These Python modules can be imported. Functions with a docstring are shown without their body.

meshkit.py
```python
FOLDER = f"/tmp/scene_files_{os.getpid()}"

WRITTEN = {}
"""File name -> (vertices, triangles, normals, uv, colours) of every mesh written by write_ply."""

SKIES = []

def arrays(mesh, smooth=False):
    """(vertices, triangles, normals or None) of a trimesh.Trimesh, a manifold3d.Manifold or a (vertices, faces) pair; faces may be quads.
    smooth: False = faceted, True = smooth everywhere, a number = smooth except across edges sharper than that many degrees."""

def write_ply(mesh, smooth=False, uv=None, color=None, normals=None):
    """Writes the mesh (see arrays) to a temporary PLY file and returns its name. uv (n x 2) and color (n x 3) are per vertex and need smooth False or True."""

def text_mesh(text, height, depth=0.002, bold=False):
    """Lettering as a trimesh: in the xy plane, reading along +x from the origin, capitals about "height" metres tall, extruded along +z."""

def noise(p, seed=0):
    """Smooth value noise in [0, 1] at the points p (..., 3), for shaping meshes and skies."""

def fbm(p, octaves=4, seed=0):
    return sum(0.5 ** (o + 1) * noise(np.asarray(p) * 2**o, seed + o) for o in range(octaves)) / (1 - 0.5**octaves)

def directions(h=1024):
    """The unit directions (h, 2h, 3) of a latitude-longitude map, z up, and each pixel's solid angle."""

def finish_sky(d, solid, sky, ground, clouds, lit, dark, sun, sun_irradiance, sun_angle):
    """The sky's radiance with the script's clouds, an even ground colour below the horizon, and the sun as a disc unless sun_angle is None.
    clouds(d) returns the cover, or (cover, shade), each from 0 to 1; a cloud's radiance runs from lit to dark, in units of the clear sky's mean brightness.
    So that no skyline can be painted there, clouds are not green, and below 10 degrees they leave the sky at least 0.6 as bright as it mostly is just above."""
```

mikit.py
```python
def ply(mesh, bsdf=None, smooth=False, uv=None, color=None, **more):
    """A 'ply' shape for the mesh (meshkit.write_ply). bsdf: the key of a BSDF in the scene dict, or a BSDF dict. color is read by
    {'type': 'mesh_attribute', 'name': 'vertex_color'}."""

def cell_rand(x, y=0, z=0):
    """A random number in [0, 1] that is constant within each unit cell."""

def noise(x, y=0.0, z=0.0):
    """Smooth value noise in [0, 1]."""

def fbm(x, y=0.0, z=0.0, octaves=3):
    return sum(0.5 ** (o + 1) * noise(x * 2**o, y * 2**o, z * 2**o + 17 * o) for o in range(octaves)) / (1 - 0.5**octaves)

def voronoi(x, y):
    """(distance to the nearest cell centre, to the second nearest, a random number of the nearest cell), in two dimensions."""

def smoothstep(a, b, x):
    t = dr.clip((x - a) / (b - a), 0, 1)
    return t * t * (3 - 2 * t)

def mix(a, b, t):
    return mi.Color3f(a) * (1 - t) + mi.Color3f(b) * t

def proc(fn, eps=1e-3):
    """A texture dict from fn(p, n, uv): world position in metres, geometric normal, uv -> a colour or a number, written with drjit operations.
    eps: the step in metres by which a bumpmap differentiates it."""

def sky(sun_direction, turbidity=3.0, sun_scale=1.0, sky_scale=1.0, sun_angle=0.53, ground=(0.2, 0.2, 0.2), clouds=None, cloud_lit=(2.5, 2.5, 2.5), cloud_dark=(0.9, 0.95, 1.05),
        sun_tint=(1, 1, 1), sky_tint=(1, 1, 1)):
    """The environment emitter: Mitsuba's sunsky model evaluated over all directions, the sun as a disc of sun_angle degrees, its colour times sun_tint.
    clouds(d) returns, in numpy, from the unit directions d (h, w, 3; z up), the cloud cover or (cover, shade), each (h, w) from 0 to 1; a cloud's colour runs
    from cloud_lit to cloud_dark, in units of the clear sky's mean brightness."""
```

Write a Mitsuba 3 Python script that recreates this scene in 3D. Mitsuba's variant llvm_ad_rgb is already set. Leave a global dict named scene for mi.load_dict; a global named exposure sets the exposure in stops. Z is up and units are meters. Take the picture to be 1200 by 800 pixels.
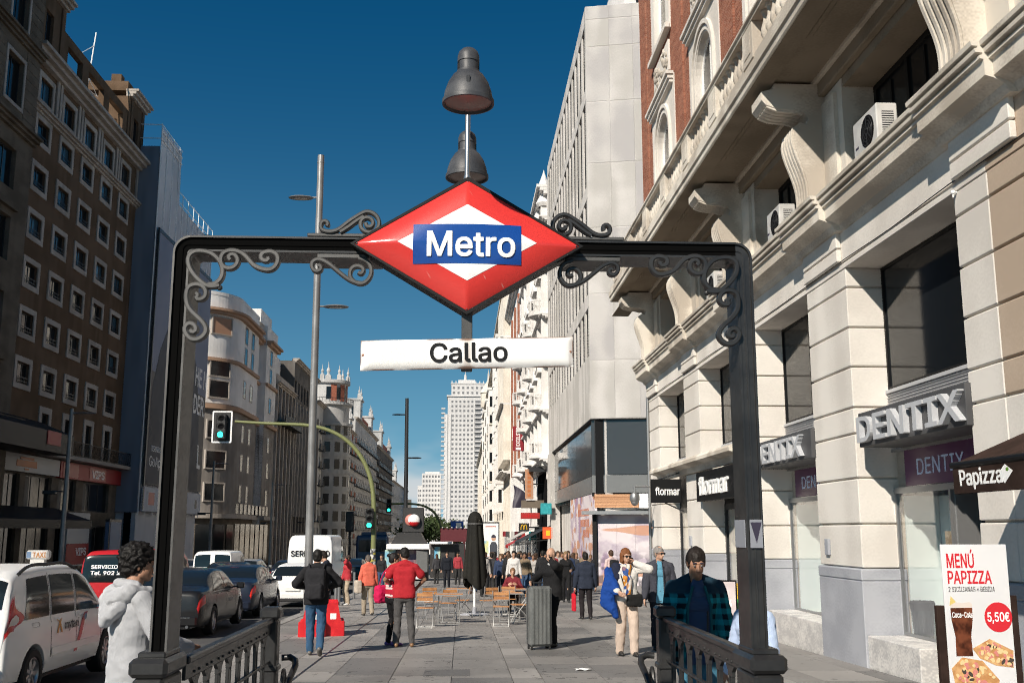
import math, random
import numpy as np, trimesh, drjit as dr, mitsuba as mi, mikit, meshkit
import manifold3d as m3
from shapely.geometry import Polygon, Point, box as sbox
from shapely import affinity
from shapely.ops import unary_union
from scipy.interpolate import PchipInterpolator, CubicSpline
from scipy.spatial import ConvexHull
from mikit import fbm, noise, smoothstep, mix, voronoi, cell_rand

# ---------------------------------------------------------------- camera, sky, exposure
scene, labels, used = {}, {}, {}
T = mi.ScalarTransform4f
EYE, PITCH, YAW = (0.0, 0.0, 1.75), math.radians(10.35), math.radians(2.73)
FWD = (math.sin(YAW) * math.cos(PITCH), math.cos(YAW) * math.cos(PITCH), math.sin(PITCH))
scene['camera'] = dict(type='perspective', fov=math.degrees(2 * math.atan(600 / 1215)), fov_axis='x', near_clip=0.1, far_clip=4000,
                       to_world=T().look_at(origin=EYE, target=[EYE[i] + FWD[i] for i in range(3)], up=[0, 0, 1]))
def clouds(d):
    el = np.degrees(np.arcsin(np.clip(d[..., 2], -1, 1)))
    n = meshkit.fbm(d * np.array([9, 9, 22.0]) + 3.1, 5, seed=4)
    band = np.clip((6.2 - el) / 4.0, 0, 1) * np.clip((el + 2) / 1.5, 0, 1)
    haze = 0.9 * np.exp(-np.clip(el, 0, 90) / 7.8) * np.clip((40 - el) / 25, 0, 1)
    puff = np.clip((n - 0.45) * 6, 0, 1) * band
    return np.clip(haze + puff * 0.4, 0, 1), np.clip(1 - puff, 0, 1)
scene['sky'] = mikit.sky((-0.44, -0.72, 0.54), turbidity=3, sky_scale=0.28, sun_scale=1.0, sky_tint=(0.01, 0.94, 1.44), sun_tint=(0.97, 1.11, 1.42),
                         clouds=clouds, cloud_lit=(6.6, 7.0, 7.2), cloud_dark=(3.3, 6.0, 7.5), ground=(0.16, 0.15, 0.14))
scene['sky']['sampling_weight'] = 400.0
exposure = 2.1
SLOPE = 0.0195                       # the avenue falls away from the camera
def gz(y): return -SLOPE * y

# ---------------------------------------------------------------- mesh helpers
_BF = np.array([[0,2,3],[0,3,1],[4,5,7],[4,7,6],[0,1,5],[0,5,4],[2,6,7],[2,7,3],[0,4,6],[0,6,2],[1,3,7],[1,7,5]])
_BS = np.array([[x, y, z] for z in (0, 1) for y in (0, 1) for x in (0, 1)], float)
def box(x0, x1, y0, y1, z0, z1):
    lo, hi = np.array([min(x0,x1), min(y0,y1), min(z0,z1)]), np.array([max(x0,x1), max(y0,y1), max(z0,z1)])
    return lo + _BS * (hi - lo), _BF
_cs = np.array([[sx, sy, sz, k] for sx in (-1,1) for sy in (-1,1) for sz in (-1,1) for k in range(3)])
def _cb(h, c):
    v = _cs[:, :3] * h
    for k in range(3):
        m = _cs[:, 3] == k
        for a in range(3):
            if a != k: v[m, a] -= _cs[m, a] * c
    return v
_hv = _cb(np.array([1.0,1,1]), 0.3)
_hf = ConvexHull(_hv).simplices.copy()
for _i, _t in enumerate(_hf):
    _n = np.cross(_hv[_t[1]] - _hv[_t[0]], _hv[_t[2]] - _hv[_t[0]])
    if _n @ _hv[_t].mean(0) < 0: _hf[_i] = _t[::-1]
def cbox(x0, x1, y0, y1, z0, z1, c=0.01):
    lo, hi = np.array([min(x0,x1), min(y0,y1), min(z0,z1)]), np.array([max(x0,x1), max(y0,y1), max(z0,z1)])
    h = (hi - lo) / 2
    return (lo + hi) / 2 + _cb(h, min(c, 0.45 * h.min())), _hf
def cat(ms):
    vs, fs, n = [], [], 0
    for v, f in ms:
        vs.append(np.asarray(v, float)); fs.append(np.asarray(f) + n); n += len(v)
    return np.vstack(vs), np.vstack(fs)
def tm(m): return np.array(m.vertices), np.array(m.faces)
def prism(poly, a0, a1, axis='y'):
    """extrude a polygon (shapely or points) from a0 to a1; its plane is yz for 'x', xz for 'y', xy for 'z'"""
    poly = poly if hasattr(poly, 'geom_type') else Polygon(poly)
    out = []
    for g in getattr(poly, 'geoms', [poly]):
        v, f = tm(trimesh.creation.extrude_polygon(g, abs(a1 - a0), engine='earcut'))
        a, b, h = v[:, 0], v[:, 1], v[:, 2] + min(a0, a1)
        if axis == 'z': out.append((np.c_[a, b, h], f))
        elif axis == 'x': out.append((np.c_[h, a, b], f))
        else: out.append((np.c_[a, h, b], f[:, ::-1]))
    return cat(out)
def lathe(prof, c=(0, 0, 0), n=20):
    prof = np.asarray(prof, float); k = len(prof)
    a = np.arange(n) * 2 * np.pi / n
    v = np.stack([prof[:, 0][:, None] * np.cos(a), prof[:, 0][:, None] * np.sin(a), np.repeat(prof[:, 1][:, None], n, 1)], -1).reshape(-1, 3)
    i, j = np.meshgrid(np.arange(k - 1), np.arange(n), indexing='ij')
    a0, b0, a1, b1 = i * n + j, i * n + (j + 1) % n, (i + 1) * n + j, (i + 1) * n + (j + 1) % n
    f = np.vstack([np.stack([a0, b0, b1], -1).reshape(-1, 3), np.stack([a0, b1, a1], -1).reshape(-1, 3)])
    return v + np.asarray(c, float), f
def tube(pts, r, n=8, caps=True):
    p = np.asarray(pts, float); r = np.broadcast_to(np.asarray(r, float), (len(p),))
    t = np.gradient(p, axis=0); t /= np.linalg.norm(t, axis=1, keepdims=True) + 1e-12
    u = np.cross(t[0], [0, 0, 1] if abs(t[0][2]) < 0.9 else [1, 0, 0]); u /= np.linalg.norm(u)
    rings, a = [], np.arange(n) * 2 * np.pi / n
    for k in range(len(p)):
        u = u - t[k] * (u @ t[k]); u /= np.linalg.norm(u) + 1e-12
        w = np.cross(t[k], u)
        rings.append(p[k] + r[k] * (np.cos(a)[:, None] * u + np.sin(a)[:, None] * w))
    v = np.vstack(rings)
    i, j = np.meshgrid(np.arange(len(p) - 1), np.arange(n), indexing='ij')
    a0, b0, a1, b1 = i * n + j, i * n + (j + 1) % n, (i + 1) * n + j, (i + 1) * n + (j + 1) % n
    f = [np.stack([a0, b0, b1], -1).reshape(-1, 3), np.stack([a0, b1, a1], -1).reshape(-1, 3)]
    if caps:
        m = len(v); v = np.vstack([v, p[0], p[-1]]); q = np.arange(n)
        f += [np.stack([(q + 1) % n, q, np.full(n, m)], 1), np.stack([q + (len(p) - 1) * n, (q + 1) % n + (len(p) - 1) * n, np.full(n, m + 1)], 1)]
    return v, np.vstack(f)
def cyl(p0, p1, r0, r1=None, n=12): return tube([p0, p1], [r0, r0 if r1 is None else r1], n)
_ico = {}
def ball(c, r, s=2):
    if s not in _ico: _ico[s] = tm(trimesh.creation.icosphere(subdivisions=s))
    return _ico[s][0] * np.asarray(r, float) + np.asarray(c, float), _ico[s][1]
def spline(pts, n=60, closed=False):
    p = np.asarray(pts, float)
    if closed: p = np.vstack([p, p[:1]])
    s = np.r_[0, np.cumsum(np.linalg.norm(np.diff(p, axis=0), axis=1))]
    return CubicSpline(s, p, bc_type='periodic' if closed else 'natural')(np.linspace(0, s[-1], n))
def ribbon(path, t, y0, y1):
    """a flat bar bent along a path of (x, z) points, t thick in the plane, from y0 to y1"""
    p = np.asarray(path, float); d = np.gradient(p, axis=0); d /= np.linalg.norm(d, axis=1, keepdims=True) + 1e-9
    nrm = np.c_[-d[:, 1], d[:, 0]]
    c = min(0.006, t * 0.3)
    sec = [(-t/2, y0 + c), (-t/2 + c, y0), (t/2 - c, y0), (t/2, y0 + c), (t/2, y1), (-t/2, y1)]
    v = np.stack([np.c_[p[:, 0] + nrm[:, 0] * a, np.full(len(p), y), p[:, 1] + nrm[:, 1] * a] for a, y in sec], 1).reshape(-1, 3)
    n, k = len(p), len(sec)
    i, j = np.meshgrid(np.arange(n - 1), np.arange(k), indexing='ij')
    a0, b0, a1, b1 = i * k + j, i * k + (j + 1) % k, (i + 1) * k + j, (i + 1) * k + (j + 1) % k
    f = [np.stack([a0, b1, b0], -1).reshape(-1, 3), np.stack([a0, a1, b1], -1).reshape(-1, 3)]
    e = (n - 1) * k
    f += [np.array([[0, q, q + 1] for q in range(1, k - 1)]), np.array([[e, e + q + 1, e + q] for q in range(1, k - 1)])]
    return v, np.vstack(f)
def rot(m, deg, axis='z', c=(0, 0, 0)):
    a = math.radians(deg); s, k = math.sin(a), math.cos(a)
    M = {'z': [[k,-s,0],[s,k,0],[0,0,1]], 'x': [[1,0,0],[0,k,-s],[0,s,k]], 'y': [[k,0,s],[0,1,0],[-s,0,k]]}[axis]
    c = np.asarray(c, float)
    return (np.asarray(m[0]) - c) @ np.array(M).T + c, m[1]
def mv(m, dx=0, dy=0, dz=0, s=1.0): return np.asarray(m[0]) * s + np.array([dx, dy, dz]), m[1]
def sheet(fn, us, vs):
    """grid surface from fn(U, V) -> (n, m, 3)"""
    U, V = np.meshgrid(us, vs, indexing='ij'); p = fn(U, V); n, m = U.shape
    i, j = np.meshgrid(np.arange(n - 1), np.arange(m - 1), indexing='ij')
    a, b, c, d = i * m + j, (i + 1) * m + j, (i + 1) * m + j + 1, i * m + j + 1
    return p.reshape(-1, 3), np.vstack([np.stack([a, b, c], -1).reshape(-1, 3), np.stack([a, c, d], -1).reshape(-1, 3)])
_txt = {}
def text(s, h, depth=0.01, bold=True):
    k = (s, bold)
    if k not in _txt: _txt[k] = tm(meshkit.text_mesh(s, 1.0, 1.0, bold))
    v, f = _txt[k]
    return v * np.array([h, h, depth]), f
def text_on(s, h, o, u, up, depth=0.01, bold=True, width=None, center=False):
    """lettering whose reading direction is u and whose upright is up, starting at o; it stands proud along u x up"""
    v, f = text(s, h, depth, bold); v = v.copy()
    w = v[:, 0].max() - v[:, 0].min()
    if width: v[:, 0] *= width / w; w = width
    if center: v[:, 0] -= (v[:, 0].max() + v[:, 0].min()) / 2
    u, up = np.asarray(u, float), np.asarray(up, float); n = np.cross(u, up)
    return np.asarray(o, float) + v[:, :1] * u + v[:, 1:2] * up + v[:, 2:] * n, f

# ---------------------------------------------------------------- scene helpers
CUR = [np.eye(4)]
def numbered(k):
    n = used.get(k, 0); used[k] = n + 1
    return k if n == 0 else f'{k}_{n:03d}'
def say(k, label=None, cat_=None, group=None, kind=None):
    d = labels.setdefault(k, {})
    for a, b in (('label', label), ('category', cat_), ('group', group), ('kind', kind)):
        if b: d[a] = b
def obj(name, mesh, mat, parent=None, smooth=False, label=None, cat=None, group=None, kind=None, **kw):
    k = numbered(f'{parent}__{name}' if parent else name)
    if isinstance(mesh, list): mesh = globals()['cat'](mesh)
    if CUR[0] is not None and not np.allclose(CUR[0], np.eye(4)):
        M = CUR[0]; mesh = (np.asarray(mesh[0]) @ M[:3, :3].T + M[:3, 3], mesh[1])
    scene[k] = mikit.ply(mesh, mat, smooth=smooth, **kw)
    if label or cat or group or kind: say(k, label, cat, group, kind)
    return k
def thing(name, label, cat, group=None):
    k = numbered(name); say(k, label, cat, group); return k
def struct(name, mesh, mat, **kw): return obj(name, mesh, mat, kind='structure', **kw)
class at:
    """with at(x, y, z, deg): everything built inside is turned about z and moved there"""
    def __init__(s, x=0, y=0, z=0, deg=0, sc=1.0):
        a = math.radians(deg); s.M = np.eye(4)
        s.M[:3, :3] = np.array([[math.cos(a), -math.sin(a), 0], [math.sin(a), math.cos(a), 0], [0, 0, 1]]) * sc; s.M[:3, 3] = (x, y, z)
    def __enter__(s): s.old = CUR[0]; CUR[0] = s.old @ s.M
    def __exit__(s, *a): CUR[0] = s.old

# ---------------------------------------------------------------- materials
def rgb(c): return {'type': 'rgb', 'value': list(map(float, c))}
def mat(name, c, rough=0.5, metal=0.0, spec=0.5, bump=None, two=True, **kw):
    tex = c if isinstance(c, dict) else rgb(c)
    b = dict(type='principled', base_color=tex, roughness=rough, metallic=metal, specular=spec, **kw)
    if bump: b = dict(type='bumpmap', arbitrary=bump[0], scale=bump[1], bsdf=b)
    scene[name] = dict(type='twosided', bsdf=b) if two else b
    return name
def varied(c1, c2, sc=(1, 1, 1), streak=0.0, fine=0.0, seed=0.0, st=(2.5, 2.5, 0.25), octaves=3):
    """a colour that wanders between c1 and c2, with run-down streaks and fine grain"""
    def fn(p, n, uv):
        t = fbm(p.x * sc[0] + seed, p.y * sc[1], p.z * sc[2], octaves)
        if streak: t = t + streak * (noise(p.x * st[0] + 7, p.y * st[1], p.z * st[2]) - 0.5)
        if fine: t = t + fine * (noise(p.x * 38, p.y * 38, p.z * 38) - 0.5)
        return mix(c1, c2, dr.clip(smoothstep(0.25, 0.75, t), 0, 1))
    return mikit.proc(fn)
mat('stone_cream', varied((.545,.51,.465), (.665,.63,.58), (.7,.7,.7), .6, .2), .75, spec=.2)
mat('stone_trim', varied((.40,.355,.30), (.60,.555,.485), (1.2,.6,1.6), .9, .25), .8, spec=.2)
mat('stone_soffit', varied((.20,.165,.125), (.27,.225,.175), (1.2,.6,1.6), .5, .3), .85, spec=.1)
mat('stone_tan', varied((.40,.315,.24), (.47,.38,.30), (.8,.8,.8), .3, .2), .75, spec=.2)
mat('plinth_grey', varied((.27,.28,.31), (.36,.37,.40), (1.5,1.5,1.5), .3, .2), .55, spec=.4)
mat('marble_base', varied((.42,.41,.40), (.62,.60,.57), (5,5,5), .1, .5, octaves=4), .4, spec=.5)
def brick_fn(p, n, uv):
    row = dr.floor(p.z / 0.075); u = (p.y + p.x) / 0.25 + 0.5 * (row - 2 * dr.floor(row / 2))
    fz, fu = p.z / 0.075 - row, u - dr.floor(u)
    mortar = 1 - smoothstep(.06, .16, fz) * smoothstep(.02, .06, fu)
    c = mix((.19,.065,.04), (.30,.12,.075), cell_rand(dr.floor(u), row, 3))
    return mix(c * (0.8 + 0.4 * fbm(p.x * 1.3, p.y * 1.3, p.z * 1.3)), (.33,.26,.20), mortar * .8)
mat('brick_red', mikit.proc(brick_fn), .85, spec=.2)
for _k, _c in (('', 1.0), ('_cool', .94), ('_warm', 1.03)): mat('concrete_panel' + _k, varied((.40*_c,.385*_c,.37*_c + (.01 if _k == '_cool' else -.008)), (.52*_c,.50*_c,.48*_c), (.5,.5,.5), .9, .25, len(_k), (1.6,1.6,.12)), .7, spec=.3)
mat('render_white', varied((.58,.565,.545), (.69,.675,.655), (.3,.3,.5), .4, .1), .8, spec=.2)
mat('render_cream', varied((.55,.50,.43), (.66,.615,.54), (.3,.3,.5), .4, .1), .8, spec=.2)
mat('render_brown', varied((.105,.070,.045), (.145,.098,.066), (.5,.5,.5), .5, .2), .9, spec=.05)
mat('render_grey', varied((.10,.093,.086), (.15,.14,.13), (.3,.3,.5), .5, .15), .9, spec=.05)
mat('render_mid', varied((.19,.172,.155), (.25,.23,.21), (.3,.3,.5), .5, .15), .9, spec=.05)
mat('trim_light', varied((.32,.285,.25), (.41,.37,.33), (.6,.6,.6), .4, .1), .8, spec=.1)
mat('stone_old', varied((.10,.083,.064), (.16,.135,.107), (.7,.7,1.2), .4, .4), .9, spec=.05)
mat('clay', (.34,.16,.10), .85, spec=.2)
mat('iron', varied((.013,.013,.0135), (.024,.0238,.0235), (6,6,6), 0, .15), .38, metal=0.0, spec=.6)
mat('iron_worn', varied((.042,.0415,.040), (.075,.073,.070), (5,5,9), .3, .15), .45, spec=.6)
mat('black_paint', (.006,.006,.0065), .5, spec=.25)
mat('channel_black', (.004,.004,.004), .9, spec=.02)
mat('dark_metal', (.03,.032,.035), .4, metal=.3)
mat('grey_metal', (.32,.325,.33), .38, metal=.7)
mat('steel', (.5,.5,.5), .3, metal=.9)
mat('white_paint', (.78,.78,.77), .35)
mat('white_matt', (.76,.75,.73), .7, spec=.3)
mat('dark_glass', (.008,.010,.012), .09, spec=.5)
mat('black_void', (.008,.008,.009), .9, spec=.05)
mat('rubber', (.018,.018,.018), .75, spec=.3)
mat('skin', varied((.44,.25,.17), (.52,.32,.225), (14,14,14)), .5, spec=.35)
mat('skin_tan', varied((.30,.155,.095), (.37,.20,.13), (14,14,14)), .5, spec=.35)
mat('wood_orange', varied((.33,.145,.055), (.46,.225,.09), (3,40,20)), .4, spec=.5)
scene['clear_glass'] = dict(type='thindielectric', int_ior=1.34)

class Fac:
    """a facade: u runs along it, d stands out of it; box/window helpers in those coordinates"""
    def __init__(s, ox, oy, u, n): s.o, s.u, s.n = np.array([ox, oy, 0.0]), np.array([*u, 0.0]), np.array([*n, 0.0]); s.flip = np.cross(s.u, s.n)[2] < 0
    def M(s, m):
        v, f = m; v = np.asarray(v)
        return s.o + v[:, :1] * s.u + v[:, 1:2] * s.n + np.array([0, 0, 1.0]) * v[:, 2:], (f[:, ::-1] if s.flip else f)
    def b(s, u0, u1, d0, d1, z0, z1): return s.M(box(u0, u1, d0, d1, z0, z1))
    def wall(s, U0, U1, Z0, Z1, cols, rows, d0=-.4, d1=0.0):
        """wall with a grid of openings as piers and spandrels"""
        ms, z = [], Z0
        for a, b in sorted(rows):
            ms.append(s.b(U0, U1, d0, d1, z, a)); u = U0
            for c, e in sorted(cols):
                ms.append(s.b(u, c, d0, d1, a, b)); u = e
            ms.append(s.b(u, U1, d0, d1, a, b)); z = b
        ms.append(s.b(U0, U1, d0, d1, z, Z1))
        return ms
    def win(s, a, b, z0, z1, par, frame='white_paint', glass='dark_glass', sur=None, sw=.3, sd=.07, rec=-.28, t=.07, mull=1, sill=None):
        w = obj('window', [s.b(a, a + t, rec, rec + .08, z0, z1), s.b(b - t, b, rec, rec + .08, z0, z1), s.b(a + t, b - t, rec + .002, rec + .078, z1 - t, z1), s.b(a + t, b - t, rec + .002, rec + .078, z0, z0 + t)] +
                [s.b(a + (b - a) * (k + 1) / (mull + 1) - t / 2, a + (b - a) * (k + 1) / (mull + 1) + t / 2, rec + .004, rec + .076, z0 + t, z1 - t) for k in range(mull)], frame, par)
        obj('pane', s.b(a + t * .3, b - t * .3, rec + .03, rec + .045, z0 + t * .3, z1 - t * .3), glass, w)
        if sur:
            obj('surround', [s.b(a - sw, a, .0015, sd, z0 - sw, z1 + sw), s.b(b, b + sw, .0015, sd, z0 - sw, z1 + sw), s.b(a, b, .0015, sd, z1, z1 + sw), s.b(a, b, .0015, sd, z0 - sw, z0)] +
                ([s.b(a - sw - .1, b + sw + .1, .0015, sd + .12, z0 - sw - .12, z0 - sw)] if sill else []), sur, w)
        return w
# ---------------------------------------------------------------- the metro entrance
mat('sticker_grey', (.22,.23,.26), .5)
def enamel(name, c, c2=None, **kw): return mat(name, c, .18, spec=.5, clearcoat=.6, clearcoat_gloss=.9, **kw)
def red_fn(p, n, uv):
    s = noise(p.x * 60 + p.z * 35, p.z * 9 - p.x * 6, 1.0); w = noise(p.x * 5, 3.0, p.z * 5)
    scr = smoothstep(.93, .97, s) * smoothstep(.55, .8, w)
    return mix(mix((.56,.030,.026), (.64,.042,.034), fbm(p.x * 3, 1.0, p.z * 3)), (.66,.33,.28), scr * .6)
enamel('enamel_red', mikit.proc(red_fn))
enamel('enamel_white', (.80,.80,.79)); enamel('enamel_blue', (.006,.055,.26))
GY = 6.0
gate = thing('metro_gate', 'dark iron metro entrance portal with scrollwork carrying the red diamond sign', 'gate')
XL0, XR0, ZT = -1.71, 1.735, 3.465
def rounded_frame(x0, x1, zt, r):
    a = np.linspace(np.pi, np.pi / 2, 9)
    return [(x0, .9)] + [(x0 + r + r * np.cos(t), zt - r + r * np.sin(t)) for t in a] + [(x1 - r + r * np.cos(t), zt - r + r * np.sin(t)) for t in a - np.pi / 2] + [(x1, .9)]
outer = rounded_frame(XL0, XR0, ZT, .10)
def inset(d, r): return rounded_frame(XL0 + d, XR0 - d, ZT - d, r)
def legs(d0, d1, r0, r1): return Polygon(rounded_frame(XL0 + d0, XR0 - d0, ZT - d0, r0) + rounded_frame(XL0 + d1, XR0 - d1, ZT - d1, r1)[::-1])
frame = Polygon(outer + inset(.095, .02)[::-1])
zb = ZT - .095
def cutp(poly, part):
    x0, x1 = XL0 - 1, XR0 + 1
    g = {'post': sbox(x0, 0, XL0 + .0955, 9), 'post2': sbox(XR0 - .0955, 0, x1, 9), 'beam': sbox(XL0 + .096, 0, XR0 - .096, 9)}[part]
    return poly.intersection(g)
for part in ('post', 'post2', 'beam'):
    name = part.replace('2', '')
    k = obj(name, [prism(cutp(frame, part), GY + .012, GY + .25, 'y'), prism(cutp(legs(0, .012, .1, .09), part), GY - .012, GY + .0119, 'y'),
                   prism(cutp(legs(.083, .095, .025, .02), part), GY - .006, GY + .0119, 'y')], 'iron_worn' if part == 'post' else 'iron', gate)
    obj('channel_strip', [prism(cutp(legs(.013, .082, .09, .03), part), GY + .002, GY + .0118, 'y'), prism(cutp(legs(.045, .056, .06, .03), part), GY - .004, GY + .0018, 'y')], 'iron' if part == 'post2' else 'channel_black', k)
# thicker sleeves on the beam beside the sign
for s in (-1, 1):
    x0, x1 = (-.93, -.50) if s < 0 else (.535, .96)
    obj('beam_sleeve', [cbox(x0, x1, GY - .02, GY + .26, ZT + .0015, ZT + .022, .004), cbox(x0 + .06, x1 - .02 if s > 0 else x1, GY - .0, GY + .26, zb - .03, zb - .0015, .004)], 'iron_worn', gate)
SC = dict(
 A=[(-1.427,3.161),(-1.488,3.156),(-1.538,3.185),(-1.589,3.24),(-1.612,3.29),(-1.61,3.335),(-1.585,3.36),(-1.537,3.366),(-1.483,3.352),(-1.438,3.313),(-1.414,3.259),(-1.421,3.203),(-1.452,3.172),(-1.494,3.165)],
 B=[(-1.37,3.315),(-1.382,3.331),(-1.364,3.349),(-1.335,3.333),(-1.33,3.296),(-1.366,3.265),(-1.409,3.276),(-1.426,3.322),(-1.412,3.355),(-1.361,3.372),(-1.317,3.362),(-1.283,3.339),(-1.238,3.289),(-1.183,3.262),(-1.13,3.262),(-1.097,3.302),(-1.1,3.345),(-1.124,3.365),(-1.162,3.366),(-1.188,3.353),(-1.192,3.328),(-1.169,3.312),(-1.15,3.318),(-1.153,3.334)],
 C=[(-1.561,3.113),(-1.547,3.102),(-1.556,3.083),(-1.527,3.078),(-1.502,3.111),(-1.518,3.15),(-1.56,3.165),(-1.602,3.148),(-1.614,3.101),(-1.6,3.035),(-1.553,2.981),(-1.509,2.938),(-1.49,2.892),(-1.515,2.851),(-1.56,2.839),(-1.600,2.868),(-1.61,2.91),(-1.588,2.932),(-1.556,2.92),(-1.55,2.89),(-1.57,2.882),(-1.578,2.896)],
 D=[(-.624,3.335),(-.569,3.312),(-.547,3.27),(-.558,3.213),(-.599,3.182),(-.648,3.196),(-.671,3.24),(-.655,3.277),(-.618,3.286),(-.592,3.263),(-.606,3.241),(-.622,3.248)],
 D2=[(-.605,3.183),(-.642,3.19),(-.702,3.223),(-.763,3.273),(-.819,3.313),(-.862,3.324),(-.892,3.305),(-.891,3.271),(-.865,3.252),(-.841,3.268),(-.85,3.288),(-.863,3.282)],
 E=[(-.815,3.528),(-.81,3.549),(-.832,3.56),(-.85,3.542),(-.847,3.512),(-.819,3.497),(-.759,3.503),(-.696,3.55),(-.631,3.597),(-.577,3.621),(-.522,3.593),(-.507,3.542),(-.53,3.502),(-.579,3.496),(-.613,3.523),(-.609,3.569),(-.571,3.584),(-.543,3.558),(-.553,3.53),(-.58,3.532),(-.586,3.552)],
 E2=[(-.737,3.492),(-.684,3.528),(-.625,3.574),(-.598,3.59)])
for s in (1, -1):
    for kk in ('A', 'B', 'C', 'D', 'E'):
        ms = []
        for sub in (kk, kk + '2'):
            if sub in SC:
                p = spline(SC[sub], 70 if len(SC[sub]) > 6 else 14)
                p = p if s > 0 else np.c_[.024 - p[:, 0], p[:, 1]]
                ms.append(ribbon(p, .028 if kk in 'ABC' else .024, GY - .035, GY + .008) if s > 0 else ribbon(p[::-1], .028 if kk in 'ABC' else .024, GY - .035, GY + .008))
        if kk == 'A':
            e = SC['A'][0]; ms.append(ball((e[0] if s > 0 else .024 - e[0], GY - .013, e[1] - .012), .017, 2))
        obj('scroll', ms, 'iron_worn' if s > 0 else 'iron', gate, smooth=40)
# plinth blocks at the foot of the posts
for s, x in ((-1, -1.685), (1, 1.71)):
    obj('post_foot', [cbox(x - .085, x + .085, GY - .09, GY + .30, -.12, .97, .02), cbox(x - .105, x + .105, GY - .11, GY + .32, .97, 1.07, .025), cbox(x - .075, x + .075, GY - .04, GY + .27, 1.065, 1.10, .015)], 'iron', gate)
st = obj('warning_sticker', cbox(1.6335, 1.6385, GY + .02, GY + .24, 1.655, 1.815, .001), 'sticker_grey', gate, label='pale sticker with a dark triangle on the right post')
st = obj('sticker_front', cbox(1.655, 1.728, GY - .0145, GY - .0122, 1.655, 1.815, .0005), 'sticker_grey', gate)
mat('ink_dark', (.03,.025,.045), .5)
obj('triangle', prism([(1.659, 1.80), (1.724, 1.80), (1.692, 1.68)], GY - .016, GY - .0147, 'y'), 'ink_dark', st)
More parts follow.
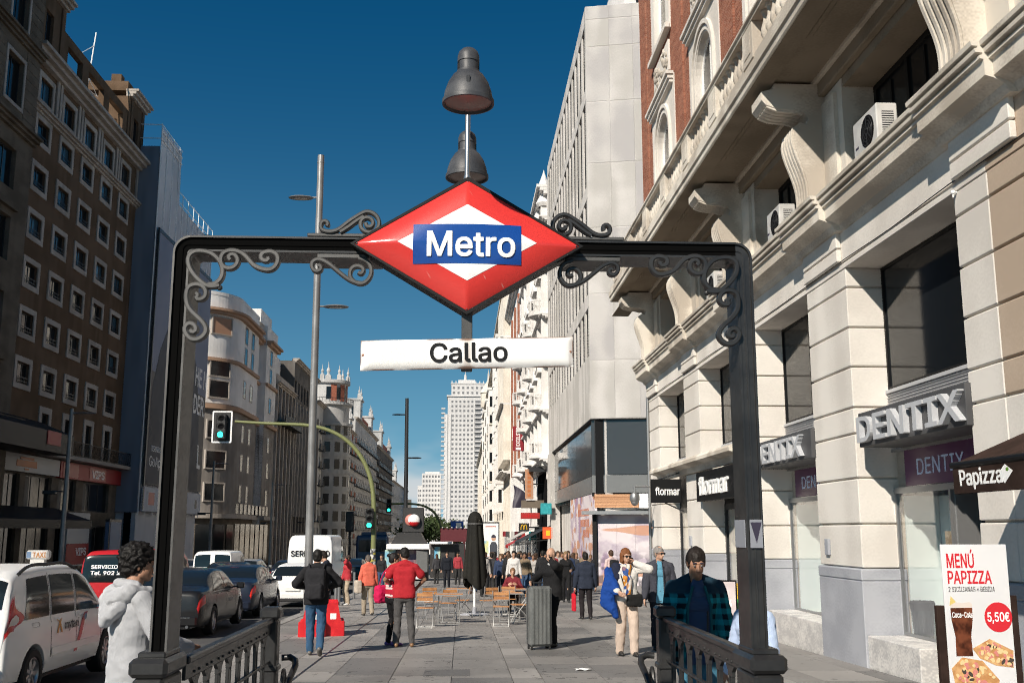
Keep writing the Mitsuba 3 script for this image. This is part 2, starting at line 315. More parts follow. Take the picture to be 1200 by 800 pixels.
# ---- diamond sign
def diamond(a, b, cx=.02, cz=3.405): return [(cx - a, cz), (cx, cz + b), (cx + a, cz), (cx, cz - b)]
SA, SB, SX, SZ = .672, .405, .018, 3.40
def dome(x, z):
    r = np.abs(x - SX) / SA + np.abs(z - SZ) / SB
    return .075 * (1 - np.clip(r, 0, 1) ** 3.2)
sign = thing('metro_sign', 'red and white diamond enamel sign reading Metro on a blue panel', 'sign')
SY = 5.90
obj('case', [prism(diamond(SA + .004, SB + .004, SX, SZ), SY - .004, SY + .16, 'y'), prism(Polygon(diamond(SA + .012, SB + .012, SX, SZ), [diamond(SA - .012, SB - .010, SX, SZ)]), SY - .016, SY - .0045, 'y')], 'black_paint', sign)
def pill(fa, fb, off, n=48):
    def fn(U, V):
        x, z = SX + (U - V) * fa, SZ + (U + V - 1) * fb
        return np.stack([x, SY - .006 - off - dome(x, z), z], -1)
    return sheet(fn, np.linspace(0, 1, n), np.linspace(0, 1, n))
obj('red_face', pill(SA - .006, SB - .004, 0), 'enamel_red', sign, smooth=True)
obj('white_diamond', pill(.405, .229, .0025), 'enamel_white', sign, smooth=True)
def patch(x0, x1, z0, z1, off, n=24):
    return sheet(lambda U, V: np.stack([U, SY - .006 - off - dome(U, V), V], -1), np.linspace(x0, x1, n), np.linspace(z0, z1, n))
obj('blue_panel', patch(-.296, .332, 3.27, 3.505, .005, 56), 'enamel_blue', sign, smooth=True)
v, f = text_on('Metro', .143, (-.232, 0, 3.315), (1, 0, 0), (0, 0, 1), .0025, True, .512); v = v.copy(); v[:, 1] += SY - .0165 - dome(v[:, 0], v[:, 2])
obj('lettering', (v, f), 'enamel_white', sign)
for x, z in ((SX - SA + .03, SZ), (SX + SA - .03, SZ), (SX, SZ + SB - .02), (SX, SZ - SB + .02)): obj('bolt', ball((x, SY - .010, z), .008, 1), 'dark_metal', sign)
# ---- station name plate
def plate_fn(p, n, uv):
    zb, zt = 2.672 + .027 * p.x, 2.848 + .027 * p.x
    e = dr.minimum(dr.minimum(dr.abs(p.x + .592), dr.abs(p.x - .640)), dr.minimum(dr.abs(p.z - zb), dr.abs(p.z - zt)))
    rust = smoothstep(.010, .002, e) * smoothstep(.35, .6, noise(p.x * 11, 1.0, p.z * 14)) + smoothstep(.022, .004, e) * smoothstep(.06, .02, dr.abs(p.x - .02)) 
    run = smoothstep(.032, .012, dr.abs(p.x - .022)) * (.20 + .25 * noise(p.x * 60, 2.0, p.z * 4))
    run2 = smoothstep(.022, .004, dr.abs(p.x - .628)) * noise(p.x * 70, 4.0, p.z * 6) * .7
    return mix(mix((.80,.79,.765), (.34,.22,.14), dr.clip(dr.maximum(run, run2), 0, 1)), (.17,.08,.045), dr.clip(rust, 0, 1) * .9)
enamel('enamel_plate', mikit.proc(plate_fn))
plate = thing('station_plate', 'long white enamel name plate reading Callao with rusty edges', 'sign')
PY = 5.93
def plate_surf(U, V):
    x, z = -.592 + U * 1.232, 2.672 + V * .176
    r = np.maximum(np.abs(2 * V - 1) ** 4, np.abs(2 * U - 1) ** 24)
    return np.stack([x, PY - .022 * (1 - r), z + .027 * x], -1)
obj('panel', [sheet(plate_surf, np.linspace(0, 1, 60), np.linspace(0, 1, 16)), prism([(-.592, 2.672 - .016), (.640, 2.672 + .0172), (.640, 2.848 + .0172), (-.592, 2.848 - .016)], PY + .0005, PY + .012, 'y')], 'enamel_plate', plate, smooth=35)
v, f = text_on('Callao', .106, (-.200, PY - .0225, 2.706), (1, 0, 0.027), (-.027, 0, 1), .002, True, .448)
obj('lettering', (v, f), 'black_paint', plate)
obj('hanger_bar', cbox(-.012, .052, PY + .014, PY + .05, 2.66, 3.03, .004), 'iron_worn', plate)
obj('bolt', ball((-.575, PY - .006, 2.745), .009, 1), 'clay', plate); obj('bolt', ball((.622, PY - .006, 2.775), .009, 1), 'clay', plate)
# ---- lamp on the beam: pole with a fore and aft arm and two bells
mat('lamp_grey', varied((.035,.037,.042), (.062,.065,.071), (9,9,9), 0, .1), .5, spec=.5)
mat('lamp_lens', (.22,.155,.135), .25)
lamp = thing('gate_lamp', 'pole lamp above the diamond sign with two grey bell shades', 'lamp')
obj('pole', [cyl((.015, 6.0, 3.45), (.015, 6.0, 4.36), .0165, None, 12), cyl((.015, 6.0, 3.80), (.015, 6.0, 3.86), .022, None, 12)], 'steel', lamp, smooth=40)
obj('arm', tube([(.015, 5.39, 4.375), (.015, 5.7, 4.39), (.015, 6.0, 4.395), (.015, 6.3, 4.39), (.015, 6.61, 4.375)], .016, 10), 'lamp_grey', lamp, smooth=40)
bell = [(0, .215), (.035, .212), (.052, .195), (.060, .17), (.061, .135), (.056, .132), (.056, .085), (.063, .082), (.066, .07), (.085, .055), (.112, .01), (.130, -.045), (.136, -.085), (.143, -.09), (.143, -.112), (.134, -.114), (.128, -.09), (.11, -.04)]
for y in (5.39, 6.61):
    sh = obj('lamp_shade', lathe(bell, (.015, y, 4.17), 36), 'lamp_grey', lamp, smooth=35)
    obj('lens', lathe([(.129, -.098), (.09, -.10), (0, -.102)], (.015, y, 4.17), 30), 'lamp_lens', sh, smooth=40)
    obj('neck_vent', [cbox(.015 + .057 * math.cos(a) - .004, .015 + .057 * math.cos(a) + .004, y + .057 * math.sin(a) - .004, y + .057 * math.sin(a) + .004, 4.258, 4.30, .001) for a in np.arange(9) * 2 * np.pi / 14], 'black_paint', sh)
    obj('latch', [cbox(.005, .025, y - .128, y - .105, 4.135, 4.175, .003)], 'dark_metal', sh)
# ---- railings round the stair
def railing(s, label):
    x = -1.60 if s < 0 else 1.75
    k = thing('stair_railing', label, 'railing')
    y0, y1 = 6.33, 9.05
    obj('top_rail', [cbox(x - .034, x + .034, y0, y1, .992, 1.035, .012), cbox(x - .011, x + .011, y0, y1, .90, .9915, .003)], 'iron', k)
    nb = 8
    ys = np.linspace(y0 + .25, y1 - .25, nb)
    for z in (.68, .42, .06): obj('cross_rail', cbox(x - .014, x + .014, y0, y1, z - .0105, z + .0105, .003), 'iron', k)
    for i, y in enumerate(ys):
        obj('baluster', [cbox(x - .011, x + .011, y - .045, y - .023, -.2, .8295, .003), cbox(x - .011, x + .011, y + .023, y + .045, -.2, .8295, .003),
                         prism([(y - .11, .8995), (y - .05, .86), (y - .05, .83), (y + .05, .83), (y + .05, .86), (y + .11, .8995)], x - .012, x + .012, 'x')] +
                        [ball((x - s * .015, y + t, .93), .009, 1) for t in (-.06, .06)], 'iron', k)
    obj('end_post', [cbox(x - .065, x + .065, y1, y1 + .16, -.25, 1.02, .015), cbox(x - .085, x + .085, y1 - .02, y1 + .18, 1.02, 1.12, .025), cbox(x - .08, x + .08, y1 - .015, y1 + .175, .60, .65, .012), cbox(x - .08, x + .08, y1 - .015, y1 + .175, -.25, -.05, .012)], 'iron', k)
    a = np.linspace(0, 2 * np.pi, 25)
    obj('rosette', [ribbon(np.c_[x + .0 * a, .3 + .0 * a][:0], .01, 0, 1)] if False else [tube(np.c_[np.full(25, x - s * .115), y1 + .10 + .085 * np.cos(a), .40 + .2 * np.sin(a)], .018, 7), tube(np.c_[np.full(25, x - s * .115), y1 + .10 + .04 * np.cos(a), .40 + .09 * np.sin(a)], .014, 7)], 'iron', k, smooth=40)
    xi = x - s * .11
    path = spline([(x - s * .09, y1 + .12, .70), (xi - s * .04, y1 + .13, .705), (xi - s * .09, y1 + .10, .69), (xi - s * .10, y1 - .05, .60), (xi - s * .10, y1 - .5, .34), (xi - s * .10, y1 - 1.3, -.12), (xi - s * .10, y1 - 2.8, -.98)], 50)
    obj('handrail', tube(path, .027, 10), 'iron', k, smooth=40)
railing(-1, 'black iron stair railing on the left, starting beside the man in the grey hoodie')
railing(1, 'black iron stair railing on the right, before the man in a teal checked jacket')
stair = thing('metro_stairs', 'stone steps going down between the two black railings', 'stairs')
for i in range(9):
    y = 9.2 - i * .32; z = gz(9.2) - .17 * (i + 1)
    obj('step', cbox(-1.42, 1.56, y - .33, y, z - .3, z, .012), 'plinth_grey', stair)
for x0, x1 in ((-1.6, -1.421), (1.561, 1.75)): obj('side_wall', box(x0, x1, 6.1, 9.2, -3.2, -.215), 'plinth_grey', stair)
obj('end_wall', box(-1.6, 1.75, 5.9, 6.099, -3.2, -.135), 'plinth_grey', stair)
# ---------------------------------------------------------------- ground, road, pavements
def asphalt_fn(p, n, uv):
    t = fbm(p.x * .8, p.y * .25, 1.0, 3); g = noise(p.x * 45, p.y * 45, 2.0)
    return mix((.045,.045,.047), (.085,.083,.08), dr.clip(t * .9 + (g - .5) * .5, 0, 1))
mat('asphalt', mikit.proc(asphalt_fn), .85, spec=.25)
mat('earth', (.06,.055,.05), .95)
for i, (a, b) in enumerate((((.155,.148,.141), (.198,.189,.181)), ((.178,.170,.162), (.217,.208,.199)), ((.118,.114,.111), (.15,.146,.142)), ((.21,.20,.19), (.258,.246,.234)))):
    def fn(p, n, uv, a=a, b=b, s=3.1 * i):
        t = fbm(p.x * 1.1 + s, p.y * .8, 5.0, 3); g = noise(p.x * 30, p.y * 30, s)
        spot = smoothstep(.80, .84, noise(p.x * 11 + s, p.y * 11, 3.0)) * smoothstep(.35, .6, noise(p.x * 1.7, p.y * 1.7, 9.0))
        stain = smoothstep(.55, .75, fbm(p.x * .55 + 3, p.y * .4, 2.0, 4))
        return mix(a, b, dr.clip(t + (g - .5) * .5, 0, 1)) * (1 - .42 * spot) * (1 - .22 * stain)
    mat(f'granite_{"abcd"[i]}', mikit.proc(fn), .6, spec=.35)
def slab(x0, x1, y0, y1, top, th=.05, hole=None):
    """a sheet that follows the fall of the street: top is its height above the fall line"""
    if hole is None:
        v = np.array([[x, y, gz(y) + top - (0 if k else th)] for k in (0, 1) for y in (y0, y1) for x in (x0, x1)])
        return v, _BF
    a, b, c, d = hole
    return cat([slab(x0, x1, y0, c, top, th), slab(x0, x1, d, y1, top, th), slab(x0, a, c, d, top, th), slab(b, x1, c, d, top, th)])
struct('ground', slab(-900, 900, -60, 2600, -.30, .4, (-1.6, 1.75, 5.9, 9.2)), 'earth')
KX = -4.45
road = struct('road', slab(-22.0, KX - .31, -40, 900, -.13, .12), 'asphalt')
mat('road_paint', varied((.42,.42,.41), (.68,.68,.66), (3,3,3), 0, .6), .7)
for x in (-8.2, -11.6, -15.0):
    obj('lane_dash', [slab(x - .06, x + .06, y, y + 2.5, -.126, .003) for y in range(14, 200, 7)], 'road_paint', road)
pave = struct('pavement', slab(KX, 12.5, -20, 900, -.045, .2, (-1.6, 1.75, 5.9, 9.2)), 'granite_c')
rng = random.Random(5)
names = ['granite_a', 'granite_b', 'granite_c', 'granite_d']
far = {n: [] for n in names}
colw, x = [], KX + .02
xs = [KX + .02]
while xs[-1] < 6.1: xs.append(xs[-1] + (.86 if rng.random() > .25 else .43))
xs[-1] = 6.26
count = 0
for i in range(len(xs) - 1):
    y = -2 + rng.random()
    light = 1 if xs[i] < -2.3 else 0
    while y < 130:
        L = rng.choice((1.25, 1.25, .85))
        m = rng.choices(names, (3, 4, .6, 6) if light else (6, 4, 3.0, 1.2))[0]
        if i % 5 == 3 and rng.random() < .35: m = 'granite_c'
        hole = xs[i + 1] > -1.6 and xs[i] < 1.75 and y + L > 5.9 and y < 9.2
        if not hole:
            g = slab(xs[i] + .005, xs[i + 1] - .005, y + .005, y + L - .005, rng.uniform(-.0015, .0015), .04)
            if 13.2 < y < 34 and count < 300: obj('slab', g, m, pave); count += 1
            else: far[m].append(g)
        y += L
for n, ms in far.items(): obj('slab_field', ms, n, pave, kind='stuff')
for y in (131, 160, 220, 320, 480): obj('slab_band', slab(KX + .02, 6.2, y, y + (160 if y == 480 else 120 if y > 300 else 90 if y > 200 else 55 if y > 150 else 28), 0, .04), 'granite_a', pave)
obj('side_street_slab', [slab(6.27, 12.4, 35 + k * 1.2, 36.19 + k * 1.2, 0, .04) for k in range(20)], 'granite_b', pave)
obj('drain_channel', slab(-2.37, -2.33, 3, 60, .004, .02), 'dark_metal', pave)
for x, y in ((3.15, 17.1), (-2.95, 19.6), (1.9, 21.3), (-.2, 16.0)):
    obj('inspection_cover', [slab(x - .34, x + .34, y - .42, y + .42, .0045, .02), slab(x - .30, x + .30, y - .38, y + .38, .0075, .01)], 'granite_c', pave)
kerb = struct('kerb', slab(KX - .30, KX - .005, -20, 900, -.03, .3), 'granite_c')
for k in range(40):
    obj('kerb_stone', slab(KX - .29, KX - .012, 8 + k * 1.2, 9.19 + k * 1.2, .003, .15), 'granite_d', kerb)
struct('far_pavement', slab(-28, -22.02, -40, 900, 0, .3), 'granite_c')
# ---------------------------------------------------------------- the corner building on the right
FX = 6.28
PIL = [(9.0, 12.5), (16.33, 18.27), (21.72, 23.65), (27.15, 29.05), (32.8, 34.75)]
PN = [(3.0, 5.2)] + PIL
shop = thing('corner_building', 'cream stone building with rusticated shop pillars, balustraded balcony and red brick upper floors', 'building')
COURSE = [1.17, 1.86, 2.58, 3.29, 3.71, 4.37, 5.02, 5.69, 6.015]
def pier(y0, y1, mats, first):
    pr = obj('pillar', box(FX + .05, 7.2, y0 + .045, y1 - .045, -1.2, 6.02), 'stone_trim', shop)
    for i in range(len(COURSE) - 1):
        z0, z1 = COURSE[i], COURSE[i + 1]
        top = .014 if i < len(COURSE) - 2 else 0
        for a, b, m in mats(y0, y1, z0):
            obj('block', cbox(FX, 6.95, a + (.0 if a == y0 else .003), b - (0 if b == y1 else .003), z0 + .014, z1 - top, .014), m, pr)
    obj('plinth', [cbox(FX - .03, 6.97, y0 - .02, y1 + .02, -1.3, .98, .012), cbox(FX - .04, 6.98, y0 - .03, y1 + .03, .982, 1.168, .02)], 'plinth_grey', pr)
for k, (y0, y1) in enumerate(PIL):
    if k == 0: pier(y0, y1, lambda a, b, z: [(a, 11.65, 'stone_tan' if z > 3.2 else 'stone_cream'), (11.65, b, 'stone_cream')], 1)
    else: pier(y0, y1, lambda a, b, z: [(a, b, 'stone_cream')], 0)
pier(3.0, 5.2, lambda a, b, z: [(a, b, 'stone_tan' if z > 3.2 else 'stone_cream')], 0)
E0, E1 = 3.0, 34.8
# lintel band, split by colour, with a groove
for a, b, m in ((E0, 11.65, 'stone_tan'), (11.652, E1, 'stone_cream')):
    obj('lintel_band', [cbox(FX - .012, 7.2, a, b, 6.018, 6.10, .006), box(FX + .02, 7.2, a, b, 6.1005, 6.145), box(FX, 7.2, a, b, 6.1455, 6.70)], m, shop)
for k, (y0, y1) in enumerate(PN):
    m = 'stone_tan' if y1 < 10 else 'stone_cream'
    for z0, z1 in ((6.15, 6.36), (6.385, 6.66)):
        obj('pilaster_block', cbox(FX - .085, FX - .0015, y0 + (1.9 if k == 1 else .12), y1 - .12, z0, z1, .012), m, shop)
# cornice that carries the first floor sill
def corn(d): return [(FX + .3, 6.64), (FX - .02 - d, 6.64), (FX - .05 - d, 6.68), (FX - .08 - d, 6.74), (FX - .20 - d, 6.80), (FX - .30 - d, 6.83), (FX - .30 - d, 7.02), (FX - .345 - d, 7.03), (FX - .345 - d, 7.07), (FX - .31 - d, 7.075), (FX - .31 - d, 7.10), (FX - .39 - d, 7.105), (FX - .40 - d, 7.15), (FX - .36 - d, 7.155), (FX - .36 - d, 7.18), (FX - .43 - d, 7.185), (FX - .44 - d, 7.24), (FX + .3, 7.25)]
obj('cornice', prism(corn(0), E0, E1 + .25, 'y'), 'stone_trim', shop)
for k, (y0, y1) in enumerate(PN):
    yy = (y0 + (1.75 if k == 1 else -.02), y1 + .02)
    obj('cornice_break', prism([(a, b + .002) for a, b in corn(.10)], yy[0], yy[1], 'y'), 'stone_trim', shop)
# first floor behind the consoles
WX = 6.95
F1 = [(a + (1.7 if a == 9.0 else 0), b) for a, b in PN]
for a, b in F1:
    pl = obj('floor_pilaster', [box(6.40, 7.3, a, b, 7.25, 9.35), box(6.33, 6.3995, a + .22, b - .22, 7.25, 9.2)], 'stone_trim', shop)
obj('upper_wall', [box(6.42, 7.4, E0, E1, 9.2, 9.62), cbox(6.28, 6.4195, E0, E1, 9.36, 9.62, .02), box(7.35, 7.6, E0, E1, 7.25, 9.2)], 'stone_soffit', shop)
ops = [(F1[i][1], F1[i + 1][0]) for i in range(len(F1) - 1)]
for (a, b) in ops:
    w = obj('window', [box(WX, WX + .08, a + .001, b - .001, 7.255, 7.35), box(WX, WX + .08, a + .001, b - .001, 9.1, 9.199), *[box(WX + .003, WX + .077, y - .045, y + .045, 7.351, 9.099) for y in np.linspace(a + .05, b - .05, 4)],
                       *[box(WX + .012, WX + .07, y - .03, y + .03, 7.42, 9.04) for y in np.linspace(a + .05, b - .05, 4)[:-1] + (b - a) / 6 * 1.0]], 'black_paint', shop)
    obj('pane', box(WX + .04, WX + .05, a + .02, b - .02, 7.3, 9.15), 'dark_glass', w)
# consoles: a fluted scroll from the sill up to the balcony beak
def console(yc, w=.62):
    c = obj('console', prism([(6.41, 7.25), (6.02, 7.25), (6.03, 7.45), (6.02, 7.75), (5.93, 8.1), (5.83, 8.4), (5.80, 8.62), (5.84, 8.8), (5.94, 8.88), (6.05, 8.84), (6.10, 8.96), (6.02, 9.05), (5.80, 9.10), (5.55, 9.12), (5.33, 9.2), (5.26, 9.28), (5.26, 9.44), (5.5, 9.5), (5.5, 9.598), (6.41, 9.598)], yc - w / 2, yc + w / 2, 'y'), 'stone_trim', shop)
    for t in np.linspace(-.36, .36, 5):
        front = spline([(6.02, 7.30), (6.02, 7.75), (5.93, 8.1), (5.83, 8.4), (5.80, 8.62), (5.84, 8.78)], 18)
        under = spline([(6.0, 9.05), (5.80, 9.10), (5.55, 9.12), (5.36, 9.19)], 10)
        obj('flute', [ribbon(front, .08, yc + w * t * 1.16 - .034, yc + w * t * 1.16 + .034), ribbon(under, .07, yc + w * t * 1.16 - .034, yc + w * t * 1.16 + .034)], 'stone_trim', c, smooth=30)
for a, b in F1: console((a + b) / 2 + .15 if a > 5 else (a + b) / 2)
# balcony
BX = 5.12
obj('balcony_slab', [prism([(6.5, 9.60), (6.2, 9.60), (6.2, 9.66), (5.5, 9.66), (5.48, 9.60), (BX, 9.60), (BX - .02, 9.63), (BX - .02, 9.74), (BX - .06, 9.76), (BX - .06, 9.93), (BX + .0, 9.96), (BX, 10.02), (6.5, 10.02)], E0, E1 + .35, 'y')], 'stone_trim', shop)
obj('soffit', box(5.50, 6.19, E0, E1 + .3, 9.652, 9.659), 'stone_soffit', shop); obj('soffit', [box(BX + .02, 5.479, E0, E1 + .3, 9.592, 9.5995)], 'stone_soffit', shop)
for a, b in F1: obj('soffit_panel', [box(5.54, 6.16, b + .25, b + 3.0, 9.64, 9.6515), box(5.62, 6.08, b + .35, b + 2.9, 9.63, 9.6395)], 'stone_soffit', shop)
obj('balcony_rail', [prism([(BX + .28, 10.72), (BX + .28, 10.86), (BX - .05, 10.86), (BX - .08, 10.83), (BX - .08, 10.79), (BX - .04, 10.77), (BX - .04, 10.72)], E0, E1 + .35, 'y'), box(BX + .0, BX + .25, E0, E1 + .35, 10.021, 10.09)], 'stone_trim', shop)
bal = [(.055, 0), (.085, .0), (.085, .05), (.05, .07), (.055, .10), (.095, .20), (.09, .28), (.05, .42), (.042, .52), (.06, .545), (.06, .565), (.085, .58), (.085, .629), (.05, .629)]
for i, (a, b) in enumerate(F1):
    for yy in ((a + b) / 2, (a + b) / 2 + 2.72):
        if yy < E1: obj('balcony_pier', [cbox(BX - .03, BX + .27, yy - .32, yy + .32, 10.021, 10.719, .012), cbox(BX - .042, BX - .0305, yy - .2, yy + .2, 10.16, 10.62, .004)], 'stone_trim', shop)
    s0 = (a + b) / 2
    for seg in (0, 2.72):
        for y in np.linspace(s0 + seg + .42, s0 + seg + 2.3, 8):
            if 12 < y < E1: obj('baluster', lathe(bal, (BX + .12, y, 10.09), 10), 'stone_trim', shop, smooth=45)
# brick floors with arched window bays
BRX = 6.24
bwall = obj('brick_wall', [box(BRX + .625, 8.5, E0, E1 + .05, 9.62, 24), box(BRX + .05, BRX + .6245, E0, E1, 20.3, 24)], 'brick_red', shop)
cent = [(F1[i][1] + F1[i + 1][0]) / 2 for i in range(1, len(F1) - 1)] + [6.6]
piers = [(12.0, 16.2)] + [(a - .25, b + .05) for a, b in F1[2:]] + [(4.2, 4.9)]
for a, b in F1[1:]:
    obj('brick_pier', [box(BRX + .05, BRX + .6245, a - .18, b + .0, 10.02, 20.3), box(BRX, BRX + .0495, a + .55, b - .55, 10.02, 20.3)], 'brick_red', shop)
for i in range(1, len(F1) - 1):
    a, b = F1[i][1] + .001, F1[i + 1][0] - .181
    c = (a + b) / 2; hw = .93
    arch = Polygon([(c - hw, 10.6)] + [(c + hw * math.cos(t), 13.75 + hw * math.sin(t)) for t in np.linspace(np.pi, 0, 17)] + [(c + hw, 10.6)])
    up = sbox(c - hw, 17.25, c + hw, 19.9)
    full = sbox(a, 10.02, b, 15.35)
    sur = obj('window_surround', prism(full.difference(arch), BRX + .02, BRX + .62, 'x'), 'stone_cream', shop)
    for d, e in ((.32, .10), (.16, .05)):
        ring = Polygon([(c - hw - d, 10.6)] + [(c + (hw + d) * math.cos(t), 13.75 + (hw + d) * math.sin(t)) for t in np.linspace(np.pi, 0, 17)] + [(c + hw + d, 10.6)])
        obj('arch_moulding', prism(ring.difference(arch.buffer(d - .12)), BRX - e + .04, BRX + .0195, 'x'), 'stone_cream', sur)
    obj('hood', [box(BRX - .10, BRX + .0195, a + .1, b - .1, 15.10, 15.2), box(BRX - .16, BRX + .0195, a + .05, b - .05, 15.201, 15.32), box(BRX - .22, BRX + .0195, a, b, 15.321, 15.42)], 'stone_cream', sur)
    obj('spandrel', [box(BRX + .06, BRX + .6245, a, b, 15.421, 17.0), box(BRX + .06, BRX + .6, a, c - 1.451, 17.001, 20.3), box(BRX + .06, BRX + .6, c + 1.451, b, 17.001, 20.3)], 'brick_red', shop)
    pn = obj('relief_panel', box(BRX + .0, BRX + .0595, c - 1.2, c + 1.2, 15.72, 16.72), 'stone_cream', shop)
    rr = random.Random(i)
    obj('carving', [ball((BRX - .005, c + rr.uniform(-1.05, 1.05), rr.uniform(15.82, 16.62)), (.05, rr.uniform(.06, .16), rr.uniform(.05, .12)), 1) for _ in range(46)], 'stone_trim', pn, smooth=True)
    s2 = obj('window_surround', [prism(sbox(c - 1.45, 17.0, c + 1.45, 20.2).difference(up), BRX + .0, BRX + .6, 'x'), box(BRX - .14, BRX - .001, c - 1.5, c + 1.5, 16.98, 17.14)], 'stone_cream', shop)
    for (z0, z1, hole) in ((10.6, 13.75, arch), (17.25, 19.9, up)):
        w = obj('window', prism(hole.difference(hole.buffer(-.07)), BRX + .20, BRX + .28, 'x'), 'white_paint', shop)
        obj('mullion', [box(BRX + .205, BRX + .275, c - .03, c + .03, z0, z1 + (.8 if z0 < 12 else 0)), box(BRX + .208, BRX + .272, c - hw + .07, c + hw - .07, z1 - .5, z1 - .45)], 'white_paint', w)
        obj('pane', prism(hole, BRX + .232, BRX + .24, 'x'), 'dark_glass', w)
    obj('railing', [box(BRX + .1, BRX + .12, c - hw, c + hw, 11.35, 11.38)] + [box(BRX + .103, BRX + .117, y - .008, y + .008, 10.6, 11.35) for y in np.linspace(c - hw + .05, c + hw - .05, 12)], 'black_paint', shop)
obj('end_wall', [box(FX + .4, 12, E1 - .3, E1 - .002, -1.5, 9.6), box(12, 12.3, E0, E1, -1.5, 24)], 'stone_trim', shop)
# ---- upper shop windows, louvres, fascias, shop fronts
GX = 6.87
def pane_unit(a, b, z0, z1, x, frame='white_paint', glass='dark_glass', t=.05, mull=()):
    w = obj('window', [box(x, x + .06, a + .002, a + t, z0, z1), box(x, x + .06, b - t, b - .002, z0, z1), box(x + .002, x + .058, a + t, b - t, z1 - t, z1), box(x + .002, x + .058, a + t, b - t, z0, z0 + t)] + [box(x + .004, x + .056, y - t / 2, y + t / 2, z0 + t, z1 - t) for y in mull], frame, shop)
    obj('pane', box(x + .028, x + .034, a + t * .5, b - t * .5, z0 + t * .5, z1 - t * .5), glass, w)
    return w
bays = [(PN[i][1], PN[i + 1][0]) for i in range(len(PN) - 1)]
mat('louvre_grey', (.42,.42,.43), .5)
for i, (a, b) in enumerate(bays):
    pane_unit(a, b, 3.98, 6.012, GX, 'black_paint', mull=((a + b) / 2,) if i != 1 else ())
    lo = obj('louvre', [box(GX + .02, GX + .1, a + .001, b - .001, 3.55, 3.979), cbox(GX - .05, GX + .0195, a + .002, b - .002, 3.92, 3.978, .005)] + [rot(box(GX - .035, GX + .012, a + .002, b - .002, z - .004, z + .004), 35, 'y', (GX, 0, z)) for z in np.arange(3.60, 3.91, .047)], 'louvre_grey', shop)
mat('fascia_grey', varied((.05,.05,.053), (.075,.075,.078), (1,1,1)), .5)
mat('letter_grey', (.44,.45,.47), .4)
mat('purple_film', varied((.085,.014,.075), (.11,.02,.095), (1,1,1)), .3)
mat('film_letter', (.55,.64,.85), .4)
def dentist(a, b, first):
    f = thing('shop_sign', 'grey fascia box with raised DENTIX letters between the two nearest pillars' if first else 'second grey fascia box with raised DENTIX letters, half hidden by the portal post', 'sign')
    obj('fascia_box', [cbox(6.20, GX, a - .06, b - .38 if first else b - .02, 3.03, 3.56, .008)], 'fascia_grey', f)
    L = b - a - .35
    v, fc = text_on('DENTIX', .37, (6.199, b - (.42 if first else .06), 3.10), (0, -1, 0), (0, 0, 1), .085, True, L - .1)
    # every letter is a piece of its own
    x = b - (.42 if first else .06)
    tot = text('DENTIX', 1, 1, True)[0]; tw = np.ptp(tot[:, 0]); sc = (L - .1) / tw
    comps = trimesh.Trimesh(v, fc, process=True).split(only_watertight=False)
    for c in sorted(comps, key=lambda c: -c.centroid[1]): obj('letter', tm(c), 'letter_grey', f)
    w = obj('transom_window', [box(GX - .02, GX + .06, a + .002, b - .002, 2.33, 2.42), box(GX - .02, GX + .06, a + .002, b - .002, 2.985, 3.028)], 'grey_metal', shop)
    obj('pane', box(GX + .005, GX + .012, a + .01, b - .01, 2.42, 2.985), 'clear_glass', w)
    obj('film', box(GX - .006, GX + .0, a + .02, b - .45, 2.43, 2.98), 'purple_film', w, label='purple film on the shop window reading DENTIX')
    obj('lettering', text_on('DENTIX', .24, (GX - .0062, b - .85, 2.585), (0, -1, 0), (0, 0, 1), .004, False, 1.5 if first else 1.6), 'film_letter', w)
dentist(12.5, 16.33, True); dentist(18.27, 21.72, False)
# shop interiors
mat('shop_wall', (.70,.72,.71), .8)
mat('shop_floor', (.42,.41,.38), .35)
room = thing('shop_room', 'pale shop interior seen through the dental shop windows', 'interior')
obj('floor', box(6.98, 11.9, 12.2, 22.5, -.1, .10), 'shop_floor', room)
obj('wall', [box(11.0, 11.1, 12.2, 22.5, .1, 3.5), box(6.98, 11, 12.1, 12.2, .1, 3.5), box(6.98, 11, 22.5, 22.6, .1, 3.5)], 'shop_wall', room)
obj('partition', [box(7.4, 11, 17.0, 17.1, .1, 3.2), box(8.3, 8.4, 17.1, 21.9, .1, 3.2)], 'shop_wall', room)
mat('panel_pale', (.60,.68,.66), .6); obj('panel', [box(7.55, 7.6, 14.6, 16.28, .12, 2.3), box(7.75, 7.8, 18.35, 21.65, .12, 2.3), box(7.0, 7.549, 16.29, 16.325, .12, 2.3), box(7.0, 7.749, 21.66, 21.70, .12, 2.3)], 'panel_pale', room)
obj('ceiling', box(6.98, 11, 12.2, 22.5, 3.05, 3.15), 'shop_wall', room)
def lowfront(a, b, door):
    k = obj('shop_base', [cbox(FX + (.0 if door else .05), 7.0, a + .03 if not door else 14.45, b - .03, -1.3, .165, .015)], 'marble_base', shop)
    fr = obj('shop_window', [box(GX - .01, GX + .05, a + .002, a + .05, .17, 2.33), box(GX - .01, GX + .05, b - .05, b - .002, .17, 2.33), box(GX - .008, GX + .048, a + .05, b - .05, .17, .21)] + ([box(GX - .01, GX + .05, 14.42, 14.48, .17, 2.33)] if door else []), 'grey_metal', shop)
    obj('pane', box(GX + .015, GX + .025, 14.48 if door else a + .05, b - .05, .21, 2.33), 'clear_glass', fr)
    if door: obj('glass_door', [box(GX + .4, GX + .45, 12.6, 14.4, -.2, 2.32)], 'dark_glass', fr)
lowfront(12.5, 16.33, True); lowfront(18.27, 21.72, False)
obj('door_lining', box(GX + .05, GX + .5, 14.40, 14.44, -.2, 2.33), 'grey_metal', shop)
b = thing('waste_bin', 'dark grey waste bin with a black liner behind the shop glass', 'bin')
mat('bin_grey', (.02,.026,.026), .45)
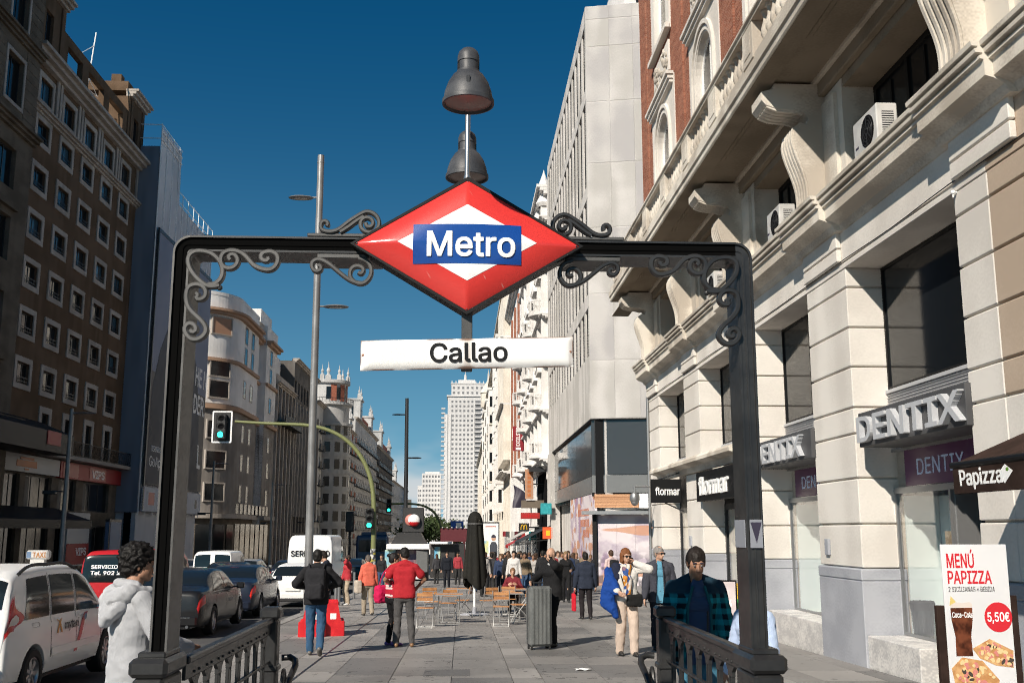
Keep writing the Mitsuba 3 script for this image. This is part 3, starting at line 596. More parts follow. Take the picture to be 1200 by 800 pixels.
obj('body', lathe([(0, .102), (.14, .102), (.175, .66), (.16, .66), (.13, .13)], (7.08, 16.08, 0), 20), 'bin_grey', b, smooth=40)
obj('liner', lathe([(.155, .52), (.177, .58), (.188, .66), (.175, .695), (.15, .66)], (7.08, 16.08, 0), 14), 'rubber', b, smooth=40)
ps = thing('shop_poster', 'tall shop poster with a photo and the price 19 beside the dark doorway', 'poster')
mat('poster_tan', varied((.36,.27,.17), (.55,.46,.33), (5,5,11), 0, .5), .5)
mat('poster_red', varied((.28,.03,.03), (.40,.06,.05), (3,3,3)), .5)
obj('upper', box(7.00, 7.02, 14.52, 14.97, .95, 1.75), 'poster_tan', ps); obj('lower', box(7.00, 7.02, 14.52, 14.97, .55, .949), 'poster_red', ps)
obj('lettering', text_on('19', .2, (6.999, 14.93, .72), (0, -1, 0), (0, 0, 1), .003, True, .3), 'white_paint', ps)
ps = thing('purple_box', 'purple display box with small white lettering at the foot of the shop window', 'box')
obj('box', cbox(6.98, 7.3, 14.5, 14.98, .18, .545, .01), 'purple_film', ps); obj('lettering', text_on('DENTIX', .06, (6.979, 14.92, .33), (0, -1, 0), (0, 0, 1), .003, True, .34), 'white_paint', ps)
# the two far bays: cosmetics shop
hood = obj('shop_hood', [prism([(FX - .35, 3.52), (FX - .35, 3.60), (FX - .30, 3.66), (FX + .02, 3.70), (FX + .02, 3.3), (FX - .05, 3.3), (FX - .12, 3.45)], 22.9, 32.9, 'y')], 'stone_trim', shop)
mat('letter_white', (.80,.80,.79), .4)
f = thing('shop_sign', 'black fascia panel with white lettering flormar above the open glass door', 'sign')
obj('panel', cbox(6.12, 6.275, 23.1, 27.1, 2.50, 3.24, .01), 'black_paint', f)
obj('lettering', text_on('flormar', .43, (6.119, 26.75, 2.66), (0, -1, 0), (0, 0, 1), .035, True, 3.0), 'letter_white', f)
f = thing('blade_sign', 'black projecting sign with white lettering flormar facing the camera', 'sign')
obj('panel', cbox(5.36, 6.22, 29.42, 29.58, 2.54, 3.20, .01), 'black_paint', f)
obj('lettering', text_on('flormar', .20, (5.46, 29.419, 2.76), (1, 0, 0), (0, 0, 1), .01, True, .70), 'letter_white', f)
obj('arm', [cyl((5.6, 29.5, 3.2), (6.28, 29.5, 3.42), .02), cyl((5.75, 29.5, 2.54), (6.28, 29.5, 2.3), .02)], 'dark_metal', f)
for (a, b) in bays[3:]:
    obj('shop_filler', box(GX + .0, GX + .1, a + .001, b - .001, 2.45, 3.549), 'black_paint', shop)
    fr = obj('shop_window', [box(GX - .02, GX + .06, a + .002, a + .12, -.9, 2.45), box(GX - .02, GX + .06, b - .12, b - .002, -.9, 2.45), box(GX - .015, GX + .055, (a + b) / 2 - .06, (a + b) / 2 + .06, -.9, 2.45), box(GX - .015, GX + .055, a + .12, b - .12, 2.3, 2.449)], 'dark_metal', shop)
    obj('pane', [box(GX + .015, GX + .025, (a + b) / 2 + .06, b - .12, -.6, 2.3)], 'clear_glass', fr)
room = thing('shop_room', 'yellowish lit shop interior behind the flormar door', 'interior')
mat('shop_yellow', (.55,.52,.42), .8)
obj('wall', [box(9.5, 9.6, 23.2, 33, -1, 3), box(6.98, 9.5, 27.0, 27.1, -1, 3), box(6.98, 9.5, 23.3, 23.4, -1, 3), box(6.98, 9.5, 32.6, 32.7, -1, 3)], 'shop_yellow', room)
obj('floor', box(6.3, 9.5, 23.3, 32.8, -.9, -.58), 'shop_floor', room)
for k in range(4): obj('shelf', [box(9.0, 9.5, 23.6 + k * .8, 24.2 + k * .8, z, z + .04) for z in (0, .45, .9, 1.35)], 'white_paint', room)
cam_ = thing('security_camera', 'grey dome security camera on a bracket beside the black projecting sign', 'camera')
obj('bracket', [cyl((6.28, 33.2, 3.15), (5.5, 33.2, 3.15), .03), cyl((5.5, 33.2, 3.16), (5.5, 33.2, 2.95), .03)], 'grey_metal', cam_)
obj('dome', [lathe([(0, 2.95), (.12, 2.93), (.16, 2.85), (.16, 2.72), (.12, 2.66)], (5.5, 33.2, 0), 16), ball((5.5, 33.2, 2.66), .12, 2)], 'grey_metal', cam_, smooth=50)
# air conditioners on the cornice
mat('ac_white', varied((.42,.415,.40), (.52,.51,.49), (3,3,3), .3), .45)
def ac(y, x, label, w=.85, h=.60):
    k = thing('air_conditioner', label, 'air conditioner', )
    z = 7.256
    obj('casing', cbox(x, x + .32, y - w / 2, y + w / 2, z + .03, z + .03 + h, .018), 'ac_white', k)
    obj('foot', [box(x + .05, x + .27, y + s * w * .3 - .03, y + s * w * .3 + .03, z, z + .0295) for s in (-1, 1)], 'dark_metal', k)
    c = (x - .004, y - .10, z + .03 + h / 2)
    obj('fan_opening', rot(lathe([(0, 0), (.225, 0), (.235, .004), (.245, .0), (.245, -.0035), (0, -.0035)], (0, 0, 0), 28), -90, 'y') if False else (lambda m: (np.c_[c[0] - m[0][:, 2], c[1] + m[0][:, 0], c[2] + m[0][:, 1]], m[1]))(lathe([(0, .0), (.225, .0), (.235, .006), (.245, .0)], (0, 0, 0), 28)), 'black_void', k)
    obj('grille', [tube([(c[0] - .012, c[1] + r * math.cos(t), c[2] + r * math.sin(t)) for t in np.linspace(0, 2 * np.pi, 25)], .004, 5) for r in (.06, .11, .16, .21)] + [tube([(c[0] - .012, c[1] + .03 * math.cos(t), c[2] + .03 * math.sin(t)), (c[0] - .012, c[1] + .24 * math.cos(t), c[2] + .24 * math.sin(t))], .004, 4) for t in np.arange(8) * np.pi / 4], 'dark_metal', k)
    obj('side_vent', [box(x + .08, x + .26, y - w / 2 - .004, y - w / 2 - .0005, z + .12 + q * .035, z + .135 + q * .035) for q in range(12)], 'dark_metal', k)
    obj('label', box(x - .002, x - .0005, y + .26, y + .38, z + .2, z + .24), 'ink_dark', k)
ac(14.45, 5.98, 'white air conditioner with round fan on the ledge nearest the camera', .9, .62)
ac(19.1, 5.98, 'white air conditioner on the second ledge from the right, behind the scroll console', .8, .6)
ac(24.3, 5.98, 'white air conditioner seen through the iron scroll at the corner of the portal', .8, .6)
# cables, anchors and small fixings on the facade
rc_ = random.Random(8)
def cable(name, pts, r=.008): obj(name, tube(spline(pts, 40), r, 6), 'dark_metal', shop, smooth=50)
cable('cable', [(FX - .02, 9.5 + k * 1.6, 6.135 + .012 * (k % 3) - .01 * (k % 2)) for k in range(16)])
for y, z in ((11.5, 6.52), (12.35, 6.55), (12.4, 6.0), (11.2, 6.50)): obj('anchor', [ball((FX - .05, y, z), .03, 1), cyl((FX, y, z), (FX - .05, y, z), .012), cyl((FX - .05, y, z), (FX - .055, y, z - .07), .008)], 'letter_white', shop, smooth=True)
for a, b in PIL[1:4]: obj('junction_box', cbox(FX - .05, FX - .001, b - .55, b - .38, 1.35, 1.62, .006), 'plinth_grey', shop)
obj('downpipe', [cyl((FX - .06, 34.55, -.6), (FX - .06, 34.55, 6.2), .045, None, 10)], 'grey_metal', shop, smooth=50)
# ---------------------------------------------------------------- left side of the avenue
LX = -27.0
L = Fac(LX, 0, (0, 1), (1, 0))
mat('pane_dim', (.02,.024,.028), .06, spec=.7)
mat('pane_blue', (.03,.075,.11), .12, spec=.6)
mat('shop_red', (.30,.02,.018), .5)
mat('sign_white', (.45,.44,.42), .6)
mat('curtain', (.50,.48,.44), .8); mat('curtain_dim', (.17,.155,.135), .9)
# -- brown apartment block
bb = thing('apartment_block', 'dark brown apartment block with rows of white framed windows', 'building')
CY = [64.2, 68.15, 72.1, 76.1, 80.1]
RZ = [11.25, 14.35, 17.45, 20.55, 23.65, 26.75]
cols = [(y - .95, y + .95) for y in CY]; rows = [(z - .66, z + .66) for z in RZ]
B0, B1 = 61.4, 84.0
obj('wall', L.wall(B0, B1, 9.75, 28.0, cols, rows), 'render_brown', bb)
obj('wall', L.wall(B0, B1, 28.0, 31.2, cols, [(28.75, 30.25)]), 'render_brown', bb)
obj('wall', L.wall(B0, B1, 6.7, 9.749, [(y - .6, y + .6) for y in CY[1:]], [(6.9, 9.2)]), 'render_brown', bb)
rg = random.Random(3)
for z0, z1 in rows + [(28.75, 30.25)]:
    for a, b in cols:
        w = L.win(a, b, z0, z1, bb, 'dark_metal', rg.choice(['dark_glass', 'dark_glass', 'pane_blue', 'pane_dim']), 'trim_light', .33, .08, -.24, .07, rg.choice([1, 1, 2]))
        if z0 < 28: obj('window_rail', [L.b(a, b, -.02, .01, z0 + t - .02, z0 + t + .02) for t in (.18, .42)] + [L.b(a + k * .24, a + k * .24 + .02, -.015, .005, z0, z0 + .42) for k in range(1, 8)], 'dark_metal', w)
        if rg.random() < (.75 if z0 < 16 else .25): c0 = a + rg.uniform(.1, .9); obj('curtain', L.b(c0, min(c0 + rg.uniform(.35, .9), b - .1), -.208, -.20, z0 + rg.choice([.1, .1, .5]), z1 - .08), rg.choice(['curtain', 'curtain', 'pane_blue']), w)
for a, b in [(y - .6, y + .6) for y in CY[1:]]: L.win(a, b, 6.9, 9.2, bb, 'dark_metal', 'dark_glass', 'trim_light', .4, .07, -.22, .07, 1)
for k, y in enumerate([61.9, 66.2, 70.1, 74.1, 78.1, 83.2]): obj('attic_pilaster', [L.b(y - .45, y - .1, .0015, .12, 28.2, 31.1), L.b(y + .1, y + .45, .0015, .12, 28.2, 31.1)], 'trim_light', bb)
def cornice(F, u0, u1, z, h, d, m, par, name='cornice'): return obj(name, [F.b(u0, u1, -.3, d * .35, z, z + h * .35), F.b(u0 - .02, u1 + .02, -.3, d * .7, z + h * .35, z + h * .7), F.b(u0 - .05, u1 + .05, -.3, d, z + h * .7, z + h)], m, par)
cornice(L, B0, B1, 27.75, .45, .5, 'trim_light', bb, 'string_course'); cornice(L, B0, B1, 31.0, .75, 1.0, 'trim_light', bb)
obj('parapet', L.wall(66.4, 80.0, 31.75, 35.0, [(67.4, 70.2), (71.4, 74.6), (75.8, 79.0)], [(32.3, 34.3)], -.5, -.1), 'render_brown', bb)
obj('terrace_railing', [L.b(66.5, 80, -.28, -.25, 33.0, 33.05)] + [L.b(66.5 + k * .3, 66.52 + k * .3, -.275, -.255, 32.3, 33.0) for k in range(45)], 'dark_metal', bb)
for a, b in ((B0, 66.4), (80.0, B1)):
    c = (a + b) / 2
    obj('corner_pavilion', L.wall(a, b, 31.75, 36.2, [(c - .6, c + .6)], [(32.3, 34.9)]) + [L.b(a, a + .3, -6, -.4, 31.75, 36.2), L.b(b - .3, b, -6, -.4, 31.75, 36.2)], 'render_brown', bb)
    L.win(c - .6, c + .6, 32.3, 34.9, bb, 'dark_metal', 'dark_glass'); cornice(L, a, b, 36.2, .6, .7, 'trim_light', bb)
    obj('pilaster', [L.b(a + .4, a + .8, .001, .1, 31.8, 36.1), L.b(b - .8, b - .4, .001, .1, 31.8, 36.1)], 'render_brown', bb)
    obj('roof_block', L.b(a + .3, b - .3, -6, -.3, 36.8, 37.6), 'render_brown', bb)
an = obj('roof_antenna', [cyl((-29, 76, 34), (-29, 77.2, 40.2), .05, n=6), cyl((-29, 74, 36.8), (-29, 77, 39.0), .03, n=5), cyl((-29, 75, 35), (-29, 78.5, 35.4), .03, n=5), cyl((-29, 74, 36.8), (-29, 78.5, 35.4), .03, n=5)], 'white_paint', bb)
obj('chimney', [L.b(63.2, 64.4, -3, -1.8, 36.8, 39), L.b(81.2, 82, -2, -1.2, 36.8, 38.6)], 'render_brown', bb)
obj('body', [L.b(B0, B1, -14, -2.2, -2, 31.7), L.b(B0, B1, -2.2, -.6, 31.2, 31.7), L.b(66.5, 80, -9, -5, 31.7, 34.4)], 'render_cream', bb)
obj('balcony', [L.b(65.6, B1, -.3, 1.0, 6.45, 6.699)], 'trim_light', bb)
obj('balcony_railing', [L.b(65.6, B1, .93, .97, 7.65, 7.7), L.b(65.6, B1, .93, .97, 6.75, 6.78)] + [L.b(65.6 + k * .16, 65.62 + k * .16, .94, .96, 6.7, 7.65) for k in range(115)], 'black_paint', bb)
obj('shop_wall', L.wall(B0, B1, -1.8, 6.449, [(62, 65.2), (66, 70.2), (71.4, 74.6), (76, 81.5)], [(3.1, 5.2), (-1.5, 2.1)], -.5, 0), 'stone_old', bb)
for a, b in ((62, 65.2), (66, 70.2), (71.4, 74.6), (76, 81.5)):
    w = L.win(a, b, 3.1, 5.2, bb, 'dark_metal', 'dark_glass', mull=2); obj('curtain', [L.b(a + .3, a + 1.1, -.215, -.20, 3.2, 5.1)], 'curtain_dim', w); L.win(a, b, -1.5, 2.1, bb, 'dark_metal', 'dark_glass', mull=2)
s = thing('shop_fascia', 'pale fascia with an orange emblem above the far left shops', 'sign')
obj('board', L.b(56.5, 70.6, .002, .3, 5.3, 6.35), 'sign_white', s); mat('emblem', (.40,.13,.04), .5)
obj('emblem', [L.b(63.8, 66.8, .301, .33, 5.6, 6.0), L.b(64.3, 66.3, .301, .33, 6.05, 6.2), L.b(65, 65.6, .301, .33, 5.42, 5.52)], 'emblem', s)
s = thing('shop_fascia', 'red fascia with lettering VIPS under the balcony of the brown block', 'sign')
obj('board', L.b(70.8, 83.4, .002, .3, 5.25, 6.35), 'shop_red', s)
mat('sign_pink', (.45,.16,.13), .5)
obj('light_panel', [L.b(71.2, 74.0, .301, .33, 5.35, 6.25), L.b(76.2, 79.6, .301, .33, 5.35, 6.25)], 'sign_pink', s)
obj('lettering', text_on('VIPS', .55, (LX + .331, 76.6, 5.5), (0, 1, 0), (0, 0, 1), .03, True, 2.6), 'white_paint', s)
s = thing('shop_screen', 'shop front poster board with red lettering at street level left', 'sign')
obj('board', L.b(72.2, 76.4, .3, .5, -.6, 3.0), 'sign_white', s); obj('lower_board', L.b(72.2, 76.4, .501, .53, -.5, .9), 'shop_red', s)
obj('lettering', text_on('VIPS', .5, (LX + .531, 73.9, .1), (0, 1, 0), (0, 0, 1), .02, True, 2.0), 'white_paint', s)
mat('panel_blue', (.10,.16,.26), .5)
s = thing('street_screen', 'pale blue advertising panel standing before the brown block', 'sign'); obj('frame', L.b(77.6, 80.3, 1.2, 1.5, -1.3, 2.6), 'dark_metal', s); obj('face', [L.b(77.8, 80.1, 1.501, 1.53, -.9, 2.4), L.M(box(77.595, 77.599, 1.22, 1.48, -1, 2.4))], 'panel_blue', s)
# -- old stone building at the very left
ob = thing('stone_building', 'old dark stone building at the left edge with heavy cornices', 'building')
O = Fac(-26.2, 0, (0, 1), (1, 0))
oc = [(47.6, 49.8), (52.2, 54.4), (56.8, 59.0)]
orow = [(8.6, 11.0), (12.6, 15.2), (17.0, 19.6), (21.2, 23.6), (26.2, 29.0), (31.0, 33.6)]
obj('wall', O.wall(44, 61.1, -1.6, 36.4, oc, orow, -.5), 'stone_old', ob)
for z0, z1 in orow:
    for a, b in oc: O.win(a, b, z0, z1, ob, 'dark_metal', 'dark_glass', 'trim_light' if z0 > 25 else None, .22, .06, -.35, .09, 1)
for z, d in ((7.6, .9), (24.6, .6), (30.0, .5), (34.6, .9), (36.2, .5)): cornice(O, 44, 61.1, z, .5, d, 'stone_old', ob)
obj('arch_band', [O.b(a - .4, b + .4, .001, .25, z, z + .4) for a, b in oc for z in (11.3, 20.0)], 'stone_old', ob)
obj('stone_course', [O.b(a, b, .0012, .03, z, z + .59) for z in np.arange(25.2, 34, .62) for a, b in ((44, 47.3), (50.1, 51.9), (54.7, 56.5), (59.3, 61.1))], 'stone_old', ob, kind='stuff')
obj('body', [O.b(44, 61.1, -14, -.5, -2, 36.3), O.b(50, 61.0, -8, -3, 36.3, 40)], 'render_cream', ob)
aw = thing('shop_awning', 'black canopy with a red square sign at the left edge of the picture', 'awning')
obj('canopy', [O.M(prism([(0.01, 7.4), (2.0, 6.7), (2.0, 6.2), (0.01, 6.2)], 50, 65.4, 'x')) if False else (lambda m: O.M((np.c_[m[0][:, 1], m[0][:, 0], m[0][:, 2]], m[1][:, ::-1])))(prism([(.01, 8.4), (2.2, 7.5), (2.2, 6.3), (.01, 6.3)], 50, 65.4, 'y'))], 'black_paint', aw)
obj('red_sign', O.b(61.2, 63.2, 2.201, 2.25, 6.7, 7.5), 'shop_red', aw)
aw = thing('shop_awning', 'dark lower awning over the leftmost street shops', 'awning')
obj('canopy', (lambda m: O.M((np.c_[m[0][:, 1], m[0][:, 0], m[0][:, 2]], m[1][:, ::-1])))(prism([(.01, 3.2), (2.4, 2.4), (2.4, 1.9), (.01, 2.2)], 50, 69, 'y')), 'black_paint', aw)
# -- wrapped scaffold with the giant poster
mat('net_white', varied((.46,.47,.49), (.56,.57,.59), (.35,.35,.15), .4, .1), .85, spec=.1)
mat('net_blue', varied((.15,.18,.225), (.20,.235,.285), (.4,.4,.08), .5), .8, spec=.1)
sc_ = thing('wrapped_scaffold', 'tall scaffold wrapped in pale netting carrying the giant advertisement', 'scaffold')
S = Fac(-25.3, 0, (0, 1), (1, 0))
S0, SM, S1 = 83.2, 89.6, 101.8
rgs = np.random.default_rng(4)
def net(u0, u1, z0, z1, nu, nz, F=S, amp=.10, seed=1):
    def fn(U, V): return np.stack([U, .0 + amp * (meshkit.fbm(np.stack([U * .9, V * .25, 0 * U + seed], -1), 3) - .5) * 2, V], -1)
    return F.M(sheet(fn, np.linspace(u0, u1, nu), np.linspace(z0, z1, nz)))
sd = Fac(-28.0, S0, (1, 0), (0, -1))
obj('netting', [net(S0 + .01, SM, 3.2, 33.6, 12, 50), net(SM, S1, 3.2, 30.2, 18, 50, seed=1)], 'net_white', sc_, smooth=True)
obj('side_netting', net(0, 2.68, 3.2, 33.2, 8, 60, sd, .08, 5), 'net_blue', sc_, smooth=True)
obj('body', [S.b(S0 + .2, SM, -12, -.15, -1.8, 33.0), S.b(SM, S1 - .1, -12, -.15, -1.8, 29.6)], 'net_white', sc_)
tubes = [cyl((-25.25, y, 3), (-25.25, y, 35.2 if y < SM + .1 else 31.4), .04, n=6) for y in np.linspace(S0, S1, 11)] + [cyl((-25.24, S0, z), (-25.24, SM, z), .035, n=6) for z in (33.9, 34.5, 35.1)] + [cyl((-25.24, SM, z), (-25.24, S1, z), .035, n=6) for z in (30.4, 31.3)] + [cyl((-27.8, S0 + .02, z), (-25.3, S0 + .02, z), .035, n=6) for z in (33.9, 35.1)]
obj('tube', tubes, 'white_paint', sc_)
obj('top_net', [S.b(S0 + .1, SM, -.02, .0, 33.6, 35.0)], 'net_white', sc_)
mat('poster_sky', varied((.17,.195,.26), (.23,.255,.33), (.1,.1,.06)), .6, spec=.2)
mat('poster_low', varied((.105,.098,.092), (.145,.135,.125), (.3,.3,.1)), .6, spec=.2)
mat('poster_coat', varied((.045,.05,.062), (.07,.075,.09), (.4,.4,.3)), .6, spec=.2)
mat('poster_face', (.16,.125,.12), .6, spec=.2)
ad = thing('giant_advert', 'giant building advert of a dark coated figure with white lettering', 'billboard')
obj('frame', [S.b(S0 + .3, S1 - .1, .15, .3, 26.0, 26.3), S.b(S0 + .3, S0 + .5, .15, .3, 3.4, 26)], 'dark_metal', ad)
obj('picture', [S.b(S0 + .5, S1 - .1, .18, .25, 14.5, 26.0)], 'poster_sky', ad); obj('picture_low', S.b(S0 + .5, S1 - .1, .18, .25, 5.4, 14.499), 'poster_low', ad)
def flat(pts, d0, d1): return S.M((lambda m: (np.c_[m[0][:, 1], m[0][:, 0], m[0][:, 2]], m[1][:, ::-1]))(prism([(0, 0)] and Polygon([(z, u) for u, z in pts]), d0, d1, 'z')) if False else (lambda m: (np.c_[m[0][:, 0], m[0][:, 1], m[0][:, 2]], m[1]))(prism([(u, z) for u, z in pts], d0, d1, 'y')))
obj('figure', flat([(84.0, 5.5), (84.2, 13), (85.8, 16.5), (88.0, 19), (89.4, 20.2), (89.6, 22.2), (90.6, 24.2), (92.6, 24.6), (93.6, 23), (93.4, 20.4), (95.5, 19), (98, 16.5), (99.5, 12), (100.3, 5.5)], .251, .262), 'poster_coat', ad)
obj('face', flat([(89.9, 20.0), (89.8, 22.3), (90.5, 23.3), (91.8, 23.2), (92.4, 21.8), (92.0, 20.2), (91, 19.4)], .263, .268), 'poster_face', ad)
obj('lettering', [text_on(t, h, (-25.3 + .264, y, z), (0, 1, 0), (0, 0, 1), .01, True, w) for t, h, y, z, w in (('HE N', 1.7, 97.3, 15.2, 4.2), ('DER.', 1.7, 97.1, 12.6, 4.2), ('L', 2.1, 99.4, 7.6, 1.2))] + [text_on(t, h, (-25.3 + .264, y, z), (0, 1, 0), (0, 0, 1), .01, False, w) for t, h, y, z, w in (('DISPONIBLE EN', .45, 85.0, 8.1, 3.4), ('GoApp', .8, 84.6, 6.9, 3.8))], 'white_matt', ad)
obj('lower_strip', [S.b(S0 + .3, S1 - .1, .15, .28, 3.3, 5.2)], 'net_white', ad); obj('small_picture', [S.b(85, 86.6, .281, .29, 3.8, 4.8)], 'sign_pink', ad); obj('small_picture', [S.b(99.6, 100.3, .281, .29, 3.8, 4.6)], 'fascia_grey', ad)
obj('flood_arm', [cyl((-25.2, 93, 28.3), (-23.6, 93, 28.3), .04), cyl((-25.2, 98, 28.3), (-23.6, 98, 28.3), .04), box(-23.8, -23.2, 92.7, 93.3, 28.0, 28.35), box(-23.8, -23.2, 97.7, 98.3, 28.0, 28.35)], 'dark_metal', ad)
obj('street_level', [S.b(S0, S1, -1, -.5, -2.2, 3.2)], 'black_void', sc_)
# -- rounded corner building
mat('trim_tan', (.36,.235,.16), .8, spec=.2)
rc = thing('rounded_building', 'pale grey building with a rounded corner and tan cornices behind the traffic light', 'building')
R0, cx, cy = 6.0, -33.0, 125.7
arc = [(cx + R0 * math.sin(a), cy - R0 * math.cos(a)) for a in np.linspace(0, math.pi / 2, 22)]
def ring_poly(d, y1=150.0, step=136.2):
    a = [(cx + (R0 + d) * math.sin(t), cy - (R0 + d) * math.cos(t)) for t in np.linspace(0, math.pi / 2, 22)]
    return Polygon([(-48, cy - R0 - d)] + a + [(LX + d, 136.2), (LX - 1.0 + d, 136.2), (LX - 1.0 + d, 142.0), (LX + .0 + d, 142.0), (LX + d, y1), (-48, y1)])
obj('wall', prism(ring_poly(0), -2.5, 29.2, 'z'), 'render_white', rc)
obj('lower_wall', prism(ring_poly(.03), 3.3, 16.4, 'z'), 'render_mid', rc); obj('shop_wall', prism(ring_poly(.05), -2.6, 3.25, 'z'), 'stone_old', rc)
for a in (-.05, .3, .65, 1.0, 1.35): Fq = Fac(cx + (R0 + .05) * math.sin(a), cy - (R0 + .05) * math.cos(a), (math.cos(a), math.sin(a)), (math.sin(a), -math.cos(a))); obj('shop_front', Fq.b(-.85, .85, -.3, .06, -2.3, 2.5), 'dark_glass', rc)
for z, h, d in ((26.9, .35, .55), (27.25, .3, .9), (21.3, .4, .35), (15.7, .55, .45), (3.2, .5, .6)): obj('cornice', prism(ring_poly(d), z, z + h, 'z'), 'trim_tan' if z > 5 else 'trim_light', rc)
obj('parapet', prism(ring_poly(.05), 29.2, 29.6, 'z'), 'render_white', rc)
def curved_window(a, z0, z1, w=2.6):
    F = Fac(cx + R0 * math.sin(a), cy - R0 * math.cos(a), (math.cos(a), math.sin(a)), (math.sin(a), -math.cos(a)))
    k = obj('window', [F.b(-w/2 - .15, w/2 + .15, -.3, .10, z1, z1 + .15), F.b(-w/2 - .15, w/2 + .15, -.3, .10, z0 - .15, z0), F.b(-w/2 - .15, -w/2, -.3, .10, z0, z1), F.b(w/2, w/2 + .15, -.3, .10, z0, z1)], 'trim_light', rc)
    obj('pane', [F.b(-w/2, w/2, -.25, .03, z0, z1)], 'dark_glass' if not (z0 > 24) else 'wood_shutter', k); return k
mat('wood_shutter', (.38,.21,.13), .7)
for z in (24.6, 20.2 - .6, 16.9 + .2, 12.4, 8.9, 5.2):
    for a in (-.02, .85): curved_window(a, z, z + 1.9)
L2 = Fac(LX, 0, (0, 1), (1, 0))
for z in (24.6, 22.2 - .2, 17.9, 12.4, 8.9, 5.2):
    for y in (128.6, 132.6, 145.6):
        k = obj('window', [L2.b(y - .8, y + .8, -.2, .06, z - .1, z), L2.b(y - .8, y + .8, -.2, .06, z + 2, z + 2.1), L2.b(y - .8, y - .65, -.2, .06, z, z + 2), L2.b(y + .65, y + .8, -.2, .06, z, z + 2)], 'trim_light', rc)
        obj('pane', L2.b(y - .65, y + .65, -.2, .035, z, z + 2), 'dark_glass', k)
for y in np.arange(126.5, 148, 3.1): obj('shop_front', L2.b(y, y + 2.4, -.2, .10, -2.4, 2.6), 'dark_glass', rc)
obj('upper_shop_window', [L2.b(y, y + 1.5, -.2, .08, 3.8, 5.0) for y in np.arange(126.5, 148, 2.4)], 'dark_glass', rc)
obj('roof_pavilion', [L2.b(139, 147, -6, -.4, 29.6, 31.4)], 'render_white', rc)
# -- further blocks of the left row
def block(name, label, y0, y1, z1, m, nu, zs, h, x=LX, ww=1.3, trim='trim_light', depth=12, z0=-6, pil=False, balc=False, mull=1):
    F = Fac(x, 0, (0, 1), (1, 0)); k = thing(name, label, 'building')
    cs = [(y0 + (y1 - y0) * (i + .5) / nu - ww / 2, y0 + (y1 - y0) * (i + .5) / nu + ww / 2) for i in range(nu)]
    rs = [(z, z + h) for z in zs]
    obj('wall', F.wall(y0, y1, z0, z1, cs, rs, -.5), m, k); obj('body', [F.b(y0, y1, -depth, -.501, z0, z1 - .3)], m, k)
    for a, b in rs:
        for c, d in cs: F.win(c, d, a, b, k, 'dark_metal', 'dark_glass', None, rec=-.35, mull=mull)
    cornice(F, y0, y1, z1 - .5, .6, .7, trim, k)
    if pil: obj('pilaster', [F.b(y - .3, y + .3, .001, .35, zs[0] - 1, z1 - .6) for y in np.linspace(y0 + .3, y1 - .3, nu + 1)], trim, k)
    if balc: obj('balcony', [F.b(c - .5, d + .5, .001, .9, a - .25, a - .05) for a, b in rs[1:] for c, d in cs] + [F.b(c - .5, d + .5, .85, .9, a - .05, a + .9) for a, b in rs[1:] for c, d in cs], 'dark_metal', k)
    return k, F
k, F = block('office_block', 'dark brown office block with tall fins and a terrace, right of the rounded corner', 150.1, 166, 23.0, 'render_brown', 5, (-3.5, 2.5, 6.2, 9.9, 13.6, 17.6), 2.8, ww=2.1, pil=True, mull=2)
obj('terrace', [F.b(150.1, 166, -.2, 1.6, 17.0, 17.3), F.b(150.1, 166, 1.5, 1.6, 17.3, 18.3)], 'black_paint', k)
obj('penthouse', [F.b(150.4, 165.5, -10, -2.2, 23, 28.6)], 'render_white', k); obj('terrace_parapet', [F.b(150.1, 166, -.2, .1, 23.1, 24.2)], 'trim_light', k)
k, F = block('fin_block', 'grey brown block with vertical concrete fins left of the grey lamp post', 166.1, 192, 29.0, 'render_grey', 8, (-4, 1.5, 5.0, 8.6, 12.2, 15.8, 23.0), 2.7, ww=1.7, pil=False)
obj('fin', [F.b(y - .2, y + .2, .001, .6, 4, 22) for y in np.linspace(166.3, 191.8, 9)], 'trim_light', k)
# ---------------------------------------------------------------- ornate far blocks on the left
mat('tower_cream', varied((.36,.36,.355), (.47,.465,.455), (.2,.2,.3), .3), .8, spec=.2)
mat('roof_red', (.30,.10,.06), .8)
def finial(x, y, z, s=1.0): return [box(x - .5*s, x + .5*s, y - .5*s, y + .5*s, z, z + 1.2*s), lathe([(.45*s, z + 1.2*s), (.2*s, z + 1.6*s), (.38*s, z + 2.1*s), (.12*s, z + 2.7*s), (.05*s, z + 3.6*s), (0, z + 3.8*s)], (x, y, 0), 8)]
def pavilion(k, x, y, z, w, h):
    obj('roof_pavilion', [box(x - w, x, y, y + w, z, z + h), box(x - w - .3, x + .4, y - .3, y + w + .3, z + h, z + h + .5)], 'tower_cream', k)
    obj('pavilion_window', [box(x - w * .75 + i * w * .3, x - w * .6 + i * w * .3, y - .06, y + .1, z + h * .3, z + h * .75) for i in range(2)] + [box(x - .1, x + .06, y + w * .2 + i * w * .4, y + w * .35 + i * w * .4, z + h * .3, z + h * .75) for i in range(2)], 'dark_glass', k)
    obj('finial', sum([finial(a, b, z + h + .5, .9) for a in (x - w + .4, x - .4) for b in (y + .4, y + w - .4)], []), 'tower_cream', k)
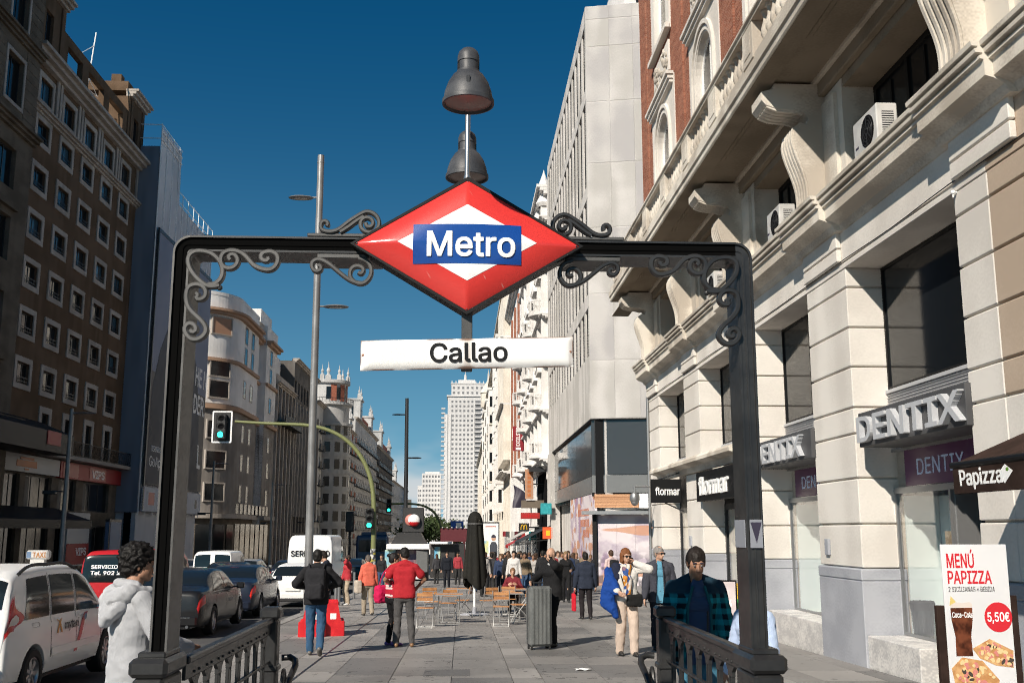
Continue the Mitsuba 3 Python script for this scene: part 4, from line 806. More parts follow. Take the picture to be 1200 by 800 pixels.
# round turret building
k, F = block('turret_building', 'ornate pale building with a round turret behind the green traffic light mast', 192.2, 262, 25.5, 'tower_cream', 16, tuple(np.arange(-3, 22, 3.3)), 2.1, ww=1.4, balc=True)
tx, ty, tr = LX + .2, 206.0, 4.6
obj('turret', lathe([(tr, -6), (tr, 21.8), (tr + .6, 21.9), (tr + .6, 22.4), (tr - .3, 22.5), (tr - .3, 25.9), (tr + .3, 26.0), (tr + .3, 26.4), (tr - .8, 26.5), (tr - .8, 30.2), (tr - .2, 30.3), (tr - .2, 30.9), (0, 31)], (tx, ty, 0), 28), 'tower_cream', k, smooth=30)
for z in np.arange(-3, 21, 3.3):
    obj('turret_band', lathe([(tr, z - .9), (tr + .22, z - .9), (tr + .22, z - .3), (tr, z - .3)], (tx, ty, 0), 28), 'tower_cream', k)
    for a in np.radians([-80, -55, -30, -5, 20, 45]):
        F2 = Fac(tx + tr * math.cos(a), ty + tr * math.sin(a), (-math.sin(a), math.cos(a)), (math.cos(a), math.sin(a)))
        w = obj('window', F2.b(-.55, .55, -.3, .05, z, z + 1.9), 'dark_glass', k)
for a in np.radians([-80, -50, -20, 10, 40]):
    F2 = Fac(tx + (tr - .8) * math.cos(a), ty + (tr - .8) * math.sin(a), (-math.sin(a), math.cos(a)), (math.cos(a), math.sin(a)))
    obj('window', [F2.b(-.5, .5, -.3, .06, 27.1, 29.5)], 'dark_glass', k)
obj('turret_panel', [Fac(tx + (tr - .8) * math.cos(a), ty + (tr - .8) * math.sin(a), (-math.sin(a), math.cos(a)), (math.cos(a), math.sin(a))).b(-.6, .6, -.3, .04, 26.8, 30) for a in np.radians([-65, -35, -5, 25])], 'roof_red', k)
obj('finial', sum([finial(tx + 3.9 * math.cos(a), ty + 3.9 * math.sin(a), 30.9, .8) for a in np.radians([-100, -50, 0, 50])], []) + finial(tx, ty, 30.9, 1.1), 'tower_cream', k)
obj('turret_railing', [tube([(tx + 5.1 * math.cos(a), ty + 5.1 * math.sin(a), 27.2) for a in np.linspace(-2, 1.6, 24)], .06, 5)] + [cyl((tx + 5.1 * math.cos(a), ty + 5.1 * math.sin(a), 26.4), (tx + 5.1 * math.cos(a), ty + 5.1 * math.sin(a), 27.2), .04, n=5) for a in np.linspace(-2, 1.6, 30)], 'dark_metal', k)
obj('red_balcony', [F.b(y - 1.2, y + 1.2, .9, 1.0, z - .3, z + .8) for y in (232, 240, 248, 256) for z in np.arange(.3, 24, 3.3)], 'roof_red', k)
pavilion(k, LX - .2, 232, 25.5, 5.5, 5.0); pavilion(k, LX - .2, 252, 25.5, 5, 3.0)
k, F = block('ornate_block', 'second ornate far block with pinnacled roof pavilions on the left row', 262.2, 330, 30.0, 'tower_cream', 14, tuple(np.arange(-5, 27, 3.6)), 2.2, ww=1.6, balc=True, z0=-9)
pavilion(k, LX - .2, 276, 30, 6, 6); pavilion(k, LX - .2, 310, 30, 6, 5); obj('red_roof', [F.b(284, 309, -7, -1, 30, 33)], 'roof_red', k)
k, F = block('ornate_block', 'third ornate far block on the left row with red roofed pavilion', 330.2, 405, 28.5, 'render_grey', 13, tuple(np.arange(-7, 25, 3.7)), 2.2, ww=1.8, z0=-10, balc=True)
pavilion(k, LX - .2, 350, 28.5, 7, 6); pavilion(k, LX - .2, 390, 28.5, 6, 4); obj('red_roof', [F.b(358, 389, -7, -1, 28.5, 32)], 'roof_red', k)
k, F = block('far_block', 'fourth far block of the left row next to the tall dark lamp post', 405.2, 520, 21.0, 'tower_cream', 16, tuple(np.arange(-8, 17, 3.7)), 2.2, ww=2.0, z0=-12)
pavilion(k, LX - .2, 430, 21, 7, 5)
k, F = block('far_block', 'last plain grey block of the left row near the horizon', 520.2, 700, 9.0, 'render_grey', 16, tuple(np.arange(-11, 6, 3.7)), 2.2, ww=2.6, z0=-15)
# ---------------------------------------------------------------- right side, beyond the side street
gb = thing('panel_building', 'pale grey building clad in large concrete panels with narrow slot windows', 'building')
a12 = math.radians(12); gx, gy = 6.95, 56.0
G = Fac(gx, gy, (math.cos(a12), -math.sin(a12)), (-math.sin(a12), -math.cos(a12)))   # face towards the camera
H = Fac(gx, gy, (0, 1), (-1, 0))                                                        # face along the avenue
JZ = [7.75, 10.95, 14.7, 18.5, 22.3, 26.0, 29.4, 31.1, 31.95]
for i in range(len(JZ) - 1):
    for j in range(6):
        obj('panel', G.M(cbox(j * 1.36 + (.0 if j == 0 else .004), j * 1.36 + 1.356, -.3, 0, JZ[i] + .03, JZ[i + 1] - .03 if i < 7 else JZ[8], .012)), 'concrete_panel' + ('', '_cool', '_warm')[(i * 7 + j * 5) % 3 if i < 4 else 1 if (i + j) % 3 else 0], gb)
obj('core', [G.b(0.02, 8.1, -3, -.02, 7.76, 31.9), G.b(.1, 8.1, -3, -.62, -1.6, 7.76), H.b(.02, 27.4, -9, -.75, -1.8, 31.9)], 'concrete_panel', gb)
slots = [(.5 + k * 1.9, .5 + k * 1.9 + 1.35) for k in range(14)]
srows = [(11.3, 14.0), (14.8, 20.3), (21.1, 26.2), (27.0, 30.9)]
z = 7.75
for (r0, r1) in srows + [(31.95, 31.95)]:
    obj('band', H.M(cbox(.002, 27.4, -.75, 0, z, r0, .02)), 'concrete_panel', gb); z = r1
for q, (r0, r1) in enumerate(srows):
    u = .002
    for (c, d) in slots + [(27.4, 27.4)]:
        obj('fin', H.M(cbox(u, c, -.75, -.01, r0, r1, .015)), 'concrete_panel', gb); u = d
    for (c, d) in slots:
        w = obj('window', [H.b(c, d, -.16, -.10, r1 - .1, r1), H.b(c, c + .08, -.16, -.10, r0, r1 - .1), H.b(d - .08, d, -.16, -.10, r0, r1 - .1)], 'dark_metal', gb); obj('pane', H.b(c + .05, d - .05, -.14, -.13, r0, r1 - .05), 'dark_glass', w)
obj('penthouse', [H.b(1, 20, -8, -2.5, 31.95, 36.5)], 'render_white', gb); obj('penthouse_window', [H.b(.95, .999, -5.6, -3.2, 32.4, 36)], 'dark_glass', gb)
mat('smoke_glass', (.045,.047,.05), .06, spec=.7); mat('frost_band', (.16,.165,.165), .2, spec=.6)
for Fx, n, w in ((G, 2, 3.6), (H, 6, 4.4)):
    for j in range(n):
        obj('glass_panel', Fx.b(j * w + .02, (j + 1) * w - .03, -.25, -.2, 4.75, 7.7), 'smoke_glass', gb)
        obj('frosted_panel', Fx.b(j * w + .02, (j + 1) * w - .03, -.24, -.19, 3.78, 4.72), 'frost_band', gb)
    obj('canopy_edge', Fx.b(.0, n * w, -.6, -.02, 7.70, 7.748), 'black_paint', gb)
obj('glass_base', [G.b(0, 7.2, -.6, -.26, 3.6, 7.69), H.b(.05, 26, -.7, -.26, 3.6, 7.69)], 'black_paint', gb)
obj('end_pier', [H.b(24.6, 27.4, -.6, .1, -2, 7.75)], 'concrete_panel', gb)
mat('wood_panel', varied((.36,.17,.08), (.50,.27,.14), (.4,.4,14), 0, .1), .5)
obj('wood_panel', [G.b(.15, 2.5, -.2, -.1, 2.98 + k * .145, 2.98 + k * .145 + .135) for k in range(5)], 'wood_panel', gb)
obj('white_panel', G.b(2.52, 7.2, -.2, -.09, 2.96, 3.72), 'white_paint', gb)
obj('canopy', G.b(-.5, 7.3, -.3, .6, 2.62, 2.80), 'grey_metal', gb)
obj('column', [G.b(.02, .25, -.3, .05, -1.5, 2.61), G.b(4.4, 4.7, -.25, .02, -1.5, 2.61)], 'black_paint', gb)
def hoard(p, n, uv):
    t = fbm(p.x * 1.2 + p.y * .8, 1.0, p.z * 1.1, 4); c = mix((.42,.36,.42), (.62,.56,.58), smoothstep(.35, .6, t))
    c = mix(c, (.30,.19,.30), smoothstep(.62, .72, noise(p.x * 1.7 + p.y, 5.0, p.z * .5)) * .8); c = mix(c, (.50,.24,.13), smoothstep(.66, .72, noise(p.x * .9 + p.y * 1.5, 9.0, p.z * 2.2)) * .8)
    low = smoothstep(1.2, -.4, p.z) * smoothstep(.35, .55, noise(p.x * 6 + p.y * 4, 2.0, p.z * 5)); return mix(c, (.09,.085,.10), low * .75)
mat('hoarding_print', mikit.proc(hoard), .6, spec=.2)
for j in range(4): obj('hoarding_board', G.b(.3 + j * 1.0, 1.29 + j * 1.0, -.2, -.12, -1.5, 2.6), 'hoarding_print', gb)
obj('plain_board', G.b(4.72, 7.2, -.2, -.1, -1.5, 2.61), 'render_cream', gb)
for j in range(5): obj('hoarding_board', H.b(.1 + j * 2.6, 2.68 + j * 2.6, -.3, -.2, -1.6, 3.75), 'hoarding_print', gb)
mat('hoard_ink', (.42,.17,.11), .6)
obj('hoarding_figure', [H.b(3.0 + k * .62, 3.4 + k * .62, -.199, -.185, z, z + .42) for z, n in ((2.6, 9), (2.0, 7), (1.4, 5)) for k in range(n)], 'hoard_ink', gb, kind='stuff')
# -- ornate white building and its neighbours
W = Fac(7.0, 0, (0, 1), (-1, 0))
def rblock(name, label, y0, y1, z1, m, nu, zs, h, ww=1.3, F=W, z0=-5, trim=None, win_='dark_glass'):
    k = thing(name, label, 'building')
    cs = [(y0 + (y1 - y0) * (i + .5) / nu - ww / 2, y0 + (y1 - y0) * (i + .5) / nu + ww / 2) for i in range(nu)]; rs = [(z, z + h) for z in zs]
    obj('wall', F.wall(y0, y1, z0, z1, cs, rs, -.5), m, k); obj('body', [F.b(y0, y1, -14, -.501, z0, z1 - .2)], m, k)
    for a, b in rs:
        for c, d in cs: F.win(c, d, a, b, k, 'wood_shutter', 'dark_glass', None, rec=-.35)
    cornice(F, y0, y1, z1 - .6, .8, .9, trim or m, k); return k, cs, rs
k, cs, rs = rblock('ornate_house', 'white ornate house front with bow balconies beyond the grey panel building', 84, 118, 30.5, 'render_white', 7, (3.5, 8.0, 12.0, 16.0, 20.0, 24.4), 2.5, 1.5)
for c, d in cs[::2]:
    y = (c + d) / 2
    for z in (8.0, 12.0, 16.0, 20.0):
        obj('bow_balcony', [lathe([(.2, z - 1.2), (1.0, z - .5), (1.5, z - .35), (1.5, z - .15), (0, z - .15)], (7.0, y, 0), 18), lathe([(1.42, z - .15), (1.42, z + .1), (1.36, z + .1)], (7.0, y, 0), 18), lathe([(1.45, z + .85), (1.45, z + .97), (1.35, z + .97), (1.35, z + .85)], (7.0, y, 0), 18)] + [cyl((7 + 1.4 * math.cos(t), y + 1.4 * math.sin(t), z), (7 + 1.4 * math.cos(t), y + 1.4 * math.sin(t), z + .9), .07, n=5) for t in np.linspace(1.7, 4.6, 9)], 'render_white', k)
for c, d in cs: obj('pilaster', [W.b(c - .9, c - .3, .001, .5, 7, 29), lathe([(.5, 29), (.7, 29.3), (.35, 30), (.6, 30.6), (.1, 32), (0, 32.4)], (6.8, c - .6, 0), 10)], 'render_white', k)
for z in (7.2, 11.2, 15.2, 19.2, 23.4, 27.6): cornice(W, 84, 118, z, .35, .7, 'render_white', k, 'string_course')
obj('pediment', [(lambda m: W.M((np.c_[m[0][:, 0], m[0][:, 1], m[0][:, 2]], m[1])))(prism([((c + d) / 2 - 1.6, z), ((c + d) / 2 + 1.6, z), ((c + d) / 2, z + 1.0)], .001, .8, 'y')) for c, d in cs for z in (14.7, 22.7)], 'render_white', k)
k, cs, rs = rblock('brick_house', 'narrow house with red brick strips between white bands', 118.2, 152, 33.0, 'render_white', 8, (4, 8.2, 12.4, 16.6, 20.8, 25, 29), 2.4, 1.4)
obj('brick_strip', [W.b(c - 1.7, c - .6, .001, .25, 9, 31) for c, d in cs[::2]], 'brick_red', k)
k, cs, rs = rblock('cream_block', 'tall cream block with bare stepped walls in front of the white tower', 152.2, 214, 40.0, 'render_cream', 9, (6, 11, 16, 21, 26, 31, 36), 2.0, 1.1)
for y in (178, 190, 202):
    b_ = obj('bay_window', [W.b(y, y + 4, .001, 1.1, 5, 35), W.b(y - .3, y + 4.3, .001, 1.4, 35, 35.6)] + [W.b(y - .15, y + 4.15, .001, 1.25, z, z + .3) for z in (9.6, 14.6, 19.6, 24.6, 29.6)], 'render_white', k); [obj('side_pane', W.b(y - .03, y + .02, .25, .85, z, z + 2.2), 'dark_glass', b_) for z in (6.5, 11.2, 16.2, 21.2, 26.2, 31.2)]
for z in (10, 20, 30): cornice(W, 152.2, 176, z, .4, 1.5, 'render_white', k, 'string_course')
obj('stepped_top', [W.b(160, 205, -10, -1.5, 40.2, 43), W.b(152.2, 176, -.2, 1.0, 12, 38)], 'render_cream', k)
k, cs, rs = rblock('cream_house', 'farther cream house with regular dark windows and a small roof turret', 214.2, 330, 37.0, 'render_cream', 14, tuple(np.arange(0, 34, 4.2)), 2.4, 1.9, z0=-8)
obj('turret', [lathe([(2.2, 37), (2.2, 41), (2.6, 41.2), (2.2, 41.6), (1.2, 43.5), (.3, 45), (.08, 48), (0, 48.2)], (7.4, 300, 0), 12)], 'render_cream', k)
obj('balcony', [W.b(y, y + 3, .001, 1.2, z, z + .3) for y in (225, 250, 275, 300) for z in (12, 24.5)], 'render_cream', k)
for y in (232, 252, 276, 304): b_ = obj('bay_window', [W.b(y, y + 5, .001, 1.2, 2, 33), W.b(y - .2, y + 5.2, .001, 1.5, 33, 33.6)], 'render_white', k); [obj('side_pane', W.b(y - .03, y + .02, .25, .95, z, z + 2.4), 'dark_glass', b_) for z in np.arange(4, 31, 4.2)]
k, cs, rs = rblock('cream_house', 'farthest cream house of the right row at the foot of the tower', 330.2, 470, 30.0, 'render_cream', 14, tuple(np.arange(-2, 27, 4.2)), 2.4, 2.4, z0=-10)
# -- the white tower and the lower block
tw = thing('white_tower', 'tall white skyscraper with a grid of small windows and a stepped crown', 'tower')
mat('tower_white', varied((.54,.535,.53), (.61,.60,.59), (.03,.03,.03)), .7, spec=.2)
mat('tower_window', (.15,.155,.165), .5)
ty0 = 850.0
tiers = [(-15.0, 19.0, -16.6, 96, 26), (-12.3, 19.2, 96, 110.6, 22), (-9.5, 17.6, 110.6, 121.0, 16)]
obj('shaft', [box(a, b, ty0, ty0 + d, z0, z1) for a, b, z0, z1, d in tiers], 'tower_white', tw)
obj('crown', [box(-13.2, 19.8, ty0 - 1, ty0 + 24, 110.6, 111.8), box(-10, 18, ty0 - .6, ty0 + 17, 121, 121.9), box(-4, 10, ty0 + 3, ty0 + 12, 121.9, 125.0), cyl((2, ty0 + 7, 125), (2, ty0 + 7, 130), 1.4, .8, 8), cyl((2, ty0 + 7, 130), (2, ty0 + 7, 146), .35, .15, 6)] + [box(x - .4, x + .4, ty0, ty0 + 1, 121.9, 123.6) for x in np.linspace(-9, 17, 9)], 'tower_white', tw)
wz = np.arange(-14, 94, 3.85)
obj('window_grid', [box(x - .85, x + .85, ty0 - .12, ty0 + .05, z, z + 1.75) for z in wz for x in np.linspace(-8.2, 7.6, 6)] + [box(x - .85, x + .85, ty0 - .12, ty0 + .05, z, z + 1.75) for z in (98, 101.8, 105.6) for x in np.linspace(-8.6, 7.8, 6)] + [box(x - .9, x + .9, ty0 - .12, ty0 + .05, z, z + 1.9) for z in (112.8, 117) for x in np.linspace(-7.4, 15.4, 7)], 'tower_window', tw, kind='stuff')
obj('loggia_shade', [box(10.2, 14.8, ty0 - .1, ty0 + .05, z, z + 2.1) for z in np.arange(-14, 108, 3.85)] + [box(16.6, 18.6, ty0 - .1, ty0 + .05, z, z + 2.1) for z in np.arange(-14, 108, 3.85)], 'tower_window', tw, kind='stuff')
obj('balcony_stack', [box(9.8, 15.2, ty0 - 1.6, ty0, z - 1.3, z - .25) for z in np.arange(-14, 108, 3.85)] + [box(-17.6, -14.4, ty0 - .5, ty0 + 5, z - 1.2, z - .2) for z in np.arange(-14, 103, 3.85)], 'tower_white', tw, kind='stuff')
obj('pier', [box(x - .35, x + .35, ty0 - .6, ty0 - .001, -16, 96) for x in (-12.6, -9.9, 9.2, 15.9)], 'tower_white', tw)
lb = thing('white_slab', 'lower white slab block with a window grid beside the tall tower', 'building')
obj('shaft', [box(-33.5, -17.8, 872, 890, -18, 49), box(-37, -33.5, 875, 890, -18, 39), box(-31, -19, 875, 886, 49, 50.6)], 'tower_white', lb)
obj('window_grid', [box(x - .75, x + .75, 871.88, 872.05, z, z + 1.9) for z in np.arange(-13, 47, 3.9) for x in np.linspace(-32, -19.4, 6)] + [box(x - .5, x + .5, 874.88, 875.05, z, z + 1.9) for z in np.arange(-13, 37, 3.9) for x in (-36, -34.6)], 'tower_window', lb, kind='stuff')
fb = thing('far_house', 'low pale houses closing the avenue under the cloud bank', 'building')
obj('wall', [box(-66, -37.5, 960, 980, -20, 20), box(-58, -46, 958, 960, -20, 30)], 'render_grey', fb)
# ---------------------------------------------------------------- vehicles
def carpaint(name, c, metal=0.0): return mat(name, c, .22, metal, .35, clearcoat=.5, clearcoat_gloss=.97)
carpaint('paint_white', (.72,.72,.71)); carpaint('paint_black', (.010,.010,.011)); carpaint('paint_navy', (.012,.017,.032)); carpaint('paint_red', (.42,.016,.022)); carpaint('paint_silver', (.33,.335,.34), .4)
mat('car_glass', (.010,.013,.014), .08, spec=.7); mat('tail_red', (.42,.008,.01), .12, spec=.7, clearcoat=.8); mat('tail_clear', (.50,.46,.44), .1, spec=.7, metal=.3); mat('trim_black', (.016,.016,.017), .6)
mat('alloy', (.42,.42,.43), .3, metal=.8); mat('plate_white', (.70,.70,.68), .4); mat('chrome', (.5,.5,.51), .22, metal=1.0)
mat('brake_lit', (.75,.03,.02), .15, spec=.7)
class Car:
    def __init__(s, L, W, zb, top, belt, wr, wid, wheels, R, name, label, cat_, paint, group='vehicles in the traffic'):
        s.L, s.W, s.zb = L, W, zb
        s.top, s.belt, s.wr, s.wid = [PchipInterpolator(*np.array(q).T) for q in (top, belt, wr, wid)]
        s.wheels, s.R = wheels, R
        s.k = thing(name, label, cat_, group)
        ys = np.unique(np.r_[np.linspace(0, .25, 9), np.linspace(.25, L - .4, 44), np.linspace(L - .4, L, 10)])
        half = [s.sec(y) for y in ys]; M = len(half[0])
        ring = [np.vstack([h, (h * [-1, 1])[-2:0:-1]]) for h in half]; n = len(ring[0])
        v = np.vstack([np.c_[r[:, 0], np.full(n, y), r[:, 1]] for r, y in zip(ring, ys)])
        i, j = np.meshgrid(np.arange(len(ys) - 1), np.arange(n), indexing='ij')
        a, b, c, d = i * n + j, i * n + (j + 1) % n, (i + 1) * n + (j + 1) % n, (i + 1) * n + j
        f = [np.stack([a, c, b], -1).reshape(-1, 3), np.stack([a, d, c], -1).reshape(-1, 3)]
        m = len(v); v = np.vstack([v, [0, 0, ring[0][:, 1].mean()], [0, L, ring[-1][:, 1].mean()]]); q = np.arange(n); e = (len(ys) - 1) * n
        f += [np.stack([q, (q + 1) % n, np.full(n, m)], 1), np.stack([e + (q + 1) % n, e + q, np.full(n, m + 1)], 1)]
        body = trimesh.Trimesh(v, np.vstack(f), process=False)
        if body.volume < 0: body.invert()
        mf = m3.Manifold(m3.Mesh(np.asarray(body.vertices, np.float32), np.asarray(body.faces, np.uint32)))
        for wy in wheels:
            for sx in (-1, 1):
                cy_ = m3.Manifold.cylinder(.5, R + .055, R + .055, 28, True).rotate([0, 90, 0]).translate([sx * (W - .1), wy, R])
                mf = mf - cy_
        g = mf.to_mesh(); obj('body', (g.vert_properties[:, :3], g.tri_verts), paint, s.k, smooth=28)
        obj('underside', [box(-W + .12, W - .12, wheels[0] - .5, wheels[1] + .5, zb - .03, zb + .3)], 'trim_black', s.k)
        for wy in wheels:
            for sx in (-1, 1): s.wheel(sx, wy)
    def sec(s, y):
        w, t, b, wr, zb = s.W * float(s.wid(y)), float(s.top(y)), float(s.belt(y)), s.W * float(s.wr(y)) * float(s.wid(y)), s.zb
        h = max(t - b, .03); e = min(.09, .45 * h)
        p = [(0, zb), (.8 * w, zb), (.965 * w, zb + .05), (1.0 * w, zb + .2), (1.0 * w, zb + .55 * (b - zb)), (.985 * w, b - .10 * (b - zb)), (.955 * w, b)]
        rx, rz = wr, t - e
        for q in (.25, .5, .75): p.append((.955 * w + (rx - .955 * w) * q + .022 * math.sin(math.pi * q), b + (rz - b) * q))
        p += [(rx, rz), (.93 * wr, t - .38 * e), (.80 * wr, t - .10 * e), (.42 * wr, t), (0, t + .004)]
        return np.array(p)
    def P(s, y, q):
        c = s.sec(y); i = min(int(q), len(c) - 2); t = q - i
        x, z = c[i] * (1 - t) + c[i + 1] * t
        return np.array([x, y, z])
    def patch(s, sa, sb, ya, yb, side=1, off=.006, ns=9, nt=14):
        """a piece of the body's skin between section parameters sa, sb; ya, yb are functions of 0..1 across them; mirrored for side -1, both sides joined for 0"""
        S = np.linspace(sa, sb, ns)
        g = np.array([[s.P(float(np.interp(t, [0, 1], [ya(r), yb(r)])), sa + (sb - sa) * r) for t in np.linspace(0, 1, nt)] for r in np.linspace(0, 1, ns)])
        du, dv = np.gradient(g, axis=0), np.gradient(g, axis=1)
        nn = np.cross(dv, du); nn /= np.linalg.norm(nn, axis=2, keepdims=True) + 1e-9
        if (nn[..., 0] * np.sign(g[..., 0] + 1e-6) + nn[..., 2]).mean() < 0: nn = -nn
        g = g + nn * off
        if side == 0: g = np.concatenate([g, g[-2::-1] * [-1, 1, 1]], 0); ns = len(g)
        if side == -1: g = g * [-1, 1, 1]
        i, j = np.meshgrid(np.arange(ns - 1), np.arange(nt - 1), indexing='ij'); a = i * nt + j
        return g.reshape(-1, 3), np.vstack([np.stack([a, a + nt, a + nt + 1], -1).reshape(-1, 3), np.stack([a, a + nt + 1, a + 1], -1).reshape(-1, 3)])
    def wheel(s, sx, wy, spokes=7):
        R = s.R; prof = [(R * .64, -.10), (R * .70, -.115), (R * .93, -.11), (R, -.085), (R, .085), (R * .93, .11), (R * .70, .115), (R * .64, .10)]
        fx = lambda m: (np.c_[sx * (s.W - .105 + m[0][:, 2]), wy + m[0][:, 0], R + m[0][:, 1]], m[1] if sx > 0 else m[1][:, ::-1])
        k = obj('wheel', fx(lathe(prof, n=30)), 'rubber', s.k, smooth=40)
        obj('rim', [fx(lathe([(R * .66, .098), (R * .62, .10), (R * .57, .075), (R * .55, .02), (R * .2, .0), (0, .0)], n=28))] + [fx(rot(cbox(R * .12, R * .60, -.03, .03, .03, .085, .012), 360 / spokes * q)) for q in range(spokes)] + [fx(lathe([(R * .16, .02), (R * .15, .092), (0, .096)], n=14))], 'alloy', k, smooth=30)
    def seam(s, y, q0, q1, side=1, w=.006): obj('seam', s.patch(q0, q1, lambda r: y - w, lambda r: y + w, side, .004, 10, 2), 'trim_black', s.k)
    def mirror(s, y, z, paint):
        for sx in (-1, 1): obj('mirror', [cbox(sx * (s.W + .03), sx * (s.W + .22), y - .05, y + .06, z, z + .15, .03), box(sx * (s.W - .08), sx * (s.W + .04), y - .0, y + .04, z + .02, z + .06)], paint, s.k)
def lin(a, b): return lambda r: a + (b - a) * r
def plate(c, y, z, name='number_plate', w=.26, tilt=0): obj(name, [cbox(-w, w, y - .012, y, z - .055, z + .055, .004)], 'plate_white', c.k); obj('plate_lettering', text_on('4827 HXK', .07, (-w + .06, y - .0125, z - .035), (1, 0, 0), (0, 0, 1), .002, True, 2 * w - .12), 'black_paint', c.k) if name == 'number_plate' and False else None
WID = [(0, .87), (.06, .92), (.25, .975), (.7, 1), (3.2, 1), (3.8, .97), (4.2, .90), (4.45, .80)]
def widths(L, a=.87): return [(0, a), (.06, a + .05), (.25, .975), (.7, 1), (L - 1.3, 1), (L - .7, .97), (L - .25, .88), (L, .74)]
def sedan(paint, label, name='parked_sedan', lit=False):
    c = Car(4.85, .92, .22, [(0, .66), (.03, .92), (.12, 1.04), (.55, 1.08), (.78, 1.115), (1.2, 1.30), (1.65, 1.43), (2.2, 1.475), (2.7, 1.455), (3.05, 1.36), (3.7, 1.03), (4.3, .95), (4.7, .80), (4.85, .60)],
            [(0, .58), (.06, .82), (.3, .93), (.8, .95), (2.4, .925), (3.6, .90), (4.4, .80), (4.85, .52)], [(0, .93), (.7, .93), (1.2, .80), (1.7, .745), (2.6, .74), (3.1, .80), (3.7, .90), (4.85, .92)], widths(4.85), (1.12, 3.99), .325, name, label, 'car', paint)
    for s_ in (1, -1):
        obj('side_window', c.patch(6.35, 9.75, lin(1.08, 1.55), lin(2.32, 2.32), s_), 'car_glass', c.k, smooth=True); obj('side_window', c.patch(6.35, 9.75, lin(2.40, 2.40), lin(3.52, 2.92), s_), 'car_glass', c.k, smooth=True)
        obj('tail_light', c.patch(4.55, 6.1, lin(.015, .015), lin(.30, .36), s_, .012), 'brake_lit' if lit else 'tail_red', c.k, smooth=True)
        for y in (1.30, 2.36, 3.42): c.seam(y, 3.4, 6.3, s_)
        obj('door_handle', [c.patch(5.35, 5.55, lin(y, y), lin(y + .2, y + .2), s_, .02, 3, 4) for y in (1.5, 2.55)], 'chrome', c.k)
        obj('window_trim', c.patch(6.12, 6.32, lin(.98, .98), lin(3.55, 3.55), s_, .008, 3, 20), 'chrome', c.k)
    obj('rear_window', c.patch(11.0, 14, lin(.83, .80), lin(1.56, 1.60), 0), 'car_glass', c.k, smooth=True); obj('windscreen', c.patch(11.0, 14, lin(3.0, 2.98), lin(3.62, 3.68), 0), 'car_glass', c.k, smooth=True)
    obj('bumper', cbox(-.80, .80, -.05, .10, .28, .50, .04), paint, c.k); obj('trim_strip', box(-.66, .66, -.056, -.048, .46, .475), 'chrome', c.k); obj('exhaust', [cyl((x, -.06, .27), (x, .15, .27), .035) for x in (-.6, .6)], 'chrome', c.k)
    if lit: obj('brake_light', box(-.12, .12, 1.50, 1.56, 1.385, 1.41), 'brake_lit', c.k)
    plate(c, .015, .78); c.mirror(3.3, .93, paint); return c
def mpv(paint, label, name, taxi=True):
    c = Car(4.5, .87, .24, [(0, .72), (.015, 1.02), (.04, 1.16), (.11, 1.42), (.24, 1.58), (.6, 1.66), (1.5, 1.69), (2.4, 1.665), (2.8, 1.56), (3.55, 1.12), (4.1, 1.02), (4.4, .84), (4.5, .6)],
            [(0, .66), (.03, .90), (.12, .985), (1.5, .985), (3.4, .965), (4.2, .88), (4.5, .52)], [(0, .95), (.12, .93), (.4, .87), (1, .845), (2.4, .83), (2.9, .85), (3.6, .92), (4.5, .93)], widths(4.5, .9), (.80, 3.61), .325, name, label, 'car', paint)
    for s_ in (1, -1):
        obj('side_window', c.patch(6.25, 9.7, lin(.50, .62), lin(1.30, 1.30), s_), 'car_glass', c.k, smooth=True); obj('side_window', c.patch(6.25, 9.7, lin(1.38, 1.38), lin(2.22, 2.22), s_), 'car_glass', c.k, smooth=True); obj('side_window', c.patch(6.25, 9.7, lin(2.30, 2.30), lin(3.40, 2.78), s_), 'car_glass', c.k, smooth=True)
        t = obj('tail_light', c.patch(5.0, 9.0, lin(.02, .10), lambda r: .16 + .30 * math.exp(-((r - .38) / .20) ** 2) + .04 * r, s_, .014, 23, 16), 'tail_red', c.k, smooth=True); obj('clear_lens', c.patch(5.9, 7.0, lin(.03, .04), lambda r: .22 + .10 * math.sin(math.pi * r), s_, .022, 12, 10), 'tail_clear', t, smooth=True)
        for y in (1.34, 2.26, 3.3): c.seam(y, 3.2, 9.9, s_)
        obj('fuel_flap', [c.patch(5.0, 5.03, lin(.72, .72), lin(.94, .94), s_, .005, 2, 6), c.patch(5.7, 5.73, lin(.72, .72), lin(.94, .94), s_, .005, 2, 6), c.patch(5.0, 5.73, lin(.72, .72), lin(.73, .73), s_, .005, 6, 2), c.patch(5.0, 5.73, lin(.93, .93), lin(.94, .94), s_, .005, 6, 2)], 'trim_black', c.k)
        obj('door_handle', [c.patch(5.5, 5.72, lin(y, y), lin(y + .19, y + .19), s_, .02, 3, 4) for y in (1.45, 2.35)], paint, c.k)
        obj('side_moulding', c.patch(3.3, 3.75, lin(1.36, 1.36), lin(3.2, 3.2), s_, .012, 4, 16), paint, c.k)
        rp = [(s_ * c.P(y, 10.6)[0], y, c.P(y, 10.6)[2] + h) for y, h in ((.45, .0), (.65, .05), (1.4, .06), (2.2, .055), (2.5, .0))]
        obj('roof_rail', tube(spline(rp, 24), .022, 8), 'trim_black', c.k, smooth=40)
    obj('rear_window', c.patch(11.0, 14, lin(.052, .05), lin(.185, .20), 0), 'car_glass', c.k, smooth=True); obj('windscreen', c.patch(11.0, 14, lin(2.85, 2.82), lin(3.48, 3.55), 0), 'car_glass', c.k, smooth=True)
    obj('bumper', cbox(-.78, .78, -.06, .12, .26, .52, .04), paint, c.k); obj('lower_bumper', cbox(-.76, .76, -.065, .05, .20, .30, .02), 'trim_black', c.k); plate(c, .0, .70); c.mirror(3.15, .98, paint)
    return c
